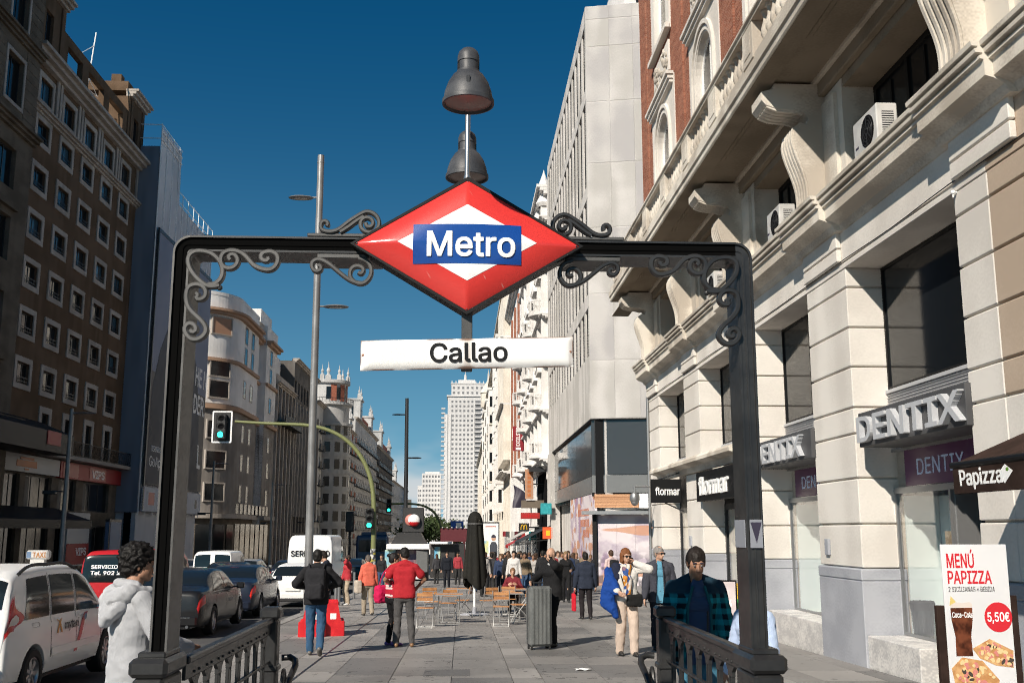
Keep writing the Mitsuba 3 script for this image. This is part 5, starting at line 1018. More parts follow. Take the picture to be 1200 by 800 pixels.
def van(paint, label, name, L, W, H, rearwin=True, hood=.9):
    c = Car(L, W, .26, [(0, .6), (.02, H * .55), (.06, H * .8), (.14, H * .955), (.35, H), (L - hood - 1.0, H), (L - hood - .55, H * .93), (L - hood, H * .60), (L - .25, H * .5), (L, H * .28)],
            [(0, .5), (.05, H * .46), (.4, H * .5), (L - hood - .2, H * .5), (L - .3, H * .44), (L, H * .24)], [(0, .97), (.2, .93), (L - hood - .8, .92), (L - hood, .95), (L, .95)], widths(L, .95), (.85, L - .85), .33, name, label, 'van', paint)
    for s_ in (1, -1):
        obj('side_window', c.patch(6.3, 9.5, lin(L - hood - 1.25, L - hood - 1.25), lin(L - hood - .15, L - hood - .62), s_), 'car_glass', c.k, smooth=True)
        obj('tail_light', cbox(s_ * (W * .93), s_ * (W * .985), -.005, .10, .62, 1.0, .01), 'tail_red', c.k)
        for y in (L - hood - 1.32, L - hood - .1, 1.2): c.seam(y, 3.4, 9.8, s_)
        if rearwin: obj('rear_window', cbox(s_ * .05, s_ * W * .72, -.002, .14, H * .60, H * .86, .02) if False else c.patch(11.0, 13.7, lin(.032, .03), lin(.105, .11), s_, .012), 'car_glass', c.k, smooth=True)
    obj('windscreen', c.patch(11, 14, lin(L - hood - .52, L - hood - .55), lin(L - hood - .03, L - hood), 0), 'car_glass', c.k, smooth=True)
    obj('door_gap', box(-.008, .008, -.012, .02, .4, H * .55), 'trim_black', c.k); obj('bumper', cbox(-W * .93, W * .93, -.08, .1, .28, .5, .03), 'trim_black', c.k); plate(c, -.002, .62, w=.24); c.mirror(L - hood - .3, H * .5, 'trim_black'); return c
def hatch(paint, label, name, lit=False):
    c = Car(4.2, .89, .22, [(0, .68), (.03, .92), (.10, 1.02), (.35, 1.2), (.62, 1.37), (1.0, 1.44), (1.8, 1.47), (2.3, 1.42), (2.65, 1.30), (3.3, 1.0), (3.8, .9), (4.1, .76), (4.2, .55)],
            [(0, .6), (.06, .84), (.4, .95), (1.6, .92), (3.2, .88), (3.9, .76), (4.2, .5)], [(0, .94), (.3, .86), (.7, .77), (1.6, .75), (2.4, .78), (3.3, .9), (4.2, .92)], widths(4.2), (.78, 3.4), .32, name, label, 'car', paint)
    for s_ in (1, -1):
        obj('side_window', c.patch(6.3, 9.7, lin(.62, .9), lin(1.75, 1.75), s_), 'car_glass', c.k, smooth=True); obj('side_window', c.patch(6.3, 9.7, lin(1.83, 1.83), lin(3.12, 2.55), s_), 'car_glass', c.k, smooth=True)
        obj('tail_light', c.patch(5.0, 6.8, lin(.015, .03), lin(.28, .24), s_, .012), 'brake_lit' if lit else 'tail_red', c.k, smooth=True)
        for y in (.95, 1.79, 2.95): c.seam(y, 3.4, 6.3, s_)
    obj('rear_window', c.patch(11, 14, lin(.16, .14), lin(.60, .64), 0), 'car_glass', c.k, smooth=True); obj('windscreen', c.patch(11, 14, lin(2.62, 2.6), lin(3.22, 3.28), 0), 'car_glass', c.k, smooth=True)
    obj('bumper', cbox(-.76, .76, -.06, .1, .26, .5, .05), paint, c.k); obj('lower_bumper', cbox(-.6, .6, -.065, .05, .22, .34, .02), 'trim_black', c.k); plate(c, -.04, .62); c.mirror(2.95, .92, paint); return c
def onroad(x, y): return at(x, y, gz(y) - .128, 0)
with onroad(-6.38, 13.4):
    c = mpv('paint_white', 'white taxi with a red diagonal door stripe and dark roof rails', 'taxi')
    obj('taxi_sign', [cbox(.06, .38, 2.28, 2.42, 1.735, 1.865, .025), box(.12, .32, 2.3, 2.40, 1.66, 1.736)], 'sign_white', c.k); mat('taxi_ink', (.35,.13,.02), .5)
    obj('sign_lettering', text_on('TAXI', .07, (.155, 2.279, 1.765), (1, 0, 0), (0, 0, 1), .004, True, .19), 'taxi_ink', c.k); obj('sign_mark', box(.075, .135, 2.275, 2.2795, 1.755, 1.845), 'panel_blue', c.k)
    mat('stripe_red', (.45,.035,.05), .3); mat('logo_orange', (.52,.22,.03), .4)
    obj('door_stripe', c.patch(3.1, 5.9, lin(2.18, 2.62), lin(2.30, 2.76), 1, .0075), 'stripe_red', c.k, smooth=True)
    obj('logo', [c.patch(4.45, 5.55, lin(1.52, 1.68), lin(1.57, 1.73), 1, .009), c.patch(4.45, 5.55, lin(1.68, 1.52), lin(1.73, 1.57), 1, .0095)], 'logo_orange', c.k)
    obj('lettering', text_on('mytaxi', .12, (.876, 1.78, .80), (0, 1, 0), (-.02, 0, 1), .004, False, .52), 'trim_black', c.k)
    obj('hub_badge', cyl((.885, 2.55, .92), (.8865, 2.55, .92), .05), 'panel_blue', c.k)
with onroad(-9.75, 17.2): c = van('paint_silver', 'grey people carrier with roof bars in the lane beyond the white taxi', 'people_carrier', 4.6, .92, 1.95); obj('roof_bar', [cbox(-.8, .8, y, y + .06, 2.0, 2.05, .01) for y in (1.0, 2.4)] + [cbox(-.75, -.70, .8, 2.8, 1.94, 2.01, .01), cbox(.70, .75, .8, 2.8, 1.94, 2.01, .01)], 'trim_black', c.k)
with onroad(-8.1, 25.5):
    c = van('paint_red', 'red service van with white lettering on its dark rear window', 'service_van', 4.3, .92, 1.92)
    obj('rear_glass', [c.patch(10.6, 14, lin(.03, .028), lin(.125, .13), 0, .016)], 'car_glass', c.k, smooth=True)
    for t, z, w in (('SERVICIO TECNICO', 1.50, 1.25), ('Tel. 902 28 17', 1.36, 1.0)): obj('lettering', text_on(t, .085, (-.66, .012 if z < 1.4 else .032, z), (1, 0, 0), (0, .25, 1), .004, True, w), 'white_paint', c.k)
with onroad(-6.62, 23.9): c = sedan('paint_black', 'black saloon with a red tail light behind the left portal post', 'saloon_car'); obj('lettering', c.patch(5.0, 5.3, lin(1.9, 1.9), lin(2.9, 2.9), 1, .006, 3, 12) if False else text_on('903', .08, (.925, 2.6, .66), (0, 1, 0), (0, 0, 1), .003, False, .4), 'grey_metal', c.k)
with onroad(-6.85, 30.9): sedan('paint_navy', 'dark blue saloon with lit brake lights ahead of the black saloon', 'saloon_car', True)
with onroad(-9.6, 30.2): sedan('paint_black', 'black saloon in the second lane, mostly hidden by the nearer black saloon', 'saloon_car')
with onroad(-5.85, 37.2): hatch('paint_white', 'white hatchback seen from behind, left of the man with the backpack', 'hatchback', False)
with onroad(-9.2, 40.5): sedan('paint_black', 'dark saloon between the dark blue saloon and the small white van', 'saloon_car', True)
with onroad(-6.75, 47.5):
    c = van('paint_white', 'tall white delivery van with dark lettering on its rear doors', 'delivery_van', 6.0, 1.0, 2.62, False, 1.0)
    obj('lettering', text_on('SERLIMPIO', .24, (-.86, .0, 1.70), (1, 0, 0), (0, .02, 1), .006, True, 1.72), 'black_paint', c.k); obj('lettering', text_on('902', .14, (-.3, .02, 1.25), (1, 0, 0), (0, .02, 1), .006, False, .6), 'fascia_grey', c.k)
with onroad(-11.5, 49.5): van('paint_white', 'small white van with two rear windows in the middle of the traffic', 'small_van', 4.3, .9, 1.92)
with onroad(-9.0, 55): hatch('paint_navy', 'dark blue hatchback just left of the tall white delivery van', 'hatchback')
with onroad(-12.6, 62): hatch('paint_silver', 'grey hatchback beyond the small white van', 'hatchback')
with onroad(-6.6, 62): sedan('paint_black', 'black saloon beyond the tall white delivery van', 'saloon_car')
with onroad(-15.4, 58): sedan('paint_silver', 'grey saloon in the far lane beyond the small white van', 'saloon_car')
# bus
b = thing('city_bus', 'dark blue city bus behind the newspaper kiosk', 'bus', 'vehicles in the traffic')
mat('bus_blue', (.02,.05,.11), .3, clearcoat=.6)
with onroad(-6.9, 82):
    obj('body', cbox(-1.25, 1.25, 0, 11, .35, 3.15, .15), 'bus_blue', b); obj('roof_pod', cbox(-1.0, 1.0, 1.5, 6, 3.14, 3.4, .1), 'bus_blue', b)
    obj('rear_window', cbox(-1.05, 1.05, -.01, .05, 1.9, 2.8, .03), 'car_glass', b); obj('side_window', [cbox(1.22, 1.262, .8 + k * 1.5, 2.2 + k * 1.5, 1.5, 2.6, .01) for k in range(6)], 'car_glass', b)
    for y in (2.4, 8.4):
        for s_ in (-1, 1): obj('wheel', cyl((s_ * 1.26, y, .46), (s_ * .95, y, .46), .46, None, 20), 'rubber', b)
    for s_ in (-1, 1): obj('tail_light', cbox(s_ * .95, s_ * 1.18, -.012, .05, .9, 1.3, .01), 'tail_red', b)
# ---------------------------------------------------------------- people
scene['cloth'] = dict(type='twosided', bsdf=dict(type='principled', base_color={'type': 'mesh_attribute', 'name': 'vertex_color'}, roughness=.85, specular=.2, sheen=.25))
scene['hair_fibre'] = dict(type='twosided', bsdf=dict(type='principled', base_color={'type': 'mesh_attribute', 'name': 'vertex_color'}, roughness=.6, specular=.25, anisotropic=.5))
scene['shiny'] = dict(type='twosided', bsdf=dict(type='principled', base_color={'type': 'mesh_attribute', 'name': 'vertex_color'}, roughness=.38, specular=.5))
mat('eye_white', (.20,.18,.165), .35); mat('lens_black', (.01,.01,.01), .05, spec=.8)
def plaid_fn(p, n, uv):
    a, b = p.z * 11, (p.x + p.y * .4) * 11
    s = smoothstep(.45, .55, a - dr.floor(a)) * .5 + smoothstep(.45, .55, b - dr.floor(b)) * .5
    return mix(mix((.004,.012,.02), (.01,.25,.30), s), (.012,.035,.055), smoothstep(1.20, 1.23, p.z))
mat('plaid', mikit.proc(plaid_fn), .85, spec=.2)
def floral_fn(p, n, uv):
    d, e, r = voronoi((p.x + p.y * .7) * 17, p.z * 17)
    return mix((.36,.012,.03), (.62,.50,.48), smoothstep(.36, .28, d) * smoothstep(.3, .4, r))
mat('floral', mikit.proc(floral_fn), .8, spec=.2)
def scarf_fn(p, n, uv):
    d, e, r = voronoi((p.x + p.y) * 22, p.z * 16)
    return mix(mix((.55,.50,.45), (.50,.20,.03), smoothstep(.4, .5, r)), (.03,.07,.22), smoothstep(.7, .8, r))
mat('scarf_print', mikit.proc(scarf_fn), .8, spec=.2)
S1, S2 = tm(trimesh.creation.icosphere(subdivisions=1))[0], tm(trimesh.creation.icosphere(subdivisions=2))[0]
HULL = m3.Manifold.hull_points
def caps(*ps, s=S2): return HULL(np.vstack([np.asarray(p, float) + np.asarray(r, float) * s for p, r in ps]).astype(np.float32))
def uni(ms): return m3.Manifold.batch_boolean(ms, m3.OpType.Add)
def fin(mf, l, it=6, wr=0.0, fr=(9, 9, 13), seed=0, trim=None):
    for nrm, o in trim or (): mf = mf.trim_by_plane(nrm, o)
    g = mf.refine_to_length(l).to_mesh(); t = trimesh.Trimesh(g.vert_properties[:, :3], g.tri_verts, process=True)
    if it: trimesh.smoothing.filter_taubin(t, lamb=.5, nu=.52, iterations=it)
    v = np.array(t.vertices)
    if wr:
        n = np.array(t.vertex_normals); f = meshkit.fbm(v * np.array(fr) + seed, 3, seed) - .5; g2 = np.abs(meshkit.noise(v * np.array(fr) * 1.9 + 5 + seed, seed) - .5)
        v = v + n * (wr * (2.0 * f - 1.5 * g2 + .35))[:, None]
    return v, np.array(t.faces)
def ik(a, b, l1, l2, hint):
    a, b = np.asarray(a, float), np.asarray(b, float); d = b - a; L = np.linalg.norm(d); M = (l1 + l2) * .998
    if L > M: b = a + d / L * M; d = b - a; L = M
    x = (l1 * l1 - l2 * l2 + L * L) / (2 * L); h = math.sqrt(max(l1 * l1 - x * x, 0)); u = d / L
    hn = np.asarray(hint, float); hn = hn - u * (hn @ u); hn /= np.linalg.norm(hn) + 1e-9
    return a + u * x + hn * h, b
def hand(w, d, pn, curl, side):
    """palm, four fingers of unequal length and a thumb, from wrist w along d, palm facing pn"""
    w, d, pn = (np.asarray(q, float) for q in (w, d, pn)); d /= np.linalg.norm(d); pn = pn - d * (pn @ d); pn /= np.linalg.norm(pn); x = np.cross(d, pn) * side
    ms = [caps((w, .024), (w + d * .035 + x * .022, .018), (w + d * .085 + x * .032, .013), (w + d * .085 - x * .030, .012), (w + d * .03 - x * .018, .018), s=S1)]
    for o, L in ((.032, .068), (.011, .078), (-.011, .073), (-.030, .056)):
        p0 = w + d * .08 + x * o; a1, a2 = curl * .8, curl * 2.0
        p1 = p0 + (d * math.cos(a1) + pn * math.sin(a1)) * L * .55; p2 = p1 + (d * math.cos(a2) + pn * math.sin(a2)) * L * .5
        ms += [caps((p0, .0095), (p1, .0088), s=S1), caps((p1, .0088), (p2, .0075), s=S1)]
    t0 = w + d * .03 + x * .024; t1 = t0 + (d * .6 + x * .7 + pn * .25) * .045; t2 = t1 + (d * .85 + x * .1 + pn * .45 * (1 + curl)) * .032
    ms += [caps((t0, .014), (t1, .011), s=S1), caps((t1, .011), (t2, .0085), s=S1)]
    return ms
def RX(a): c, s = math.cos(a), math.sin(a); return np.array([[1, 0, 0], [0, c, -s], [0, s, c]])
def RZ(a): c, s = math.cos(a), math.sin(a); return np.array([[c, -s, 0], [s, c, 0], [0, 0, 1]])
def person(label, x, y, deg, h=1.75, skin='skin', top=(.1,.1,.1), legs=(.05,.05,.06), shoes=(.03,.03,.03), hair=(.02,.015,.012), style='short', fem=False, lean=0.0, head=(0, 0),
           feet=((-.10, .0, 0), (.10, .03, 0)), wrists=((-.27, .04, .82), (.27, .04, .82)), elbow=((-.5, -.7, -.3), (.5, -.7, -.3)), palms=None, curl=.45, hem=.86, neck='crew', sleeve=1.0, bulk=0.0,
           sit=False, det=1, topmat=None, legmat=None, glasses=False, group=None, collar=None, open_jacket=None, open_w=.068, leg_w=1.0):
    k = thing('person', label, 'person', group); H = h / 1.75
    fine = {0: .05, 1: .03, 2: .016}[det]
    with at(x, y, gz(y) + .001, deg, H):
        hz = .52 if sit else .93
        hw, sw = (.095, .160) if fem else (.088, .182)
        Rl = RX(-lean); piv = np.array([0, 0, hz + .03])
        U = lambda p: Rl @ (np.asarray(p, float) + [0, 0, hz - .93] - piv) + piv
        sh = [U((s * sw, -.01, 1.395)) for s in (-1, 1)]
        arms = []
        for i, s in enumerate((-1, 1)):
            e, w = ik(sh[i], np.asarray(wrists[i], float), .29, .255, elbow[i]); arms.append((sh[i], e, w))
        hips, lg = [np.array([s * hw, 0, hz]) for s in (-1, 1)], []
        for i in range(2):
            f = np.asarray(feet[i], float); an = np.array([f[0], f[1] - .02, .085 + f[2]])
            kn, an = ik(hips[i], an, .435, .425, (0.0 if not sit else 0, 1, .6 if sit else .05)); lg.append((hips[i], kn, an))
        hc, hp = U((0, .015, 1.50)), (math.radians(head[0]), math.radians(head[1]))
        RH = RZ(hp[0]) @ RX(-hp[1]); HT = lambda p: RH @ np.asarray(p, float) + hc          # head frame: origin at the neck top
        E = lambda p, r: (RH @ (np.asarray(r, float) * S2).T).T + HT(p)
        hull = lambda *q: HULL(np.vstack(q).astype(np.float32))
        skull = hull(E((0, -.012, .155), (.073, .090, .085)), E((0, .030, .125), (.062, .062, .070)))
        jaw = hull(E((0, .040, .095), (.056, .052, .055)), E((0, .066, .040), (.024, .022, .022)), E((.040, .018, .058), (.02, .025, .025)), E((-.040, .018, .058), (.02, .025, .025)))
        face = [skull, jaw, hull(E((0, .094, .125), (.008, .008, .008)), E((0, .112, .088), (.012, .013, .011)), E((.014, .100, .082), (.008, .010, .008)), E((-.014, .100, .082), (.008, .010, .008))),
                hull(E((.030, .084, .140), (.018, .010, .008)), E((-.030, .084, .140), (.018, .010, .008))), hull(E((.016, .092, .058), (.010, .008, .006)), E((-.016, .092, .058), (.010, .008, .006)))] + \
               [hull(E((s * .074, -.004, .125), (.010, .016, .024)), E((s * .071, .004, .095), (.008, .010, .012))) for s in (-1, 1)]
        neckm = caps((U((0, -.02, 1.42)), .058 if not fem else .05), (HT((0, -.005, .07)), .056 if not fem else .048))
        torso = caps((U((-.09, 0, 1.34)), .085), (U((.09, 0, 1.34)), .085), (U((-.06, 0, 1.05)), .09), (U((.06, 0, 1.05)), .09), ((-.07, 0, hz + .02), .085), ((.07, 0, hz + .02), .085))
        hm = face + [neckm, torso]
        for i, (a, b, c) in enumerate(arms):
            hm += [caps((a, .052), (b, .041)), caps((b, .041), (c, .027))]
            d = c - b; d = d / np.linalg.norm(d); pn = np.array(palms[i] if palms else ((1, 0, 0) if i == 0 else (-1, 0, 0)), float)
            if abs(pn @ d) > .95: pn = np.array([0, 1.0, .1])
            hm += hand(c + d * .01, d, pn, curl, 1 if i == 0 else -1) if det else [caps((c, .03), (c + d * .11, .028))]
        for (a, b, c) in lg: hm += [caps((a, .08), (b, .055)), caps((b, .055), (b * .6 + c * .4 + np.array([0, -.012, 0]), .056), (c, .038))]
        eye = [E((s * .030, .108, .122), (.014, .014, .011)) for s in (-1, 1)]
        bodym = uni(hm) - uni([HULL(q.astype(np.float32)) for q in eye]) if det else uni(hm)
        obj('body', fin(bodym, .011 if det == 2 else fine * .8, 3 if det else 2), skin, k, smooth=True)
        if det and not glasses: obj('eyes', [tuple(ball(HT((s * .030, .092, .122)), .0100, 1)) for s in (-1, 1)], 'eye_white', k, smooth=True); obj('pupils', [ball(HT((s * .030, .0992, .122)), .0052, 1) for s in (-1, 1)] + [cat([(E((s * .030, .0985, .1495), (.019, .006, .0035)), tm(trimesh.creation.icosphere(subdivisions=2))[1])]) for s in (-1, 1)], 'ink_dark', k, smooth=True)
        if glasses:
            obj('sunglasses', [(E((s * .031, .106, .122), (.025, .008, .019)), tm(trimesh.creation.icosphere(subdivisions=2))[1]) for s in (-1, 1)] + [tube([HT((-.055, .100, .130)), HT((0, .112, .130)), HT((.055, .100, .130))], .004, 6)] + [tube([HT((s * .055, .100, .130)), HT((s * .078, .06, .128)), HT((s * .080, -.01, .122))], .004, 6) for s in (-1, 1)], 'lens_black', k, smooth=True)
        C = lambda m, c, j=.12: np.clip(np.asarray(c)[None, :] * (1 - j + 2 * j * meshkit.fbm(np.asarray(m[0]) * 14, 3, 2))[:, None], 0, 1)
        def wear(name, m, c, mt=None, **kw):
            if mt: return obj(name, m, mt, k, smooth=True, **kw)
            return obj(name, m, 'cloth', k, smooth=True, color=C(m, c), **kw)
        # upper garment
        B = bulk
        tw = [caps((U((-.10, .0, 1.33)), .098 + B), (U((.10, .0, 1.33)), .098 + B), (U((-.065, 0, 1.10)), .098 + B), (U((.065, 0, 1.10)), .098 + B)), caps((U((-.065, 0, 1.10)), .098 + B), (U((.065, 0, 1.10)), .098 + B), ((-.085 if not fem else -.09, 0, hz + .03), .098 + B), ((.085 if not fem else .09, 0, hz + .03), .098 + B), ((-.08, 0, hz - .10), .10 + B), ((.08, 0, hz - .10), .10 + B)),
              caps((sh[0], .056 + B * .55), (sh[1], .056 + B * .55), (U((0, -.02, 1.47)), .058 + B * .3), (U((-.09, .01, 1.32)), .085), (U((.09, .01, 1.32)), .085))]
        if fem: tw.append(caps((U((-.075, .075, 1.27)), .062), (U((.075, .075, 1.27)), .062)))
        else: tw.append(caps((U((-.07, .05, 1.30)), .08 + B), (U((.07, .05, 1.30)), .08 + B)))
        for (a, b, c) in arms:
            if sleeve >= 1: tw += [caps((a, .060 + B * .6), (b, .052 + B * .8)), caps((b, .054 + B * .8), (c - (c - b) * .02, .041 + B * .5))]
            else: tw += [caps((a, .060 + B * .6), (a + (b - a) * min(1, sleeve), .056 + B))]
        tr = [((0, 0, 1), hem if not sit else hz - .06)]
        tmesh = uni(tw)
        neckcut = caps((HT((0, .02, .10)), .062), (U((0, .015, 1.49)), .060)) if neck == 'crew' else caps((HT((0, .02, .10)), .062), (U((0, .03, 1.47)), .055), (U((0, .10, 1.36)), .022))
        tmesh = tmesh - neckcut
        wear('top', fin(tmesh, fine if det < 2 else .013, 6, .012 if det == 1 else .010 if det == 2 else .006, (6, 6, 10), 1, tr), top, topmat)
        if open_jacket is not None:     # a shirt front showing in the opening of a jacket
            D = B + .007
            fr = uni([caps((U((-.10, .0, 1.33)), .098 + D), (U((.10, .0, 1.33)), .098 + D), (U((-.065, 0, 1.10)), .098 + D), (U((.065, 0, 1.10)), .098 + D)), caps((U((-.065, 0, 1.10)), .098 + D), (U((.065, 0, 1.10)), .098 + D), ((-.085, 0, hz - .10), .10 + D), ((.085, 0, hz - .10), .10 + D)), caps((U((-.07, .05, 1.30)), .08 + D), (U((.07, .05, 1.30)), .08 + D)), caps((U((0, .02, 1.47)), .062 + D * .5), (U((0, .04, 1.38)), .09 + D))])
            wd = HULL(np.array([U((a * w_, y_, z_)) for a in (-1, 1) for w_, z_ in ((.035, 1.50), (open_w, 1.25), (open_w * 1.15, .70)) for y_ in (.0, .5)], np.float32))
            wear('shirt', fin((fr ^ wd) - neckcut, fine, 2, .004, (7, 7, 13), 4, [((0, 0, 1), hem - .02)]), open_jacket)
            for s in (-1, 1): wear('lapel', tube([U((s * w_, (.135 if z_ > 1.4 else .155 if z_ > 1.2 else .135) + B, z_)) for w_, z_ in ((.05, 1.44), (open_w * .95, 1.28), (open_w, 1.10), (open_w * 1.1, .90))], .012, 6), np.asarray(top) * .8)
        if collar is not None:
            a = np.linspace(-2.6, 2.6, 26) + math.pi / 2
            ring_ = [U((.072 * math.cos(t) * 1.05, -.005 + .07 * math.sin(t), 1.475 - .035 * max(0, math.sin(t)))) for t in a]
            m = tube(ring_, .018, 8); wear('collar', m, collar)
        # trousers
        tl = [caps(((-.08, 0, hz + .05), .095), ((.08, 0, hz + .05), .095), ((-hw, 0, hz - .06), .10), ((hw, 0, hz - .06), .10))]
        for (a, b, c) in lg: tl += [caps((a, .098 * (.95 + .05 * leg_w)), (b + np.array([0, -.008, 0]), .066 * leg_w)), caps((b + np.array([0, -.008, 0]), .066 * leg_w), (b * .55 + c * .45 + np.array([0, -.018, 0]), .063 * leg_w), (c + np.array([0, .0, -.01]), .053 * leg_w))]
        wear('trousers', fin(uni(tl), fine, 6, .015 if det else .006, (11, 11, 9), 2), legs, legmat)
        sm = []
        for i, (a, b, c) in enumerate(lg):
            pitch = .55 if feet[i][2] > .05 else 0.0
            Fm = lambda p: RX(-pitch) @ np.asarray(p, float) + c + np.array([0, .0, 0])
            f1 = HULL(np.vstack([Fm((0, -.045, -.045)) + .036 * S1, Fm((0, .02, -.035)) + .044 * S1, Fm((.0, .135, -.058)) + np.array([.040, .045, .024]) * S1, Fm((0, .06, -.045)) + .040 * S1]).astype(np.float32)); sm.append(f1)
        m = fin(uni(sm), fine, 2, 0, trim=None if any(f[2] > .02 for f in feet) else [((0, 0, 1), .0)]); obj('shoes', m, 'shiny', k, smooth=True, color=C(m, shoes, .05))
        if any(f[2] > .02 for f in feet) is False: pass
        # hair
        if style != 'bald':
            if style == 'curly':
                m = fin(hull(E((0, -.03, .170), (.105, .118, .10)), E((0, -.055, .09), (.085, .075, .06))) - hull(E((0, .16, .09), (.09, .09, .075)), E((0, .14, .02), (.1, .09, .05))), .009, 1)
                v = m[0]; n = np.array(trimesh.Trimesh(*m, process=False).vertex_normals); m = (v + n * (.030 * (meshkit.noise(v * 55, 3) - .45) + .016 * (meshkit.noise(v * 120, 8) - .5))[:, None], m[1])
            else:
                hl = .190 if style in ('short', 'thin') else .165
                cap_ = hull(E((0, -.016, .158), (.082, .098, .094)), E((0, -.045, .09), (.072, .062, .05)))
                cut = hull(E((.062, .075, .20), (.030, .035, .032)), E((.07, .085, .15), (.025, .03, .03))) + hull(E((-.062, .075, .20), (.030, .035, .032)), E((-.07, .085, .15), (.025, .03, .03))) + hull(E((0, .13, .06), (.12, .075, hl - .06)), E((0, .12, -.05), (.12, .10, .05)))
                hr = cap_ - cut
                if style == 'thin': hr = hr - hull(E((0, .05, .26), (.055, .07, .05)))
                if style == 'long': hr = uni([hr, hull(E((0, -.055, .12), (.085, .05, .06)), E((0, -.07, -.06), (.085, .04, .07)), E((0, -.085, -.16), (.06, .03, .05)))])
                if style == 'bob': hr = uni([hr, hull(E((.068, -.01, .13), (.03, .055, .06)), E((.075, .0, .04), (.028, .05, .04)), E((0, -.075, .05), (.07, .035, .05))), hull(E((-.068, -.01, .13), (.03, .055, .06)), E((-.075, .0, .04), (.028, .05, .04)), E((0, -.075, .05), (.07, .035, .05)))])
                if style == 'bun': hr = uni([hr, hull(E((0, -.105, .19), (.045, .042, .042)))])
                m = fin(hr, max(fine * .5, .009), 2, .010, (34, 30, 16), 6)
            obj('hair', m, 'hair_fibre', k, smooth=True, color=C(m, hair, .35))
        elif det:
            hr = (hull(E((0, -.030, .125), (.080, .082, .055))) - hull(E((0, .10, .12), (.12, .085, .12))) - hull(E((0, -.02, .24), (.1, .12, .075)))); m = fin(hr, .012, 2, .004, (30, 30, 18)); obj('hair', m, 'hair_fibre', k, smooth=True, color=C(m, hair, .3))
    P = at(x, y, gz(y) + .001, deg, H)
    return k, P, dict(arms=arms, lg=lg, U=U, HT=HT, hz=hz)
def goods(name, mesh, label, cat_, col=None, mt=None, P=None, smooth=True, jit=.12):
    with P or at():
        if mt: return obj(name, mesh, mt, smooth=smooth, label=label, cat=cat_)
        v = np.asarray(mesh[0]); c = np.clip(np.asarray(col)[None] * (1 - jit + 2 * jit * meshkit.fbm(v * 12, 3, 5))[:, None], 0, 1)
        return obj(name, mesh, 'cloth', smooth=smooth, color=c, label=label, cat=cat_)
def phone_at(P, i, J, label, ear=True):
    with P:
        a, e, w = J['arms'][i]; d = (w - e) / np.linalg.norm(w - e); c = w + d * .07
        obj('mobile_phone', cbox(c[0] - .012 + (.01 if i else -.01), c[0] + .012 + (.01 if i else -.01), c[1] - .035, c[1] + .035, c[2] - .06, c[2] + .06, .004), 'lens_black', label=label, cat='phone')
def sac(w, d, h, seed=0, round_=.03, l=.02, wr=.012, taper=.85): 
    return fin(HULL(np.vstack([np.array([sx * (w / 2 - round_) * (taper if z > 0 else 1), sy * (d / 2 - round_) * (.6 if z > 0 else 1), z]) + round_ * S1 for sx in (-1, 1) for sy in (-1, 1) for z in (round_ - h, -round_)]).astype(np.float32)), l, 5, wr, (10, 10, 10), seed)
# the man in the hoodie
k, P, J = person('man in a pale grey hooded top with curly black hair beside the left portal post', -2.24, 7.4, -52, 1.80, 'skin_tan', (.34,.345,.36), (.06,.06,.07), hair=(.006,.005,.0045), style='curly', det=2, hem=.74, bulk=.012, head=(-28, 8),
    wrists=((-.20, .30, 1.08), (.22, .30, 1.08)), elbow=((-.8, -.5, -.6), (.8, -.5, -.6)), neck='crew')
with P:
    hd = [caps(((-.15, -.085, 1.44), .045), ((-.06, -.15, 1.40), .05), ((.06, -.15, 1.40), .05), ((.15, -.085, 1.44), .045)), caps(((-.10, -.125, 1.36), .05), ((.10, -.125, 1.36), .05), ((0, -.175, 1.27), .045), ((0, -.16, 1.38), .05)), caps(((-.15, -.07, 1.45), .04), ((-.115, .05, 1.455), .035)), caps(((.15, -.07, 1.45), .04), ((.115, .05, 1.455), .035)), caps(((-.12, -.02, 1.49), .028), ((0, -.105, 1.50), .03), ((.12, -.02, 1.49), .028))]
    m = fin(uni(hd), .013, 7, .016, (12, 12, 10), 9); obj('hood', m, 'cloth', k, smooth=True, color=np.tile([.36,.365,.38], (len(m[0]), 1)) * (.9 + .2 * meshkit.fbm(m[0] * 14, 3))[:, None])
# pavement walkers on the left
k, P, J = person('man in a black jacket and jeans walking away with a dark backpack', -2.52, 18.7, 3, 1.80, 'skin', (.016,.016,.018), (.035,.085,.16), (.12,.11,.10), (.012,.011,.010), det=1, bulk=.025, feet=((-.09, .16, 0), (.10, -.22, .07)), wrists=((-.20, .27, 1.12), (.22, .25, 1.12)), elbow=((-1, -.3, -.5), (1, -.3, -.5)), leg_w=1.08, hem=.84)
m = cat([mv(sac(.32, .20, .50, 3, .05), 0, -.235, 1.44), mv(sac(.24, .10, .26, 4, .04), 0, -.345, 1.20), tube(spline([(-.11, -.15, 1.42), (-.13, -.05, 1.50), (-.14, .08, 1.44), (-.15, .12, 1.25), (-.17, -.02, 1.05)], 20), .017, 6), tube(spline([(.11, -.15, 1.42), (.13, -.05, 1.50), (.14, .08, 1.44), (.15, .12, 1.25), (.17, -.02, 1.05)], 20), .017, 6)])
goods('backpack', m, 'dark grey backpack on the back of the man in jeans', 'backpack', (.022,.022,.025), P=P)
k, P, J = person('young man in navy looking down, standing behind the red plastic barrier', -3.2, 25.2, 75, 1.80, 'skin', (.018,.022,.035), (.015,.018,.028), hair=(.016,.012,.010), head=(10, 28), wrists=((-.12, .25, 1.15), (.14, .25, 1.15)), bulk=.012)
k, P, J = person('man in a red jacket and beige trousers holding a phone to his ear', -3.85, 36.2, 115, 1.66, 'skin_tan', (.40,.035,.045), (.38,.31,.23), (.60,.58,.56), (.05,.035,.03), bulk=.015, wrists=((-.13, .10, 1.56), (.25, .12, .85)), elbow=((-1, .3, -.6), (.5, -.7, -.3)))
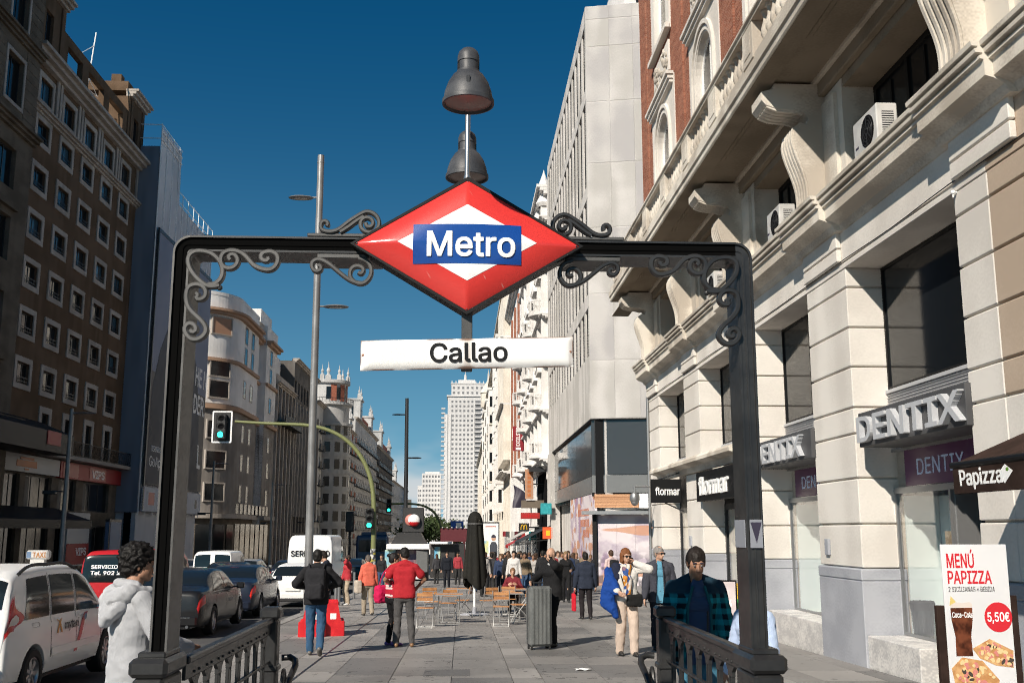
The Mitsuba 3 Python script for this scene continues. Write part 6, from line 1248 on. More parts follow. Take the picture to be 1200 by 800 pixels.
phone_at(P, 0, J, 'dark phone held by the man in the red jacket')
k, P, J = person('woman in a coral cardigan walking away with a pale shoulder bag', -2.62, 30.2, 20, 1.68, 'skin', (.60,.13,.085), (.30,.25,.19), (.04,.035,.03), (.10,.085,.075), 'short', True, lean=.10, feet=((-.09, .14, 0), (.09, -.12, .03)), head=(0, 15), bulk=.02, leg_w=1.1)
goods('shoulder_bag', mv(sac(.16, .34, .36, 7), -.32, -.02, 1.02), 'beige shoulder bag hanging beside the woman in coral', 'bag', (.42,.36,.30), P=P)
k, P, J = person('woman in a red and white floral blouse with black leggings and purple trainers', -1.32, 20.6, -55, 1.74, 'skin_tan', (.4,.03,.05), (.008,.008,.009), (.20,.08,.30), (.012,.010,.010), 'bun', True, topmat='floral', sleeve=.55, head=(-25, 5), wrists=((-.20, .26, 1.05), (.24, .15, .92)), leg_w=.88, hem=.90)
goods('handbag', cat([mv(sac(.20, .42, .34, 8, .06, wr=.018), -.33, .02, 1.12), tube(spline([(-.30, -.12, 1.08), (-.24, -.06, 1.36), (-.20, 0, 1.44), (-.24, .06, 1.36), (-.30, .14, 1.08)], 24), .013, 6)]), 'large crimson handbag with a tan flap on the arm of the woman in florals', 'bag', (.50,.012,.075), P=P)
k, P, J = person('man in a red polo shirt and grey jeans seen from behind', -1.08, 20.3, 4, 1.84, 'skin_tan', (.38,.020,.028), (.075,.072,.072), (.22,.12,.06), (.010,.009,.008), sleeve=.62, head=(28, 12), feet=((-.13, 0, 0), (.15, .02, 0)), wrists=((-.22, .28, 1.08), (.26, .25, 1.05)), elbow=((-1, -.3, -.5), (1, -.3, -.5)), bulk=.018, hem=.86, collar=(.36,.02,.03))
# right hand walkers
k, P, J = person('balding man in a black jacket telephoning with one hand on a tall suitcase', 1.74, 20.25, 128, 1.84, 'skin', (.012,.012,.013), (.011,.011,.012), (.012,.012,.012), (.10,.085,.075), 'bald', head=(10, 14), bulk=.025, feet=((-.11, .10, 0), (.12, -.12, 0)), wrists=((-.11, .13, 1.50), (.10, .42, 1.14)), elbow=((-1, .2, -.5), (.9, -.3, -.6)), collar=(.45,.45,.45), hem=.82)
phone_at(P, 0, J, 'dark phone at the ear of the balding man')
sc2 = thing('suitcase', 'tall grey ribbed hard shell suitcase standing upright on the pavement', 'suitcase')
mat('shell_grey', varied((.085,.09,.088), (.125,.13,.127), (6,6,2), .2, .3), .42, spec=.5)
with at(1.44, 19.72, gz(19.7), 12):
    obj('shell', [cbox(-.215, .215, -.16, .155, .06, 1.13, .045)], 'shell_grey', sc2); obj('rib', [cbox(x - .018, x + .018, -.172, .165, .10, 1.10, .008) for x in (-.15, -.075, .0, .075, .15)], 'shell_grey', sc2)
    obj('seam', cbox(-.222, .222, -.012, .006, .05, 1.137, .01), 'dark_metal', sc2); obj('handle', [cyl((x, .02, 1.13), (x, .02, 1.19), .010) for x in (-.09, .09)] + [cyl((-.1, .02, 1.19), (.1, .02, 1.19), .014)], 'dark_metal', sc2)
    obj('wheel', [cyl((x - .015, y, .032), (x + .015, y, .032), .031) for x in (-.17, .17) for y in (-.11, .11)], 'rubber', sc2)
k, P, J = person('blonde woman in black walking towards the camera beside the hoardings', 3.75, 38.0, 178, 1.78, 'skin', (.012,.012,.013), (.012,.012,.013), hair=(.20,.13,.07), style='long', fem=True, feet=((-.08, .15, 0), (.08, -.1, .0)), wrists=((-.2, .22, 1.1), (.24, .1, .85)))
k, P, J = person('man in a navy jacket and black scarf walking away with a red bag', 3.32, 28.3, 4, 1.74, 'skin', (.022,.028,.045), (.018,.015,.017), hair=(.012,.011,.010), bulk=.035, hem=.80, feet=((-.10, .05, 0), (.11, -.05, 0)), wrists=((-.30, .03, .80), (.28, .05, .84)), collar=(.012,.012,.012))
goods('carrier_bag', cat([mv(sac(.07, .30, .44, 11, .02, wr=.015), -.32, .04, .66), tube(spline([(-.32, -.05, .64), (-.31, -.02, .74), (-.31, .05, .74), (-.32, .12, .64)], 12), .006, 5)]), 'bright red carrier bag in the hand of the man in navy', 'bag', (.50,.015,.03), P=P)
k, P, J = person('man in a pale pink shirt with a dark backpack near the hoardings', 5.25, 37.0, 25, 1.82, 'skin', (.58,.44,.43), (.20,.19,.18), hair=(.06,.035,.022), sleeve=.6)
goods('backpack', mv(sac(.30, .18, .46, 13, .05), 0, -.19, 1.42), 'dark backpack on the man in the pale pink shirt', 'backpack', (.02,.02,.022), P=P)
person('woman with auburn hair in a peach top beside the man in pink', 5.55, 35.8, 20, 1.76, 'skin', (.55,.30,.22), (.1,.1,.12), hair=(.13,.055,.028), style='long', fem=True)
k, P, J = person('woman in sunglasses and beige trousers telephoning, a blue coat over her arm', 2.86, 18.4, 190, 1.82, 'skin', (.56,.54,.51), (.50,.40,.33), (.02,.02,.02), (.17,.065,.025), 'bob', True, glasses=True, bulk=.02, feet=((-.09, .14, 0), (.10, -.06, 0)), wrists=((-.14, .10, 1.50), (.22, .22, 1.05)), elbow=((-1, .5, -.5), (.9, -.5, -.5)), head=(6, 6), leg_w=1.22, hem=.88)
phone_at(P, 0, J, 'dark phone at the ear of the woman in sunglasses')
m = fin(uni([caps(((-.02, .10, 1.44), .05), ((.06, .16, 1.25), .04), ((.05, .15, 1.02), .035)), caps(((.04, .09, 1.44), .05), ((-.02, .16, 1.22), .035), ((.01, .155, .98), .03)), caps(((-.09, .0, 1.46), .04), ((.0, .09, 1.43), .045), ((.09, .0, 1.46), .04))]), .016, 4, .014, (16, 16, 8), 2)
goods('scarf', m, 'patterned orange and blue scarf round the neck of the woman in sunglasses', 'scarf', mt='scarf_print', P=P)
m = fin(uni([caps(((.30, .02, 1.36), .07), ((.33, .10, 1.08), .08), ((.22, .20, 1.05), .06)), caps(((.34, .06, 1.14), .085), ((.30, .14, .78), .085), ((.40, .05, .86), .07)), caps(((.30, .14, .82), .085), ((.24, .16, .66), .05))]), .018, 5, .022, (9, 9, 7), 3)
goods('folded_coat', m, 'bright blue coat hanging over the arm of the woman in sunglasses', 'coat', (.008,.045,.22), P=P)
m = cat([mv(sac(.26, .10, .20, 15, .03), -.08, .20, 1.0), tube(spline([(.04, .17, .98), (.12, .12, 1.3), (.10, .0, 1.47), (-.02, -.1, 1.44), (-.16, -.02, 1.1), (-.2, .18, .98)], 30), .009, 5)])
goods('handbag', m, 'small black handbag worn across the woman in sunglasses', 'bag', (.012,.012,.012), P=P)
m = fin(caps(((.17, .0, 1.43), .085), ((.25, .02, 1.22), .075), ((.12, .02, 1.30), .09)), .02, 4, .012, (9, 9, 9), 4); goods('draped_cardigan', m, 'dark navy cardigan over one shoulder of the woman in sunglasses', 'cardigan', (.016,.02,.04), P=P)
person('older man in sunglasses, navy jacket and pale blue sweater walking towards the camera', 3.68, 19.6, 172, 1.86, 'skin', (.045,.047,.06), (.012,.014,.022), (.02,.02,.02), (.22,.20,.185), 'thin', glasses=True, bulk=.03, head=(38, 2), feet=((-.10, -.12, 0), (.11, .14, 0)), open_jacket=(.10,.27,.38), collar=(.05,.052,.065), hem=.80, neck='v', wrists=((-.26, .06, .84), (.27, .12, .86)))
# the two men close to the right railing
k, P, J = person('dark haired man in a teal checked jacket looking down by the right railing', 2.06, 9.3, 176, 1.80, 'skin_tan', (.01,.1,.12), (.05,.16,.24), (.1,.08,.06), (.016,.012,.010), 'short', det=2, topmat='plaid', lean=.08, head=(2, 17), bulk=.03, neck='v', open_jacket=(.03,.055,.115), open_w=.10, wrists=((-.26, .16, .86), (.27, .12, .84)), hem=.80)
with P:
    m = tube(spline([(-.06, .150, 1.42), (-.075, .155, 1.25), (-.07, .135, 1.0), (-.07, .13, .84)], 24), .008, 6); obj('zip', m, 'dark_metal', k)
k, P, J = person('person in a pale blue shirt stooping behind the right portal post', 2.45, 8.75, 118, 1.53, 'skin_tan', (.40,.49,.66), (.05,.06,.08), hair=(.014,.011,.010), det=2, lean=.12, head=(15, 20), bulk=.015, collar=(.42,.51,.68), wrists=((-.22, .24, .92), (.24, .2, .9)))
# people farther off
G_ = 'people in the distance along the pavement'
person('man in a dark navy coat standing by the kiosk, facing the camera', -.72, 53, 175, 1.78, 'skin', (.012,.014,.02), (.012,.013,.018), bulk=.03, det=0)
person('woman in a white top walking away in the crowd', 1.80, 47, 0, 1.68, 'skin', (.66,.65,.64), (.03,.03,.035), hair=(.14,.07,.035), style='bob', fem=True, det=0)
person('man in a pale blue shirt in the crowd by the awnings', 2.60, 51, 175, 1.76, 'skin', (.36,.45,.62), (.02,.022,.03), det=0)
person('woman with long dark hair, grey top and jeans beyond the cafe tables', 2.78, 45.5, -10, 1.70, 'skin', (.40,.385,.37), (.05,.10,.19), hair=(.03,.02,.015), style='long', fem=True, det=0, bulk=.02)
person('man in a beige pink top and jeans at the left of the crowd', 1.38, 49, 20, 1.76, 'skin', (.42,.32,.29), (.08,.17,.28), hair=(.05,.03,.02), det=0)
person('person in a maroon top seated at the cafe table, facing the camera', 1.50, 31.0, 178, 1.70, 'skin', (.16,.022,.03), (.012,.012,.013), hair=(.16,.09,.05), fem=True, sit=True, feet=((-.1, .42, 0), (.1, .38, 0)), wrists=((-.12, .32, .85), (.14, .32, .85)), det=1)
rp_ = random.Random(12)
tones = [((.02,.02,.022), 'black'), ((.05,.05,.055), 'dark grey'), ((.03,.045,.09), 'navy'), ((.35,.33,.31), 'pale grey'), ((.55,.53,.51), 'white'), ((.3,.04,.05), 'red'), ((.20,.15,.10), 'brown')]
more = [(1.0,44.5,175,0), (1.3,45.8,5,1), (1.62,44.0,190,2), (2.05,46.4,170,0), (2.35,43.6,10,4), (2.62,48.5,180,0), (3.05,44.8,178,3), (3.3,47.3,0,0), (3.55,43.2,185,6), (.8,49.5,0,5), (2.15,52.2,180,0), (3.9,48.0,10,1), (1.55,51.6,0,2), (.55,60.5,175,0), (2.9,51.4,175,0), (4.4,49.8,0,0)]
more += [(3.3,41.5,182,0), (4.6,43.5,5,1), (5.0,46,178,4), (4.1,40.6,175,2), (.55,47.5,0,0), (-.2,58,175,5), (-1.4,60,20,1), (3.05,39.8,5,0), (2.5,41.8,180,6), (5.3,52,0,0), (4.7,56.5,180,2), (1.9,42.4,0,0), (6.0,49,180,0), (-3.6,48,170,0), (-3.4,57,0,2), (5.6,60,0,3)]
more += [(2.0,40.5,175,4), (3.6,42.0,0,5), (.9,42.8,180,3), (1.5,47.8,10,5), (2.7,46.2,178,6), (3.5,49.6,0,4), (4.3,47.2,182,3), (4.9,51.5,175,5), (1.15,53.5,0,4), (2.3,54.4,180,3), (3.4,53.0,5,2), (5.2,44.6,178,6)]
spots = more + [(.75,56,180,0), (1.15,58,10,3), (1.62,55,170,0), (2.1,57,0,1), (2.5,60,185,4), (3.0,54,15,0), (3.35,57,178,2), (3.75,61,0,0), (1.3,64,180,5), (1.9,67,5,0), (2.4,70,180,1), (3.0,66,0,6), (3.6,72,180,0), (4.2,65,0,2), (.9,72,0,0), (2.7,78,180,4), (4.3,55,180,0), (4.8,60,0,1)]
def nth(i): return 'leftmost' if i == 0 else f'{i + 1}th from the left' if i > 2 else ('second', 'third')[i - 1] + ' from the left'
rank = {q: i for i, q in enumerate(sorted(range(len(spots)), key=lambda q: spots[q][0] / spots[q][1]))}
for q, (x, y, d, t) in enumerate(spots): person(f'distant pedestrian in a {tones[t][1]} top, {nth(rank[q])} in the far crowd', x, y, d + rp_.uniform(-20, 20), rp_.uniform(1.62, 1.82), rp_.choice(['skin', 'skin_tan']), tones[t][0], rp_.choice([(.02,.02,.025), (.04,.07,.13), (.03,.03,.03)]), hair=rp_.choice([(.015,.012,.01), (.07,.04,.025), (.15,.09,.05)]), style=rp_.choice(['short', 'long']), fem=rp_.random() < .5, det=0, group=G_, bulk=rp_.uniform(0, .03))
# ---------------------------------------------------------------- street furniture
def lamp_head(c, s, r=.36): return (lambda m: (m[0] * [1.0, .55, 1] + np.array([c[0] + s * r * .9, c[1], c[2]]), m[1]))(lathe([(0, .05), (r * .5, .045), (r * .9, .015), (r, -.01), (r * .92, -.035), (r * .5, -.045), (0, -.045)], n=28))
mat('lamp_pole', varied((.20,.20,.20), (.27,.27,.268), (2,2,2), .3, .2), .4, metal=.35)
mat('led_panel', (.5,.5,.47), .4)
l = thing('street_lamp', 'tall grey street lamp with two flat heads, crossing the portal beam on the left', 'street lamp')
gb_ = gz(31)
obj('pole', [cyl((-4.42, 31, gb_), (-4.45, 31, 4.0), .125, .115, 20), cyl((-4.45, 31, 4.0), (-4.48, 31, 13.25), .115, .10, 20)], 'lamp_pole', l, smooth=50)
obj('collar', cyl((-4.48, 31, 13.0), (-4.48, 31, 13.03), .112, None, 16), 'lamp_pole', l); obj('foot', cyl((-4.42, 31, gb_), (-4.42, 31, gb_ + .1), .2, None, 16), 'lamp_pole', l)
for c, s in (((-4.70, 31, 11.88), -1), ((-4.22, 31, 8.45), 1)):
    h = obj('lamp_head', lamp_head(c, s, .39), 'lamp_pole', l, smooth=40); obj('lens', (lambda m: (m[0] * [1, .55, 1] + np.array([c[0] + s * .36, c[1], c[2] - .047]), m[1]))(lathe([(.22, 0), (0, -.004)], n=20)), 'led_panel', h)
    obj('arm', cyl((-4.46, 31, c[2]), (c[0], 31, c[2]), .03, None, 8), 'lamp_pole', l)
l = thing('street_lamp', 'tall black double headed lamp post right of centre against the sky', 'street lamp')
obj('pole', cyl((-3.66, 69, gz(69)), (-3.72, 69, 10.45), .15, .12, 14), 'dark_metal', l, smooth=50)
for c, s in (((-3.95, 69, 9.36), -1), ((-3.45, 69, 6.5), 1)): obj('lamp_head', lamp_head(c, s, .40), 'dark_metal', l, smooth=40); obj('arm', cyl((-3.7, 69, c[2]), (c[0] + s * .1, 69, c[2]), .05, None, 8), 'dark_metal', l)
for y, x, z, t in ((59, -21.9, 8.5, 'far pavement lamp post before the VIPS fascia'), (94, -22.1, 7.9, 'far pavement lamp post below the rounded building'), (123, -22.05, 7.3, 'far pavement lamp post before the office block'), (150, -22.05, 7.6, 'far pavement lamp post farthest along the left row')):
    l = thing('street_lamp', 'thin grey ' + t, 'street lamp'); obj('pole', cyl((x, y, gz(y) - .1), (x, y, z), .14, .10, 10), 'lamp_pole', l, smooth=50)
    obj('lamp_head', lamp_head((x + .3, y, z - .25), 1, .55), 'lamp_pole', l, smooth=40); obj('arm', cyl((x, y, z - .25), (x + .4, y, z - .25), .05), 'lamp_pole', l)
    obj('low_arm', [cyl((x - .6, y, z - 4.6), (x, y, z - 4.6), .04), cbox(x - 1.2, x - .5, y - .2, y + .2, z - 4.75, z - 4.55, .03)], 'dark_metal', l)
# traffic lights
mat('olive_paint', (.17,.185,.075), .45); mat('signal_black', (.012,.012,.013), .55)
scene['green_lamp'] = None; del scene['green_lamp']
def signal(par, x, y, z, s=1.0, plate_=True):
    if plate_:
        obj('backplate', [prism(sbox(x - .43*s, z - .73*s, x + .43*s, z + .73*s).buffer(.06).difference(sbox(x - .40*s, z - .70*s, x + .40*s, z + .70*s).buffer(.02)), y - .02, y + .02, 'y')], 'white_paint', par)
        obj('plate', prism(sbox(x - .40*s, z - .70*s, x + .40*s, z + .70*s).buffer(.02), y - .012, y + .012, 'y'), 'signal_black', par)
    b = obj('signal_box', cbox(x - .24*s, x + .24*s, y - .30, y - .013, z - .62*s, z + .62*s, .04), 'signal_black', par)
    for k, dz in enumerate((.40, 0, -.40)):
        zz = z + dz * s
        obj('visor', [tube([(x + .17*s * math.cos(t), y - .30 - .16 * (.5 + .5 * math.sin(t)), zz + .17*s * math.sin(t)) for t in np.linspace(-.4, math.pi + .4, 14)], .018, 5)], 'signal_black', b)
        if k == 2: scene[numbered(b + '__green_light')] = mikit.ply(cyl((x, y - .302, zz), (x, y - .325, zz), .15*s, None, 16), 'lens_green', emitter={'type': 'area', 'radiance': rgb((.02, .62, .40))})
        else: obj('dark_lens', cyl((x, y - .302, zz), (x, y - .32, zz), .14*s, None, 14), 'black_void', b)
mat('lens_green', (.02,.25,.17), .3)
t = thing('traffic_light', 'olive mast arm with a white framed green traffic light hanging over the road', 'traffic light')
obj('mast', [tube(spline([(-4.32, 52, gz(52)), (-4.33, 52, 2.5), (-4.46, 52, 4.0), (-4.95, 52, 5.25), (-5.85, 52, 6.25), (-7.1, 52, 6.82), (-9, 52, 6.99), (-11.3, 52, 7.1)], 70), np.linspace(.14, .065, 70), 12)], 'olive_paint', t, smooth=50)
signal(t, -11.9, 51.9, 6.82); signal(t, -4.5, 51.75, 2.35, .8, False)
mat('sticker_mix', mikit.proc(lambda p, n, uv: mix(mix((.5,.5,.48), (.05,.05,.06), smoothstep(.48, .52, noise(p.x * 12, p.y * 12, p.z * 9))), (.35,.30,.05), smoothstep(.7, .74, noise(p.x * 7 + 4, p.y * 9, p.z * 6)))), .6)
obj('sticker_wrap', cyl((-4.32, 52, -.9), (-4.325, 52, .9), .148, .146, 14), 'sticker_mix', t, smooth=50)
t = thing('traffic_light', 'far olive mast arm with a green traffic light below the black lamp post', 'traffic light')
obj('mast', tube(spline([(-1.74, 100, gz(100)), (-1.78, 100, .8), (-2.02, 100, 2.4), (-2.7, 100, 3.55), (-3.8, 100, 4.14), (-5.8, 100, 4.3), (-6.7, 100, 4.3)], 50), np.linspace(.16, .09, 50), 10), 'olive_paint', t, smooth=50); signal(t, -6.9, 99.9, 4.1, 1.0, False)
t = thing('traffic_light', 'small dark traffic light left of the arched mast, near the white van', 'traffic light')
obj('mast', cyl((-7.9, 75, gz(75) - .1), (-7.9, 75, 2.6), .1, .08, 10), 'signal_black', t); obj('signal_box', cbox(-8.2, -7.6, 74.7, 75, 1.7, 3.1, .05), 'signal_black', t)
# red barriers and bollard
mat('plastic_red', varied((.50,.012,.018), (.60,.022,.026), (4,4,4), 0, .2), .4, spec=.5)
def barrier(x, y, deg, lab):
    b = thing('road_barrier', lab, 'barrier')
    with at(x, y, gz(y), deg):
        obj('body', prism([(-.27, 0), (-.27, .13), (-.235, .30), (-.20, .33), (-.135, .66), (-.08, .70), (.08, .70), (.135, .66), (.20, .33), (.235, .30), (.27, .13), (.27, 0)], -.42, .42, 'y'), 'plastic_red', b)
        obj('notch_rib', [cbox(-.15, .15, yy - .05, yy + .05, .63, .725, .02) for yy in (-.28, .28)] + [cbox(-.285, .285, yy - .07, yy + .07, .0, .32, .02) for yy in (-.35, .35)], 'plastic_red', b)
        obj('tag', cbox(-.03, .10, -.4265, -.4205, .36, .48, .001), 'white_paint', b)
barrier(-2.82, 23.4, 8, 'red plastic road barrier standing right of the man with the dark backpack'); barrier(-3.18, 23.2, 5, 'second red plastic barrier half hidden behind the legs in jeans')
b = thing('bollard', 'thin grey steel bollard beside the man in the red jacket', 'bollard'); obj('post', [cyl((-3.62, 31, gz(31)), (-3.62, 31, gz(31) + 1.0), .05, None, 14), ball((-3.62, 31, gz(31) + 1.0), .05, 1)], 'grey_metal', b, smooth=50)
for k, y in enumerate((36, 41, 46)):
    b = thing('bollard', f'steel bollard on the kerb {("beside the white hatchback", "beyond the white hatchback", "beside the white delivery van")[k]}', 'bollard'); obj('post', [cyl((-4.1, y, gz(y)), (-4.1, y, gz(y) + 1.0), .05, None, 12)], 'grey_metal', b, smooth=50)
# cafe chairs and tables
mat('frame_steel', (.42,.42,.41), .35, metal=.6)
def bistro_chair(x, y, deg, lab):
    c = thing('cafe_chair', lab, 'chair', 'folding cafe chairs round the closed parasol')
    with at(x, y, gz(y), deg):      # sits facing +y
        for s in (-.20, .20):
            obj('front_leg', tube(spline([(s, -.24, .84), (s, -.20, .60), (s, -.05, .40), (s, .18, .0)], 20), .011, 7), 'frame_steel', c, smooth=50)
            obj('rear_leg', tube(spline([(s * .93, .20, .45), (s * .93, .12, .42), (s * .93, -.06, .30), (s * .93, -.26, .0)], 16), .011, 7), 'frame_steel', c, smooth=50)
        for k in range(5): obj('seat_slat', cbox(-.20, .20, -.17 + k * .075, -.107 + k * .075, .445, .463, .005), 'wood_orange', c)
        for z in (.66, .76): obj('back_slat', (lambda m: (m[0] + np.array([0, 1, 0]) * (.05 * np.clip((m[0][:, :1] / .2) ** 2, 0, 1)), m[1]))(cbox(-.205, .205, -.275 + (.76 - z) * .2, -.257 + (.76 - z) * .2, z - .035, z + .045, .005)), 'wood_orange', c)
        obj('cross_bar', [cyl((-.2, .17, .012), (.2, .17, .012), .009), cyl((-.19, -.25, .012), (.19, -.25, .012), .009), cyl((-.2, -.21, .62), (.2, -.21, .62), .008)], 'frame_steel', c)
def bistro_table(x, y, lab, deg=0, square=True):
    c = thing('cafe_table', lab, 'table')
    with at(x, y, gz(y), deg):
        for k in range(8): obj('top_slat', cbox(-.34, .34, -.34 + k * .086, -.262 + k * .086, .70, .72, .005), 'wood_orange', c)
        obj('rim', [box(-.35, -.341, -.35, .35, .695, .722), box(.341, .35, -.35, .35, .695, .722), box(-.341, .341, -.35, -.341, .695, .722), box(-.341, .341, .341, .35, .695, .722)], 'frame_steel', c)
        for s in (-.26, .26): obj('leg', [cyl((s, -.28, 0), (s, .28, .69), .012), cyl((s, .28, 0), (s, -.28, .69), .012)], 'frame_steel', c)
        obj('stretcher', [cyl((-.26, y_, .015), (.26, y_, .015), .010) for y_ in (-.28, .28)], 'frame_steel', c)
for a in ((-.84, 25.5, -5, 'slatted wooden cafe chair nearest the man in the red polo'), (-.35, 27.8, 15, 'slatted wooden cafe chair behind the first one, left of the parasol'), (-.78, 28.6, 200, 'cafe chair facing the camera at the leftmost table'), (.05, 29.4, 80, 'cafe chair turned sideways left of the parasol pole'), (.98, 26.0, -4, 'slatted wooden cafe chair right of the parasol pole with its back to the camera'),
          (1.46, 26.9, 95, 'cafe chair seen from the side next to the grey suitcase'), (.75, 29.2, 20, 'cafe chair just right of the parasol pole'), (1.35, 30.0, -10, 'cafe chair in front of the seated person'), (1.55, 31.1, 178, 'cafe chair under the seated person in maroon')): bistro_chair(*a)
bistro_table(-.30, 26.7, 'square cafe table beside the first wooden chair'); bistro_table(-.1, 30.9, 'bright cafe table left of the closed parasol'); bistro_table(1.25, 27.6, 'cafe table between the two right hand chairs'); bistro_table(1.5, 30.45 + .02, 'cafe table in front of the seated person')
bg = fin(HULL(np.vstack([np.array([x, y, z]) + .05 * S1 for x in (-.13, .13) for y in (-.1, .1) for z in (.05, .3)]).astype(np.float32)), .03, 4, .02)
with at(1.72, 29.6, gz(29.6)): obj('rucksack', bg, 'signal_black', smooth=True, label='black bag lying on the ground beside the cafe chairs', cat='bag')
# closed parasol
u = thing('parasol', 'closed black cafe parasol on a white pole among the tables', 'parasol')
a_ = np.linspace(0, 2 * np.pi, 65)[:-1]; prof = [(.30, .86), (.335, .95), (.30, 1.4), (.255, 1.9), (.22, 2.3), (.20, 2.6), (.20, 2.72), (.15, 2.84), (.06, 2.90), (.0, 2.91)]
pv, pf = lathe(prof, (0, 0, 0), 64); ang = np.arctan2(pv[:, 1], pv[:, 0]); fold = 1 + .20 * np.abs(np.sin(ang * 4 + pv[:, 2] * .5)) - .10 + .05 * np.sin(ang * 3 + 1); hem_ = np.where(pv[:, 2] < .99, .16 * np.sin(ang * 2 + .6), 0)
pv = np.c_[pv[:, :2] * np.where(pv[:, 2:] < 2.7, fold[:, None], 1), pv[:, 2] + hem_]
mat('parasol_cloth', varied((.009,.009,.008), (.017,.016,.013), (6,6,1)), .8, spec=.25)
with at(.38, 30.5, gz(30.5)):
    obj('canopy', (pv, pf), 'parasol_cloth', u, smooth=60); obj('pole', cyl((0, 0, 0), (0, 0, 1.2), .035, None, 14), 'white_paint', u, smooth=50); obj('tie', tube([(.235 * math.cos(t), .235 * math.sin(t), 2.55) for t in np.linspace(0, 2 * np.pi, 25)], .012, 6), 'lamp_pole', u)
    obj('base', [lathe([(0, .035), (.38, .03), (.42, .012), (.42, .0)], n=28), lathe([(.06, .035), (.06, .2), (.035, .22)], n=14)], 'plinth_grey', u, smooth=30)
# kiosk row
k = thing('news_kiosk', 'newspaper kiosk with a white eave and a red and white ball sign', 'kiosk')
mat('kiosk_dark', (.035,.034,.034), .4); mat('kiosk_poster', varied((.10,.38,.60), (.70,.65,.25), (1.6,1.6,1.3), 0, .1), .5); mat('magazines', mikit.proc(lambda p, n, uv: mix(mix((.30,.06,.05), (.45,.42,.40), cell_rand(dr.floor(p.x * 4), dr.floor(p.z * 3), 1)), (.05,.10,.25), cell_rand(dr.floor(p.x * 4), dr.floor(p.z * 3), 2) * .7) * .6), .5)
with at(0, 0, gz(66)):
    obj('body', [box(-4.5, -2.1, 66.6, 68.5, .02, 2.0)], 'kiosk_dark', k); obj('eave', cbox(-4.65, -1.98, 65.6, 68.8, 1.92, 2.25, .03), 'white_paint', k)
    obj('roof', prism([(-4.4, 2.26), (-2.2, 2.26), (-2.6, 2.95), (-4.0, 2.95)], 66, 68.4, 'y'), 'kiosk_dark', k); obj('sign_frame', [cbox(-3.75, -2.4, 66.9, 67.15, 2.96, 4.5, .04)], 'kiosk_dark', k)
    obj('sign_ball', [(lambda m: (m[0][:, :] * [1, .5, 1], m[1]))(ball((0, 0, 0), .44, 3))][0:1] and [mv((ball((0, 0, 0), .44, 3)[0] * [1, .5, 1], ball((0, 0, 0), .44, 3)[1]), -3.0, 66.7, 3.75)], 'ball_paint', k, smooth=True) if False else None
    bv, bf = ball((0, 0, 0), 1, 3); top_ = bv[bf].mean(1)[:, 2] > -.25; P_ = np.array([-3.02, 66.72, 3.70])
    obj('ball_top', (bv * [.38, .26, .38] + P_, bf[top_]), 'white_paint', k, smooth=True); obj('ball_bottom', (bv * [.38, .26, .38] + P_, bf[~top_]), 'plastic_red', k, smooth=True); obj('ball_shadow_disc', [mv((bv * [.36, .12, .36], bf), -3.24, 66.85, 3.72)], 'sign_pink', k, smooth=True)  # last piece: flattened pink disc behind and left of the sign ball
    obj('side_poster', box(-4.75, -4.1, 65.9, 65.95, .75, 1.9), 'kiosk_poster', k); obj('magazine_rack', [box(-4.05, -2.2, 66.5, 66.55, .5, 1.85)], 'magazines', k); obj('counter', [cbox(-3.9, -2.3, 66.0, 66.5, .1, .7, .02)], 'white_matt', k)
    obj('flap', rot(box(-2.8, -2.1, 65.8, 65.83, .55, 1.85), 12, 'z', (-2.4, 65.8, 0)), 'frost_band', k)
k = thing('news_kiosk', 'second dark kiosk with a white eave left of the closed parasol', 'kiosk')
with at(0, 0, gz(74)): obj('body', box(-2.2, .2, 74.5, 77, .02, 2.3), 'kiosk_dark', k); obj('eave', cbox(-2.25, -.6, 73.7, 75, 2.30, 2.46, .02), 'white_paint', k); obj('showcase', [box(-1.9, -1.5, 74.4, 74.49, .5, 2.1)], 'kiosk_poster', k)
k = thing('billboard', 'dark red hoarding above the second kiosk', 'billboard'); mat('maroon', (.09,.012,.018), .5)
obj('board', [cbox(-1.6, .45, 80, 80.2, .95, 1.95, .02), cyl((-1.3, 80.1, gz(80)), (-1.3, 80.1, 1), .08), cyl((.2, 80.1, gz(80)), (.2, 80.1, 1), .08)], 'maroon', k); obj('light', [cbox(-1.5 + q * .35, -1.4 + q * .35, 79.8, 80.05, 1.98, 2.06, .01) for q in range(6)], 'led_panel', k)
k = thing('street_sign', 'bright blue and white street sign above the maroon hoarding', 'sign'); mat('sign_blue', (.01,.08,.38), .4)
obj('panel', [cbox(-.95, .15, 90, 90.1, 1.9, 2.6, .05)], 'sign_blue', k); obj('white_patch', box(-.5, -.05, 89.97, 89.999, 2.0, 2.45), 'white_paint', k); obj('post', cyl((-.4, 90.06, gz(90)), (-.4, 90.06, 1.9), .06), 'dark_metal', k)
k = thing('billboard', 'white poster panel with a figure right of the closed parasol', 'billboard')
obj('frame', [cbox(1.16, 2.14, 60, 60.15, .22, 2.26, .02), cyl((1.65, 60.1, gz(60)), (1.65, 60.1, .3), .1)], 'dark_metal', k); obj('poster', box(1.22, 2.08, 59.985, 59.999, .30, 2.18), 'white_matt', k)
obj('figure', [prism([(1.62, .36), (1.60, .95), (1.70, 1.15), (1.92, 1.15), (2.03, .95), (2.04, .36)], 59.975, 59.984, 'y')], 'poster_coat', k); obj('face', prism(Point(1.81, 1.33).buffer(.13), 59.97, 59.984, 'y'), 'skin', k); obj('hair', prism(Point(1.81, 1.42).buffer(.13).intersection(sbox(1.6, 1.38, 2, 1.7)), 59.965, 59.9695, 'y'), 'ink_dark', k)
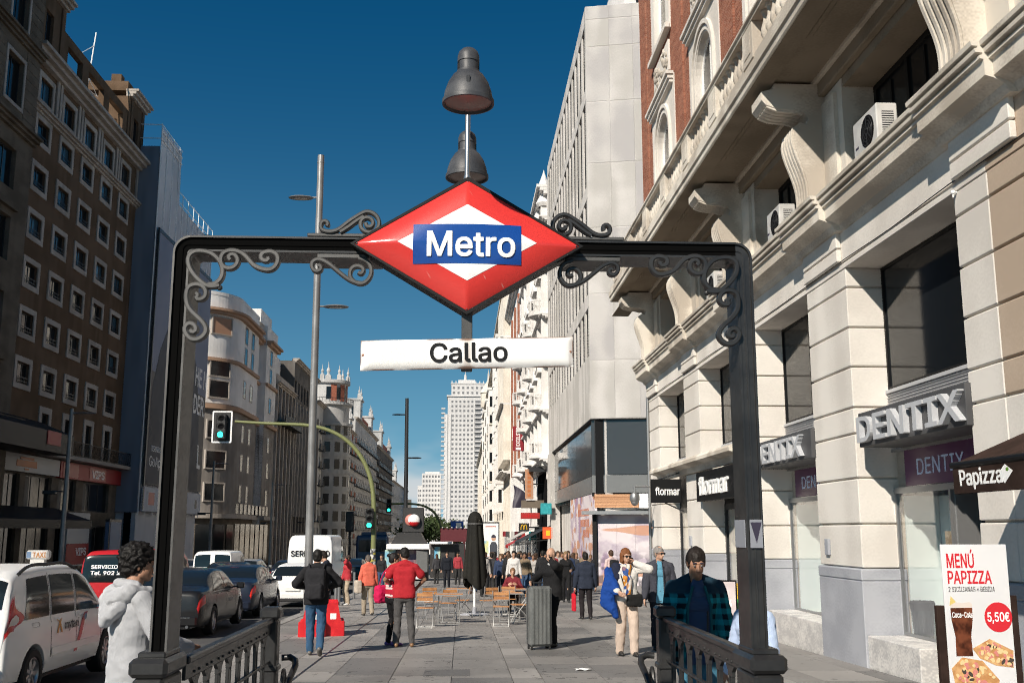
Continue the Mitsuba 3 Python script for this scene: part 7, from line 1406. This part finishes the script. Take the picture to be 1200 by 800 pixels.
obj('print_block', [box(1.28, 1.52, 59.978, 59.984, .5, 1.2)], 'kiosk_poster', k); obj('print_line', box(1.35, 1.95, 59.978, 59.984, 1.98, 2.04), 'sign_pink', k); obj('print_line', box(1.26, 2.04, 59.978, 59.984, .32, .345), 'sign_pink', k)
# trees at the far end
def leafy(name, lab, x, y, z0, h, r, n, seed, cm):
    t = thing(name, lab, 'tree'); rg_ = np.random.default_rng(seed)
    obj('trunk', tube(spline([(x, y, z0), (x + .1, y, z0 + h * .3), (x - .1, y, z0 + h * .6)], 10), np.linspace(.25, .12, 10), 7), 'stone_old', t)
    c = np.array([x, y, z0 + h * .68]) + rg_.normal(size=(9, 3)) * [r * .45, r * .45, h * .12]
    p = c[rg_.integers(0, 9, n)] + rg_.normal(size=(n, 3)) * [r * .28, r * .28, h * .09]
    d = rg_.normal(size=(n, 3)); d /= np.linalg.norm(d, axis=1, keepdims=True); e = np.cross(d, rg_.normal(size=(n, 3))); e /= np.linalg.norm(e, axis=1, keepdims=True); s = .26
    v = np.stack([p - d * s, p + e * s * .6, p + d * s, p - e * s * .6], 1).reshape(-1, 3); i = np.arange(n) * 4
    obj('crown', (v, np.vstack([np.stack([i, i + 1, i + 2], 1), np.stack([i, i + 2, i + 3], 1)])), cm, t)
mat('leaf_dark', varied((.025,.045,.016), (.06,.085,.03), (.8,.8,.8)), .6, spec=.3)
for i, (x, y, h, lab) in enumerate(((-6.5, 160, 7.5, 'small green street tree below the white slab block, leftmost of three'), (-4.2, 172, 7.8, 'small green street tree below the white tower, middle of three'), (-1.0, 185, 6.6, 'small green street tree right of the other two, above the maroon hoarding'))): leafy('street_tree', lab, x, y, gz(y), h, 2.4, 2600, i, 'leaf_dark')
# signs along the right row
def blade(name, lab, x0, x1, y, z0, z1, m, cat_='sign'): k = thing(name, lab, cat_); obj('panel', cbox(x0, x1, y, y + .18, z0, z1, .02), m, k); obj('bracket', cyl((x1 - .05, y + .09, (z0 + z1) / 2), (7.1, y + .09, (z0 + z1) / 2), .05), 'dark_metal', k); return k
mat('sign_maroon', (.22,.012,.02), .45)
k = blade('blade_sign', 'tall red blade sign reading EXCELSIOR on the white facades', 5.45, 6.6, 112, 10.25, 12.9, 'sign_maroon')
obj('lettering', text_on('EXCELSIOR', .42, (6.2, 111.999, 10.75), (0, 0, 1), (-1, 0, 0), .02, True, 2.0), 'letter_white', k); obj('crest', [box(5.75, 6.3, 111.98, 111.999, 10.36, 10.62)], 'letter_white', k)
k = blade('blade_sign', 'small black sign with a yellow letter M above the awnings', 4.88, 5.76, 90, 1.72, 2.42, 'signal_black'); mat('arch_yellow', (.70,.42,.02), .4)
for c in (5.18, 5.44): obj('arch', ribbon([(c + .13 * math.cos(t), 1.86 + .42 * math.sin(t)) for t in np.linspace(np.pi, 0, 17)], .055, 89.97, 89.999), 'arch_yellow', k)
k = blade('blade_sign', 'brown vertical sign over the dark theatre entrance', 5.3, 6.0, 88, 4.4, 6.9, 'wood_shutter'); obj('lettering', [box(5.5, 5.8, 87.98, 87.999, 4.6 + q * .36, 4.85 + q * .36) for q in range(6)], 'emblem', k)
k = blade('fascia_sign', 'brown horizontal sign board below the vertical brown one', 5.0, 6.95, 88.3, 3.65, 4.3, 'stone_old')
k = blade('fascia_sign', 'red lit sign strip over the bar entrance', 4.9, 6.5, 87.4, 2.75, 3.25, 'shop_red'); obj('lettering', [box(5.05 + q * .15, 5.15 + q * .15, 87.38, 87.399, 2.88, 3.12) for q in range(9)], 'tail_red', k)
k = blade('blade_sign', 'orange square sign with a yellow centre beside the awnings', 7.0, 7.0 + .02, 84.6, 1.2, 2.0, 'dark_metal') if False else thing('blade_sign', 'orange square sign with a yellow centre beside the awnings', 'sign')
mat('sign_orange', (.62,.09,.02), .5); obj('panel', cbox(6.2, 7.0, 80.6, 80.75, 1.15, 2.05, .03), 'sign_orange', k); obj('mark', box(6.45, 6.75, 80.58, 80.599, 1.4, 1.8), 'arch_yellow', k); obj('bracket', cyl((6.6, 80.7, 2.05), (7.2, 80.7, 2.3), .04), 'dark_metal', k)
k = thing('blade_sign', 'teal square sign at the end of the panel building', 'sign'); mat('sign_teal', (.02,.26,.29), .5); obj('panel', cbox(6.0, 6.86, 80.0, 80.15, 3.0, 3.85, .03), 'sign_teal', k); obj('bracket', cyl((6.7, 80.1, 3.4), (7.0, 80.1, 3.4), .04), 'dark_metal', k)
def awning(lab, y0, y1, x, z0, z1, m): k = thing('shop_awning', lab, 'awning'); obj('canopy', prism([(7.0, z1), (x, z0 + .02), (x, z0 - .25), (x + .04, z0 - .25), (x + .04, z0), (7.0, z1 - .05)], y0, y1, 'y'), m, k); obj('arm', [cyl((7, y, z0 + .2), (x + .1, y, z0), .03) for y in (y0 + .2, y1 - .2)], 'dark_metal', k)
mat('awning_dark', (.02,.025,.03), .8); mat('awning_pale', (.30,.29,.28), .8)
awning('dark blue awning over the bar terrace on the right', 84.6, 92, 4.6, .85, 2.1, 'awning_dark'); awning('pale grey awning farther along the right row', 94, 101, 4.3, .95, 2.3, 'awning_pale'); awning('red canopy among the far shop fronts', 105, 111, 4.6, .3, 1.5, 'shop_red')
k = thing('theatre_entrance', 'dark arched entrance under the bow balconies', 'entrance')
obj('opening', [W.b(86, 96.5, .002, .08, -3, 3.2), W.M((lambda m: m)(prism(Point(91.2, 3.2).buffer(5.2).intersection(sbox(86, 3.2, 96.4, 9)), .002, .08, 'y')))], 'black_void', k)
obj('canopy', W.b(86.5, 96, .081, 1.4, 6.6, 7.0), 'dark_metal', k)
for q, (y0, y1) in enumerate(((99, 104), (105.5, 110.5), (112, 117), (119, 125), (127, 133), (136, 142), (154, 160), (164, 171))):
    k = obj('shop_front', W.b(y0, y1, .002, .06, gz(y0) - .3, .9), 'dark_glass', 'ornate_house' if y1 < 118 else 'brick_house' if y1 < 150 else 'cream_block')
    obj('fascia', W.b(y0 - .2, y1 + .2, .001, .35, .901, 1.7), ('sign_teal', 'white_matt', 'shop_red', 'dark_metal', 'maroon', 'sign_white', 'fascia_grey', 'sign_maroon')[q], k)
k = thing('flag', 'dark flag hanging from a leaning pole on the white facade', 'flag'); obj('pole', cyl((7, 104, 5.0), (4.9, 104, 6.6), .04), 'white_paint', k)
obj('cloth', sheet(lambda U, V: np.stack([5.1 + U * 1.2 + .1 * np.sin(V * 5), 104 + .12 * np.sin(U * 7 + V * 3), 6.3 - U * .75 - V * 2.3 * (1 - .35 * U)], -1), np.linspace(0, 1, 10), np.linspace(0, 1, 12)), 'ink_dark', k, smooth=True)
# ---------------------------------------------------------------- near right: awning and menu board
mat('awning_brown', varied((.022,.013,.010), (.034,.020,.016), (5,5,5), .2, .2), .85, spec=.15)
k = thing('pizza_awning', 'dark brown awning with white script lettering Papizza at the right edge', 'awning')
obj('canopy', prism([(6.27, 2.90), (5.20, 2.45), (5.20, 2.41), (5.24, 2.41), (6.27, 2.86)], 7.2, 10.8, 'y'), 'awning_brown', k); obj('valance', cbox(5.18, 5.20, 7.2, 10.8, 2.13, 2.408, .004), 'awning_brown', k); obj('bar', cyl((5.19, 7.2, 2.43), (5.19, 10.82, 2.43), .035, None, 10), 'black_paint', k); obj('side_panel', prism([(5.22, 2.42), (6.25, 2.86), (6.25, 2.70), (5.22, 2.20)], 10.77, 10.78, 'y'), 'awning_brown', k)
obj('lettering', text_on('Papizza', .155, (5.178, 10.66, 2.215), (0, -1, .0), (0, .10, 1), .004, True, .86), 'letter_white', k); mat('leaf_green', (.10,.22,.03), .5)
obj('emblem', [(lambda m: (np.c_[m[0][:, 1] * 0 + 5.176 - m[0][:, 2] * .2, m[0][:, 0], m[0][:, 1]], m[1]))(prism(Polygon([(9.74, 2.20), (9.58, 2.31), (9.72, 2.38), (9.80, 2.33), (9.80, 2.24)]), 0, .01, 'z'))], 'letter_white', k); obj('leaf', ball((5.174, 9.68, 2.33), (.004, .03, .02), 1), 'leaf_green', k)
k = thing('menu_board', 'tall menu board reading MENÚ PAPIZZA with a cola glass and pizza slices', 'sign')
BY = 9.0
mat('board_white', varied((.60,.60,.61), (.68,.68,.69), (1,1,1)), .45); mat('red_print', (.55,.02,.03), .45); mat('black_print', (.02,.02,.02), .5)
with at(4.16, BY, 0, 3):
    obj('panel', cbox(0, .60, 0, .02, -.1, 1.635, .003), 'board_white', k)
    obj('heading', [text_on('MENÚ', .115, (.035, -.001, 1.44), (1, 0, 0), (0, 0, 1), .002, True, .25), text_on('PAPIZZA', .105, (.035, -.001, 1.305), (1, 0, 0), (0, 0, 1), .002, True, .40)], 'red_print', k)
    obj('subheading', text_on('2 SICILIANAS + BEBIDA', .042, (.04, -.001, 1.235), (1, 0, 0), (0, 0, 1), .002, False, .42), 'black_print', k)
    obj('price_disc', prism(Point(.475, 1.02).buffer(.125, 16), -.003, -.0005, 'y'), 'red_print', k); obj('price', text_on('5,50€', .075, (.475, -.0032, .985), (1, 0, 0), (0, 0, 1), .002, True, .20, True), 'letter_white', k)
    mat('cola', varied((.045,.014,.008), (.16,.05,.025), (22,5,14)), .1, spec=.6); mat('foam', (.62,.55,.50), .5); mat('lemon', (.62,.48,.16), .5)
    gl = [(.145 - .075, .70), (.145 - .07, .86), (.145 - .095, 1.0), (.145 - .098, 1.10), (.145 + .098, 1.10), (.145 + .095, 1.0), (.145 + .07, .86), (.145 + .075, .70)]
    g = obj('cola_glass', prism(gl, -.003, -.0005, 'y'), 'cola', k); obj('foam', prism(Polygon([(.05, 1.10), (.045, 1.135), (.09, 1.15), (.16, 1.14), (.22, 1.15), (.245, 1.13), (.24, 1.10)]), -.0035, -.0005, 'y'), 'foam', g); obj('lemon', prism(Polygon([(.04, 1.12), (.055, 1.20), (.10, 1.15)]), -.004, -.0036, 'y'), 'lemon', g); obj('glass_lettering', text_on('Coca-Cola', .045, (.055, -.0032, 1.02), (1, 0, 0), (0, 0, 1), .002, True, .18), 'letter_white', g)
    mat('crust', varied((.42,.20,.07), (.60,.36,.16), (16,16,16)), .7); mat('ham', (.55,.20,.17), .6); mat('cheese', (.66,.50,.26), .6); mat('olive_slice', (.06,.045,.035), .5)
    rr = random.Random(9)
    for (q0, pts) in (((.40, .68), [(.22, .76), (.38, .84), (.585, .74), (.575, .60), (.42, .62), (.28, .68)]), ((.22, .50), [(.02, .60), (.12, .69), (.30, .66), (.44, .50), (.42, .36), (.05, .42)])):
        pz = obj('pizza_slice', prism(pts, -.004, -.0005, 'y'), 'crust', k); pg = Polygon(pts).buffer(-.02)
        for m_, n_ in (('ham', 22), ('cheese', 26), ('olive_slice', 7)):
            bl = []
            while len(bl) < n_:
                c = (rr.uniform(0, .6), rr.uniform(.36, .84))
                if pg.contains(Point(c)): bl.append(prism(affinity.rotate(affinity.scale(Point(c).buffer(.018, 4), rr.uniform(.6, 1.5), rr.uniform(.4, 1)), rr.uniform(0, 180)), -.0075 - .0006 * len(bl) % .002, -.0041, 'y'))
            obj('topping', bl, m_, pz)
    obj('frame_leg', [cbox(-.075, -.005, .0, .05, -.2, 1.12, .004), cbox(.605, .66, .0, .05, -.2, 1.20, .004)], 'awning_brown', k)
k = thing('offer_board', 'pale framed offer board reading -40% standing at the shop door', 'sign')
with at(5.36, 22.5, gz(22.5), -4):
    obj('frame', [cbox(-.02, .52, 0, .03, .02, 1.16, .004)], 'black_paint', k); mat('offer_pink', varied((.50,.43,.43), (.62,.56,.56), (3,3,3)), .5); obj('poster', box(.015, .485, -.004, -.0005, .06, 1.125), 'offer_pink', k)
    obj('lettering', text_on('-40%', .14, (.25, -.0045, .62), (1, 0, 0), (0, 0, 1), .002, True, .30, True), 'letter_white', k); obj('print_spot', [prism(Point(.13, 1.0).buffer(.06), -.006, -.0045, 'y'), prism(Point(.36, .25).buffer(.07), -.006, -.0045, 'y')], 'stone_old', k)
k = thing('offer_banner', 'green and yellow display standing behind the offer board', 'banner'); mat('banner_green', (.03,.25,.05), .5); obj('panel', [box(6.0, 6.35, 23.2, 23.24, -.3, .28)], 'banner_green', k); obj('upper_panel', box(6.0, 6.35, 23.2, 23.24, .281, .62), 'arch_yellow', k)
k = obj('paper_litter', sheet(lambda U, V: np.stack([1.72 + U * .24 + .02 * np.sin(V * 4), 16.15 + V * .17 + .03 * U, gz(16.2) + .006 + .018 * np.sin(U * 5 + V * 2) ** 2], -1), np.linspace(0, 1, 10), np.linspace(0, 1, 8)), 'white_paint', smooth=True, label='white scrap of paper lying on the pavement', cat='litter')
